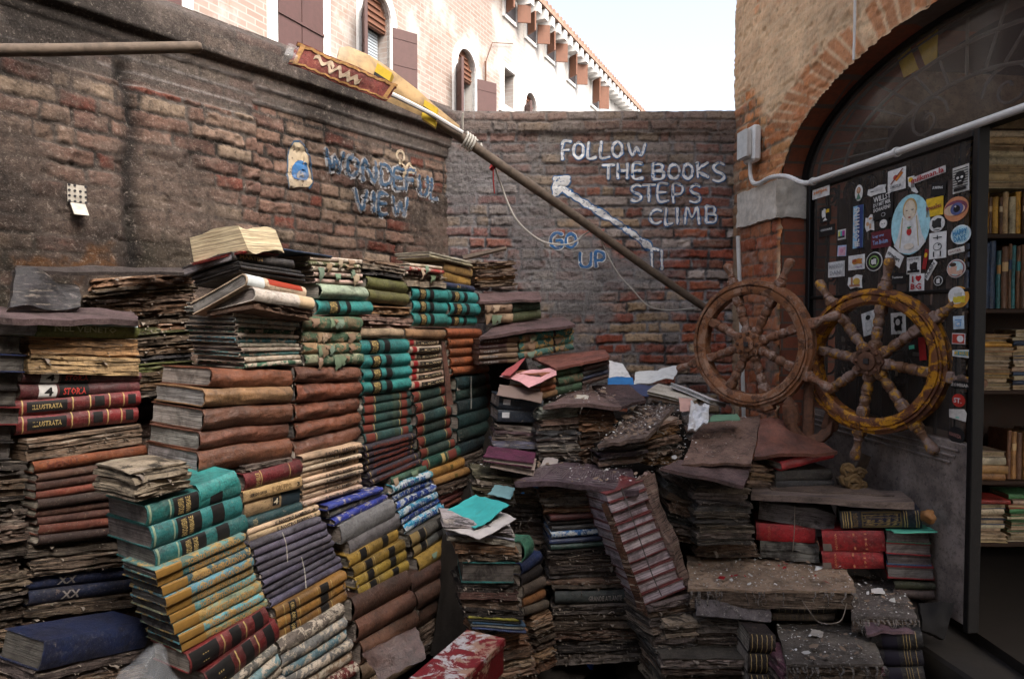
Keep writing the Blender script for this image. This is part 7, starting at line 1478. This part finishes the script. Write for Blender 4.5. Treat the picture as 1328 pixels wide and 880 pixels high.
# strings over piles
M['thread'] = plain('thread', (.10, .09, .085), .8)
def thr(L, label, mat='thread', r=.0022): return pxline(L, r, 'string', M[mat], label, 'string', 6)
thr([(806, 632, 2.60), (818, 665, 2.585), (832, 706, 2.575), (846, 745, 2.565), (858, 772, 2.56)], 'dark string tied down the sliding crimson pile')
thr([(366, 690, drow(366, .1)), (371, 705, drow(371, .105)), (373, 728, drow(373, .11))], 'pale string around the upper slate violet volumes', 'rope', .0016)
thr([(391, 722, drow(391, .1)), (395, 740, drow(395, .105)), (397, 762, drow(397, .12))], 'pale string around the lower slate violet volumes', 'rope', .0016)
thr([(611, 488, drow(611, .03)), (611, 530, drow(611, .03))], 'thin string on the blackish green volumes', 'rope', .0015)
thr([(1040, 778, 2.52), (1052, 795, 2.5), (1062, 806, 2.49), (1080, 808, 2.48), (1092, 802, 2.48), (1098, 782, 2.5)], 'loop of frayed cord between the dusty steps', 'scrap', .0018)
thr([(1031, 655, 2.80), (1030, 690, 2.80), (1028, 715, 2.80)], 'torn thread hanging down the left scarlet book', 'scrap', .0016)
# red bench
rb = empty('red_bench', U(610, 880, 2.1)); tagp(rb, 'red painted wooden bench with flaking paint at the bottom', 'bench')
M['redpaint'] = chipped('flaking_red_paint', (.13, .010, .013), (.34, .32, .32), .50, 16, .5, (.24, .14, .10))
A0, A1, A2, A3 = U(604, 815, 2.24), U(660, 826, 2.14), U(560, 925, 1.74), U(470, 905, 1.80)
zt = (A0.z+A1.z)/2
def flatz(p): return Vector((p.x, p.y, zt))
A0, A1 = flatz(U(605, 815, 2.24)), flatz(U(658, 824, 2.20))
def onz(px, py, z): return UPL(px, py, (0, 0, z), (0, 0, 1))
zt = .62; A0, A1, A2, A3 = onz(605, 815, zt), onz(659, 824, zt), onz(590, 900, zt), onz(508, 888, zt)
dirx = ((A3-A0)+(A2-A1)).normalized(); wv = (A1-A0); wv = wv-dirx*wv.dot(dirx); Wb = wv.length; wv.normalize(); Lb = .62
Tb = Matrix((dirx, wv, dirx.cross(wv))).transposed(); cb = A0+dirx*Lb/2+wv*Wb/2
mb = MB(); mb.bbox(cb+Vector((0, 0, -.011)), (Lb, Wb, .022), .003, Tb); wpart(mb, 'seat', M['redpaint'], rb)
mb = MB(); mb.bbox(cb+Vector((0, 0, -.060)), (Lb-.01, Wb-.008, .074), .003, Tb); M['redside'] = chipped('red_side_paint', (.10, .009, .010), (.30, .18, .12), .30, 12, .5); wpart(mb, 'apron', M['redside'], rb)
for a in (.04, Lb-.04):
    for b in (.03, Wb-.03):
        p = A0+dirx*a+wv*b; mb = MB(); z1 = zt-.098; mb.bbox(Vector((p.x, p.y, z1/2)), (.035, .035, z1), .003, Tb); wpart(mb, 'leg', M['wood'], rb)
# blue cap on the floor
mb = MB(); c = onz(765, 868, 0.0); mb.lathe([(.016, 0), (.017, .02), (.014, .045), (.0145, .05), (.006, .052)], Matrix.Translation(c+Vector((0, 0, .01))) @ Matrix.Rotation(R(20), 4, 'X'), 14); M['bluep'] = plain('blue_plastic', (.02, .09, .45), .4); o = mb.obj('bottle_cap', M['bluep']); tagp(o, 'small blue plastic cap on the dark floor', 'cap')
# clear plastic bag bottom left
Cb = Q((118, 905, 1.5), (262, 905, 1.62), (214, 838, 1.76), (182, 846, 1.74))
sheet('plastic_bag', Cb, M['clearplastic'], .004, 26, 20, .05, 10, sag=-.05, color=(.5, .5, .5), label='crumpled clear plastic bag at the bottom left corner', cat='bag')
# carved wooden ornament and sponge
co = empty('carved_bracket', U(1103, 630, 2.92)); tagp(co, 'ochre carved scroll bracket lying between pile and door', 'ornament')
mb = MB()
for (x, y, r, d) in ((1096, 596, .030, 2.90), (1104, 612, .034, 2.89), (1112, 600, .026, 2.91), (1108, 622, .026, 2.88), (1094, 608, .026, 2.90), (1116, 616, .02, 2.89)):
    c = U(x, y+13, d); r *= 1.1
    mb.tube([c+Vector((r*.8*math.cos(q*.7)*(1-q*.05), -.012-.001*q, r*.8*math.sin(q*.7)*(1-q*.05))) for q in range(14)], [r*.42*(1-.03*q) for q in range(14)], 7)
mb.V = [v+Vector((rn(v*40, 1), rn(v*40, 2), rn(v*40, 3)))*.006 for v in mb.V]
M['carved'] = plain('carved_wood', (.17, .10, .04), .75, 0, .5, .8, 40, .5); wpart(mb, 'scrollwork', M['carved'], co)
mb = MB(); mb.bbox(U(1112, 612, 2.97), (.05, .03, .17), .004, Matrix.Rotation(R(22), 3, 'Y')); mb.bbox(U(1096, 630, 2.95), (.05, .03, .1), .004, Matrix.Rotation(R(-20), 3, 'Y')); wpart(mb, 'backing_plank', M['greywood'], co)
me_ = bpy.data.meshes.new('s'); import bmesh; bm = bmesh.new(); bmesh.ops.create_icosphere(bm, subdivisions=3, radius=.026); 
for v in bm.verts: v.co += v.co.normalized()*noise.noise(v.co*60)*.010
V = [v.co.copy() for v in bm.verts]; F = [tuple(x.index for x in f.verts) for f in bm.faces]; bm.free()
o = meshobj('sponge', V, F, M['object'], color=(.22, .10, .035), ang=80); o.location = U(1204, 669, 2.60); tagp(o, 'small orange brown sponge at the end of the ornate volume', 'sponge')
# ---- books inside the shop
rs = random.Random(4); zs = shelfz
WARM_LIT = [(.60, .42, .22), (.45, .22, .07), (.16, .07, .03), (.65, .34, .04), (.03, .20, .22), (.40, .03, .02), (.62, .50, .34), (.02, .05, .12), (.07, .22, .08), (.55, .40, .26)]  # book colours brightened and warmed to stand in for light inside the shop
LVN = ['lowest', 'second lowest', 'middle', 'second highest', 'highest']
CN = {0: 'buff', 1: 'brown', 2: 'dark brown', 3: 'yellow', 4: 'teal', 5: 'red', 6: 'cream', 7: 'navy', 8: 'green', 9: 'beige'}
def ordn(k): return ORD[k] if 0 < k < len(ORD) else 'first'
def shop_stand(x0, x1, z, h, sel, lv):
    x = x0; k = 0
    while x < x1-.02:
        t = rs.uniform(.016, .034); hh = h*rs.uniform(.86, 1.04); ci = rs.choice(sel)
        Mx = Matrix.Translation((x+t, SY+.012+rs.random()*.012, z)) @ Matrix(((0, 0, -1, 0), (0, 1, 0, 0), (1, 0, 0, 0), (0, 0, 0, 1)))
        book(Mx, hh, t, .14, colr(WARM_LIT[ci], rs), 'cloth', k+int(z*100), .1, [(.6, .75, colr(WARM_LIT[rs.randrange(10)]))] if rs.random() < .5 else (), label=f'{CN[ci]} upright book, {ordn(k)} from left, {LVN[lv]} shop shelf', group='books standing in the shop', cat='book', name='shelved_book')
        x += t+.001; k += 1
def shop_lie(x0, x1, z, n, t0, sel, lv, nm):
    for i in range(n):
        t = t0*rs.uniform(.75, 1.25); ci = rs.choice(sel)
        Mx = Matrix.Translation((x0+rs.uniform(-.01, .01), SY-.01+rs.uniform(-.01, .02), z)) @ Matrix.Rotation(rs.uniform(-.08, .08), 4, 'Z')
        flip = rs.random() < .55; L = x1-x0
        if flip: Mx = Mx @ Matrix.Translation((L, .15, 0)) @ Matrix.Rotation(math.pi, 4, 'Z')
        book(Mx, L, t, .15, colr(WARM_LIT[ci], rs), 'cloth', i+int(z*300), .06, pagecol=(.55, .40, .24), label=f'{CN[ci]} lying book, {ordn(i)} from bottom of {nm}, {LVN[lv]} shop shelf', group='books lying in the shop', cat='book', name='shelved_book'); z += t+.0005
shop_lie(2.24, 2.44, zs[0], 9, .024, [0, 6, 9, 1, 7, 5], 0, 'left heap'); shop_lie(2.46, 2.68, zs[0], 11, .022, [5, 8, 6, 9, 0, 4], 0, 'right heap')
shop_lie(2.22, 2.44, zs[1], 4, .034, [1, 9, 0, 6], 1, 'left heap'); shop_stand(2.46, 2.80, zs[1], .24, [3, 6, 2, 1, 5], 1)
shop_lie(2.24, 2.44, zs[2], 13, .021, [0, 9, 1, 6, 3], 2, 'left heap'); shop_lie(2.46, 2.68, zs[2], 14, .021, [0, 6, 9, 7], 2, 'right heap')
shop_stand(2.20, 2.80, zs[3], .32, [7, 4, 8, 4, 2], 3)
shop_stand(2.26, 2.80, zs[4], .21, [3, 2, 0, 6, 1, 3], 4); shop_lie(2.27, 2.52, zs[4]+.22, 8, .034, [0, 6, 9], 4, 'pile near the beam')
# torn shreds of paper squeezed out between the columns of the left row
rg = random.Random(77); V = []; F = []
for (x0, y0, x1, y1, off, n) in ((381, 475, 381, 598, .0, 26), (467, 478, 469, 572, .0, 20), (467, 425, 467, 510, .0, 14), (391, 592, 393, 655, .03, 14), (471, 575, 480, 630, .02, 16), (418, 655, 452, 722, .07, 22), (452, 724, 464, 776, .09, 18), (444, 742, 466, 870, .1, 34), (503, 630, 532, 738, .05, 30), (528, 742, 545, 816, .09, 22), (350, 790, 364, 832, .1, 12), (534, 508, 546, 598, .0, 22), (578, 426, 592, 486, .0, 14), (590, 490, 596, 594, .0, 20), (318, 690, 348, 786, .1, 20), (388, 408, 394, 474, .0, 20), (466, 332, 530, 358, .0, 24), (300, 392, 316, 476, .0, 22), (320, 880, 376, 836, .12, 14)):
    for i in range(n):
        t = rg.random(); x = x0+(x1-x0)*t+rg.uniform(-3, 3); y = y0+(y1-y0)*t; p = U(x, y, drow(x, off))+RNO*rg.uniform(-.004, .010); s = rg.uniform(.003, .009)*(1.8 if rg.random() < .15 else 1); k = len(V)
        a = RDI*rg.uniform(-1, 1)*s+Vector((0, 0, rg.uniform(-1.6, .6)*s)); b2 = RNO*s*rg.uniform(.2, 1.2)+Vector((0, 0, rg.uniform(-1, .4)*s))
        V += [p, p+a*.7+b2*.2, p+a+b2*.8, p+a*.5+b2*1.4, p+b2*.9]; F += [(k, k+1, k+2, k+3), (k, k+3, k+4)]
o = meshobj('paper_shreds', V, F, M['scrap'], smooth=False); tagp(o, kind='stuff'); o['label'] = 'torn shreds of paper between the columns of books'
lamp_d = None
# ---- near-black filler added so the hollows between and under the piles look shaded
def mound(name, pts, mat, label_kind='stuff', step=.05, color=(.045, .036, .03)):
    """lumpy heap: pts = [(x, y, height, radius)]"""
    xs = [p[0]-p[3] for p in pts]+[p[0]+p[3] for p in pts]; ysx = [p[1]-p[3] for p in pts]+[p[1]+p[3] for p in pts]
    x0, x1, y0, y1 = min(xs), max(xs), min(ysx), max(ysx); nx = int((x1-x0)/step)+1; ny = int((y1-y0)/step)+1; V = []; F = []
    for i in range(nx+1):
        for j in range(ny+1):
            x = x0+i*step; y = y0+j*step; h = -.02
            for (px, py, hh, rr) in pts:
                d = math.hypot(x-px, y-py)/rr; h = max(h, hh*(1-sm(.55, 1.0, d)))
            if h > .03: h += noise.noise(Vector((x*14, y*14, 0)))*.05
            V.append((x+noise.noise(Vector((x*20, y*20, 4)))*.02, y+noise.noise(Vector((x*20, y*20, 9)))*.02, h))
    for i in range(nx):
        for j in range(ny): a = i*(ny+1)+j; F.append((a, a+ny+1, a+ny+2, a+1))
    o = meshobj(name, V, F, M[mat], color=color, ang=180); tagp(o, kind='stuff'); o['label'] = 'dark filler mound added for the shade between the book piles'; return o
pts = []
for t in [i*.12 for i in range(1, 11)]:
    p = RP+RDI*t-RNO*.30; pts.append((p.x, p.y, .95+.0*t, .17))
for i in range(8): p = Vector((-1.55+i*.05, 1.9+i*.12, 0)); pts.append((p.x-.16, p.y+.38, .8, .15))
pts += [(-.1, 3.9, 1.35, .3), (.0, 3.72, 1.15, .25), (.25, 3.75, 1.05, .3), (.35, 3.5, .9, .3), (.1, 3.4, .9, .25), (.5, 3.8, .95, .3), (.65, 3.6, .9, .3), (.8, 3.85, .95, .3), (.45, 3.25, .75, .25), (.7, 3.3, .78, .25), (.9, 3.45, .85, .25), (1.05, 3.3, .8, .22), (.9, 3.1, .6, .2), (1.15, 3.15, .7, .2), (1.1, 3.05, .4, .3), (1.3, 3.0, .45, .2), (-.25, 3.5, .7, .25), (-.2, 3.15, .5, .2), (.2, 3.15, .6, .2), (1.35, 2.85, .35, .2), (.15, 3.0, .3, .25), (.65, 2.95, .25, .2)]
mound('gap_filler', pts, 'gap_fill')
# scraps scattered on the steps
def scatter(quads, n, seed, cols, smin, smax, mat='paper', name='paper_scraps', lift=.012):
    rg = random.Random(seed); V = []; F = []
    for q in quads:
        C = Q(*q[0])
        for i in range(int(n*q[1])):
            u, v = rg.random(), rg.random(); p = (C[0]*(1-u)+C[1]*u)*(1-v)+(C[3]*(1-u)+C[2]*u)*v+Vector((0, 0, lift)); s = rg.uniform(smin, smax)*(1 if rg.random() < .85 else 2); k = len(V); a0 = rg.random()*6.3; m = rg.choice((4, 5, 6))
            tx, ty = rg.uniform(-.5, .5), rg.uniform(-.5, .5)
            for j in range(m):
                a = a0+6.283*j/m; r_ = s*rg.uniform(.5, 1.1); dx, dy = r_*math.cos(a), r_*math.sin(a); V.append(p+Vector((dx, dy, dx*tx+dy*ty+abs(s)*.3)))
            F.append(tuple(range(k, k+m)))
    o = meshobj(name, V, F, M[mat], color=cols, smooth=False); tagp(o, kind='stuff'); o['label'] = 'small scraps strewn over the steps'; return o
ST = [([(775, 578, 2.84), (838, 567, 2.80), (874, 526, 3.18), (826, 526, 3.2)], 1.4), ([(704, 526, 2.92), (806, 524, 2.95), (786, 506, 3.25), (744, 508, 3.22)], .4), ([(668, 630, 2.72), (828, 628, 2.62), (818, 600, 2.95), (706, 606, 2.95)], .5),
      ([(892, 764, 2.60), (1110, 765, 2.54), (1094, 730, 2.84), (890, 718, 2.95)], 1.3), ([(1020, 862, 2.30), (1146, 860, 2.30), (1122, 808, 2.64), (1003, 800, 2.72)], .5), ([(1104, 800, 2.50), (1190, 800, 2.46), (1165, 752, 2.82), (1104, 746, 2.86)], .4), ([(884, 602, 2.84), (974, 600, 2.80), (987, 537, 3.2), (905, 548, 3.2)], .2), ([(840, 620, 2.9), (900, 600, 2.9), (900, 530, 3.3), (830, 540, 3.1)], 1.0), ([(600, 610, 2.85), (700, 615, 2.85), (760, 600, 3.0), (640, 590, 3.0)], .6)]
scatter(ST, 260, 1, (.62, .60, .58), .0012, .0042); scatter(ST, 120, 2, (.20, .14, .10), .003, .011, lift=.014); 
scatter([ST[3]], 16, 5, (.28, .012, .015), .003, .009) ; scatter(ST, 9, 6, (.45, .43, .40), .005, .011, lift=.016)
scatter([([(660, 640, 2.8), (800, 640, 2.8), (800, 620, 2.9), (680, 620, 2.9)], 1)], 30, 7, (.05, .18, .40), .004, .011, lift=.0)
# torn strips dangling from the decayed piles on the stair
mb = MB(); rg = random.Random(12)
for i in range(260):
    x = rg.uniform(640, 985); y = rg.uniform(520, 860); d = 2.93-.0009*(y-560)*1.0+rg.uniform(-.05, .1)
    if 720 < x < 860 and y > 800: continue
    p = U(x, y, d); L = rg.uniform(.01, .045); s = rg.uniform(-1, 1)*.03; r_ = rg.uniform(.0006, .0022); mb.tube([p, p+Vector((s*.5, -.01, -L*.3)), p+Vector((s, .0, -L))], r_, 4)
o = mb.obj('dangling_fibres', M['tornpaper'], color=(.22, .18, .15)); tagp(o, kind='stuff'); o['label'] = 'frayed fibres hanging from decayed books'
# no bulb in the shop; the shelved books' colours carry its warm light
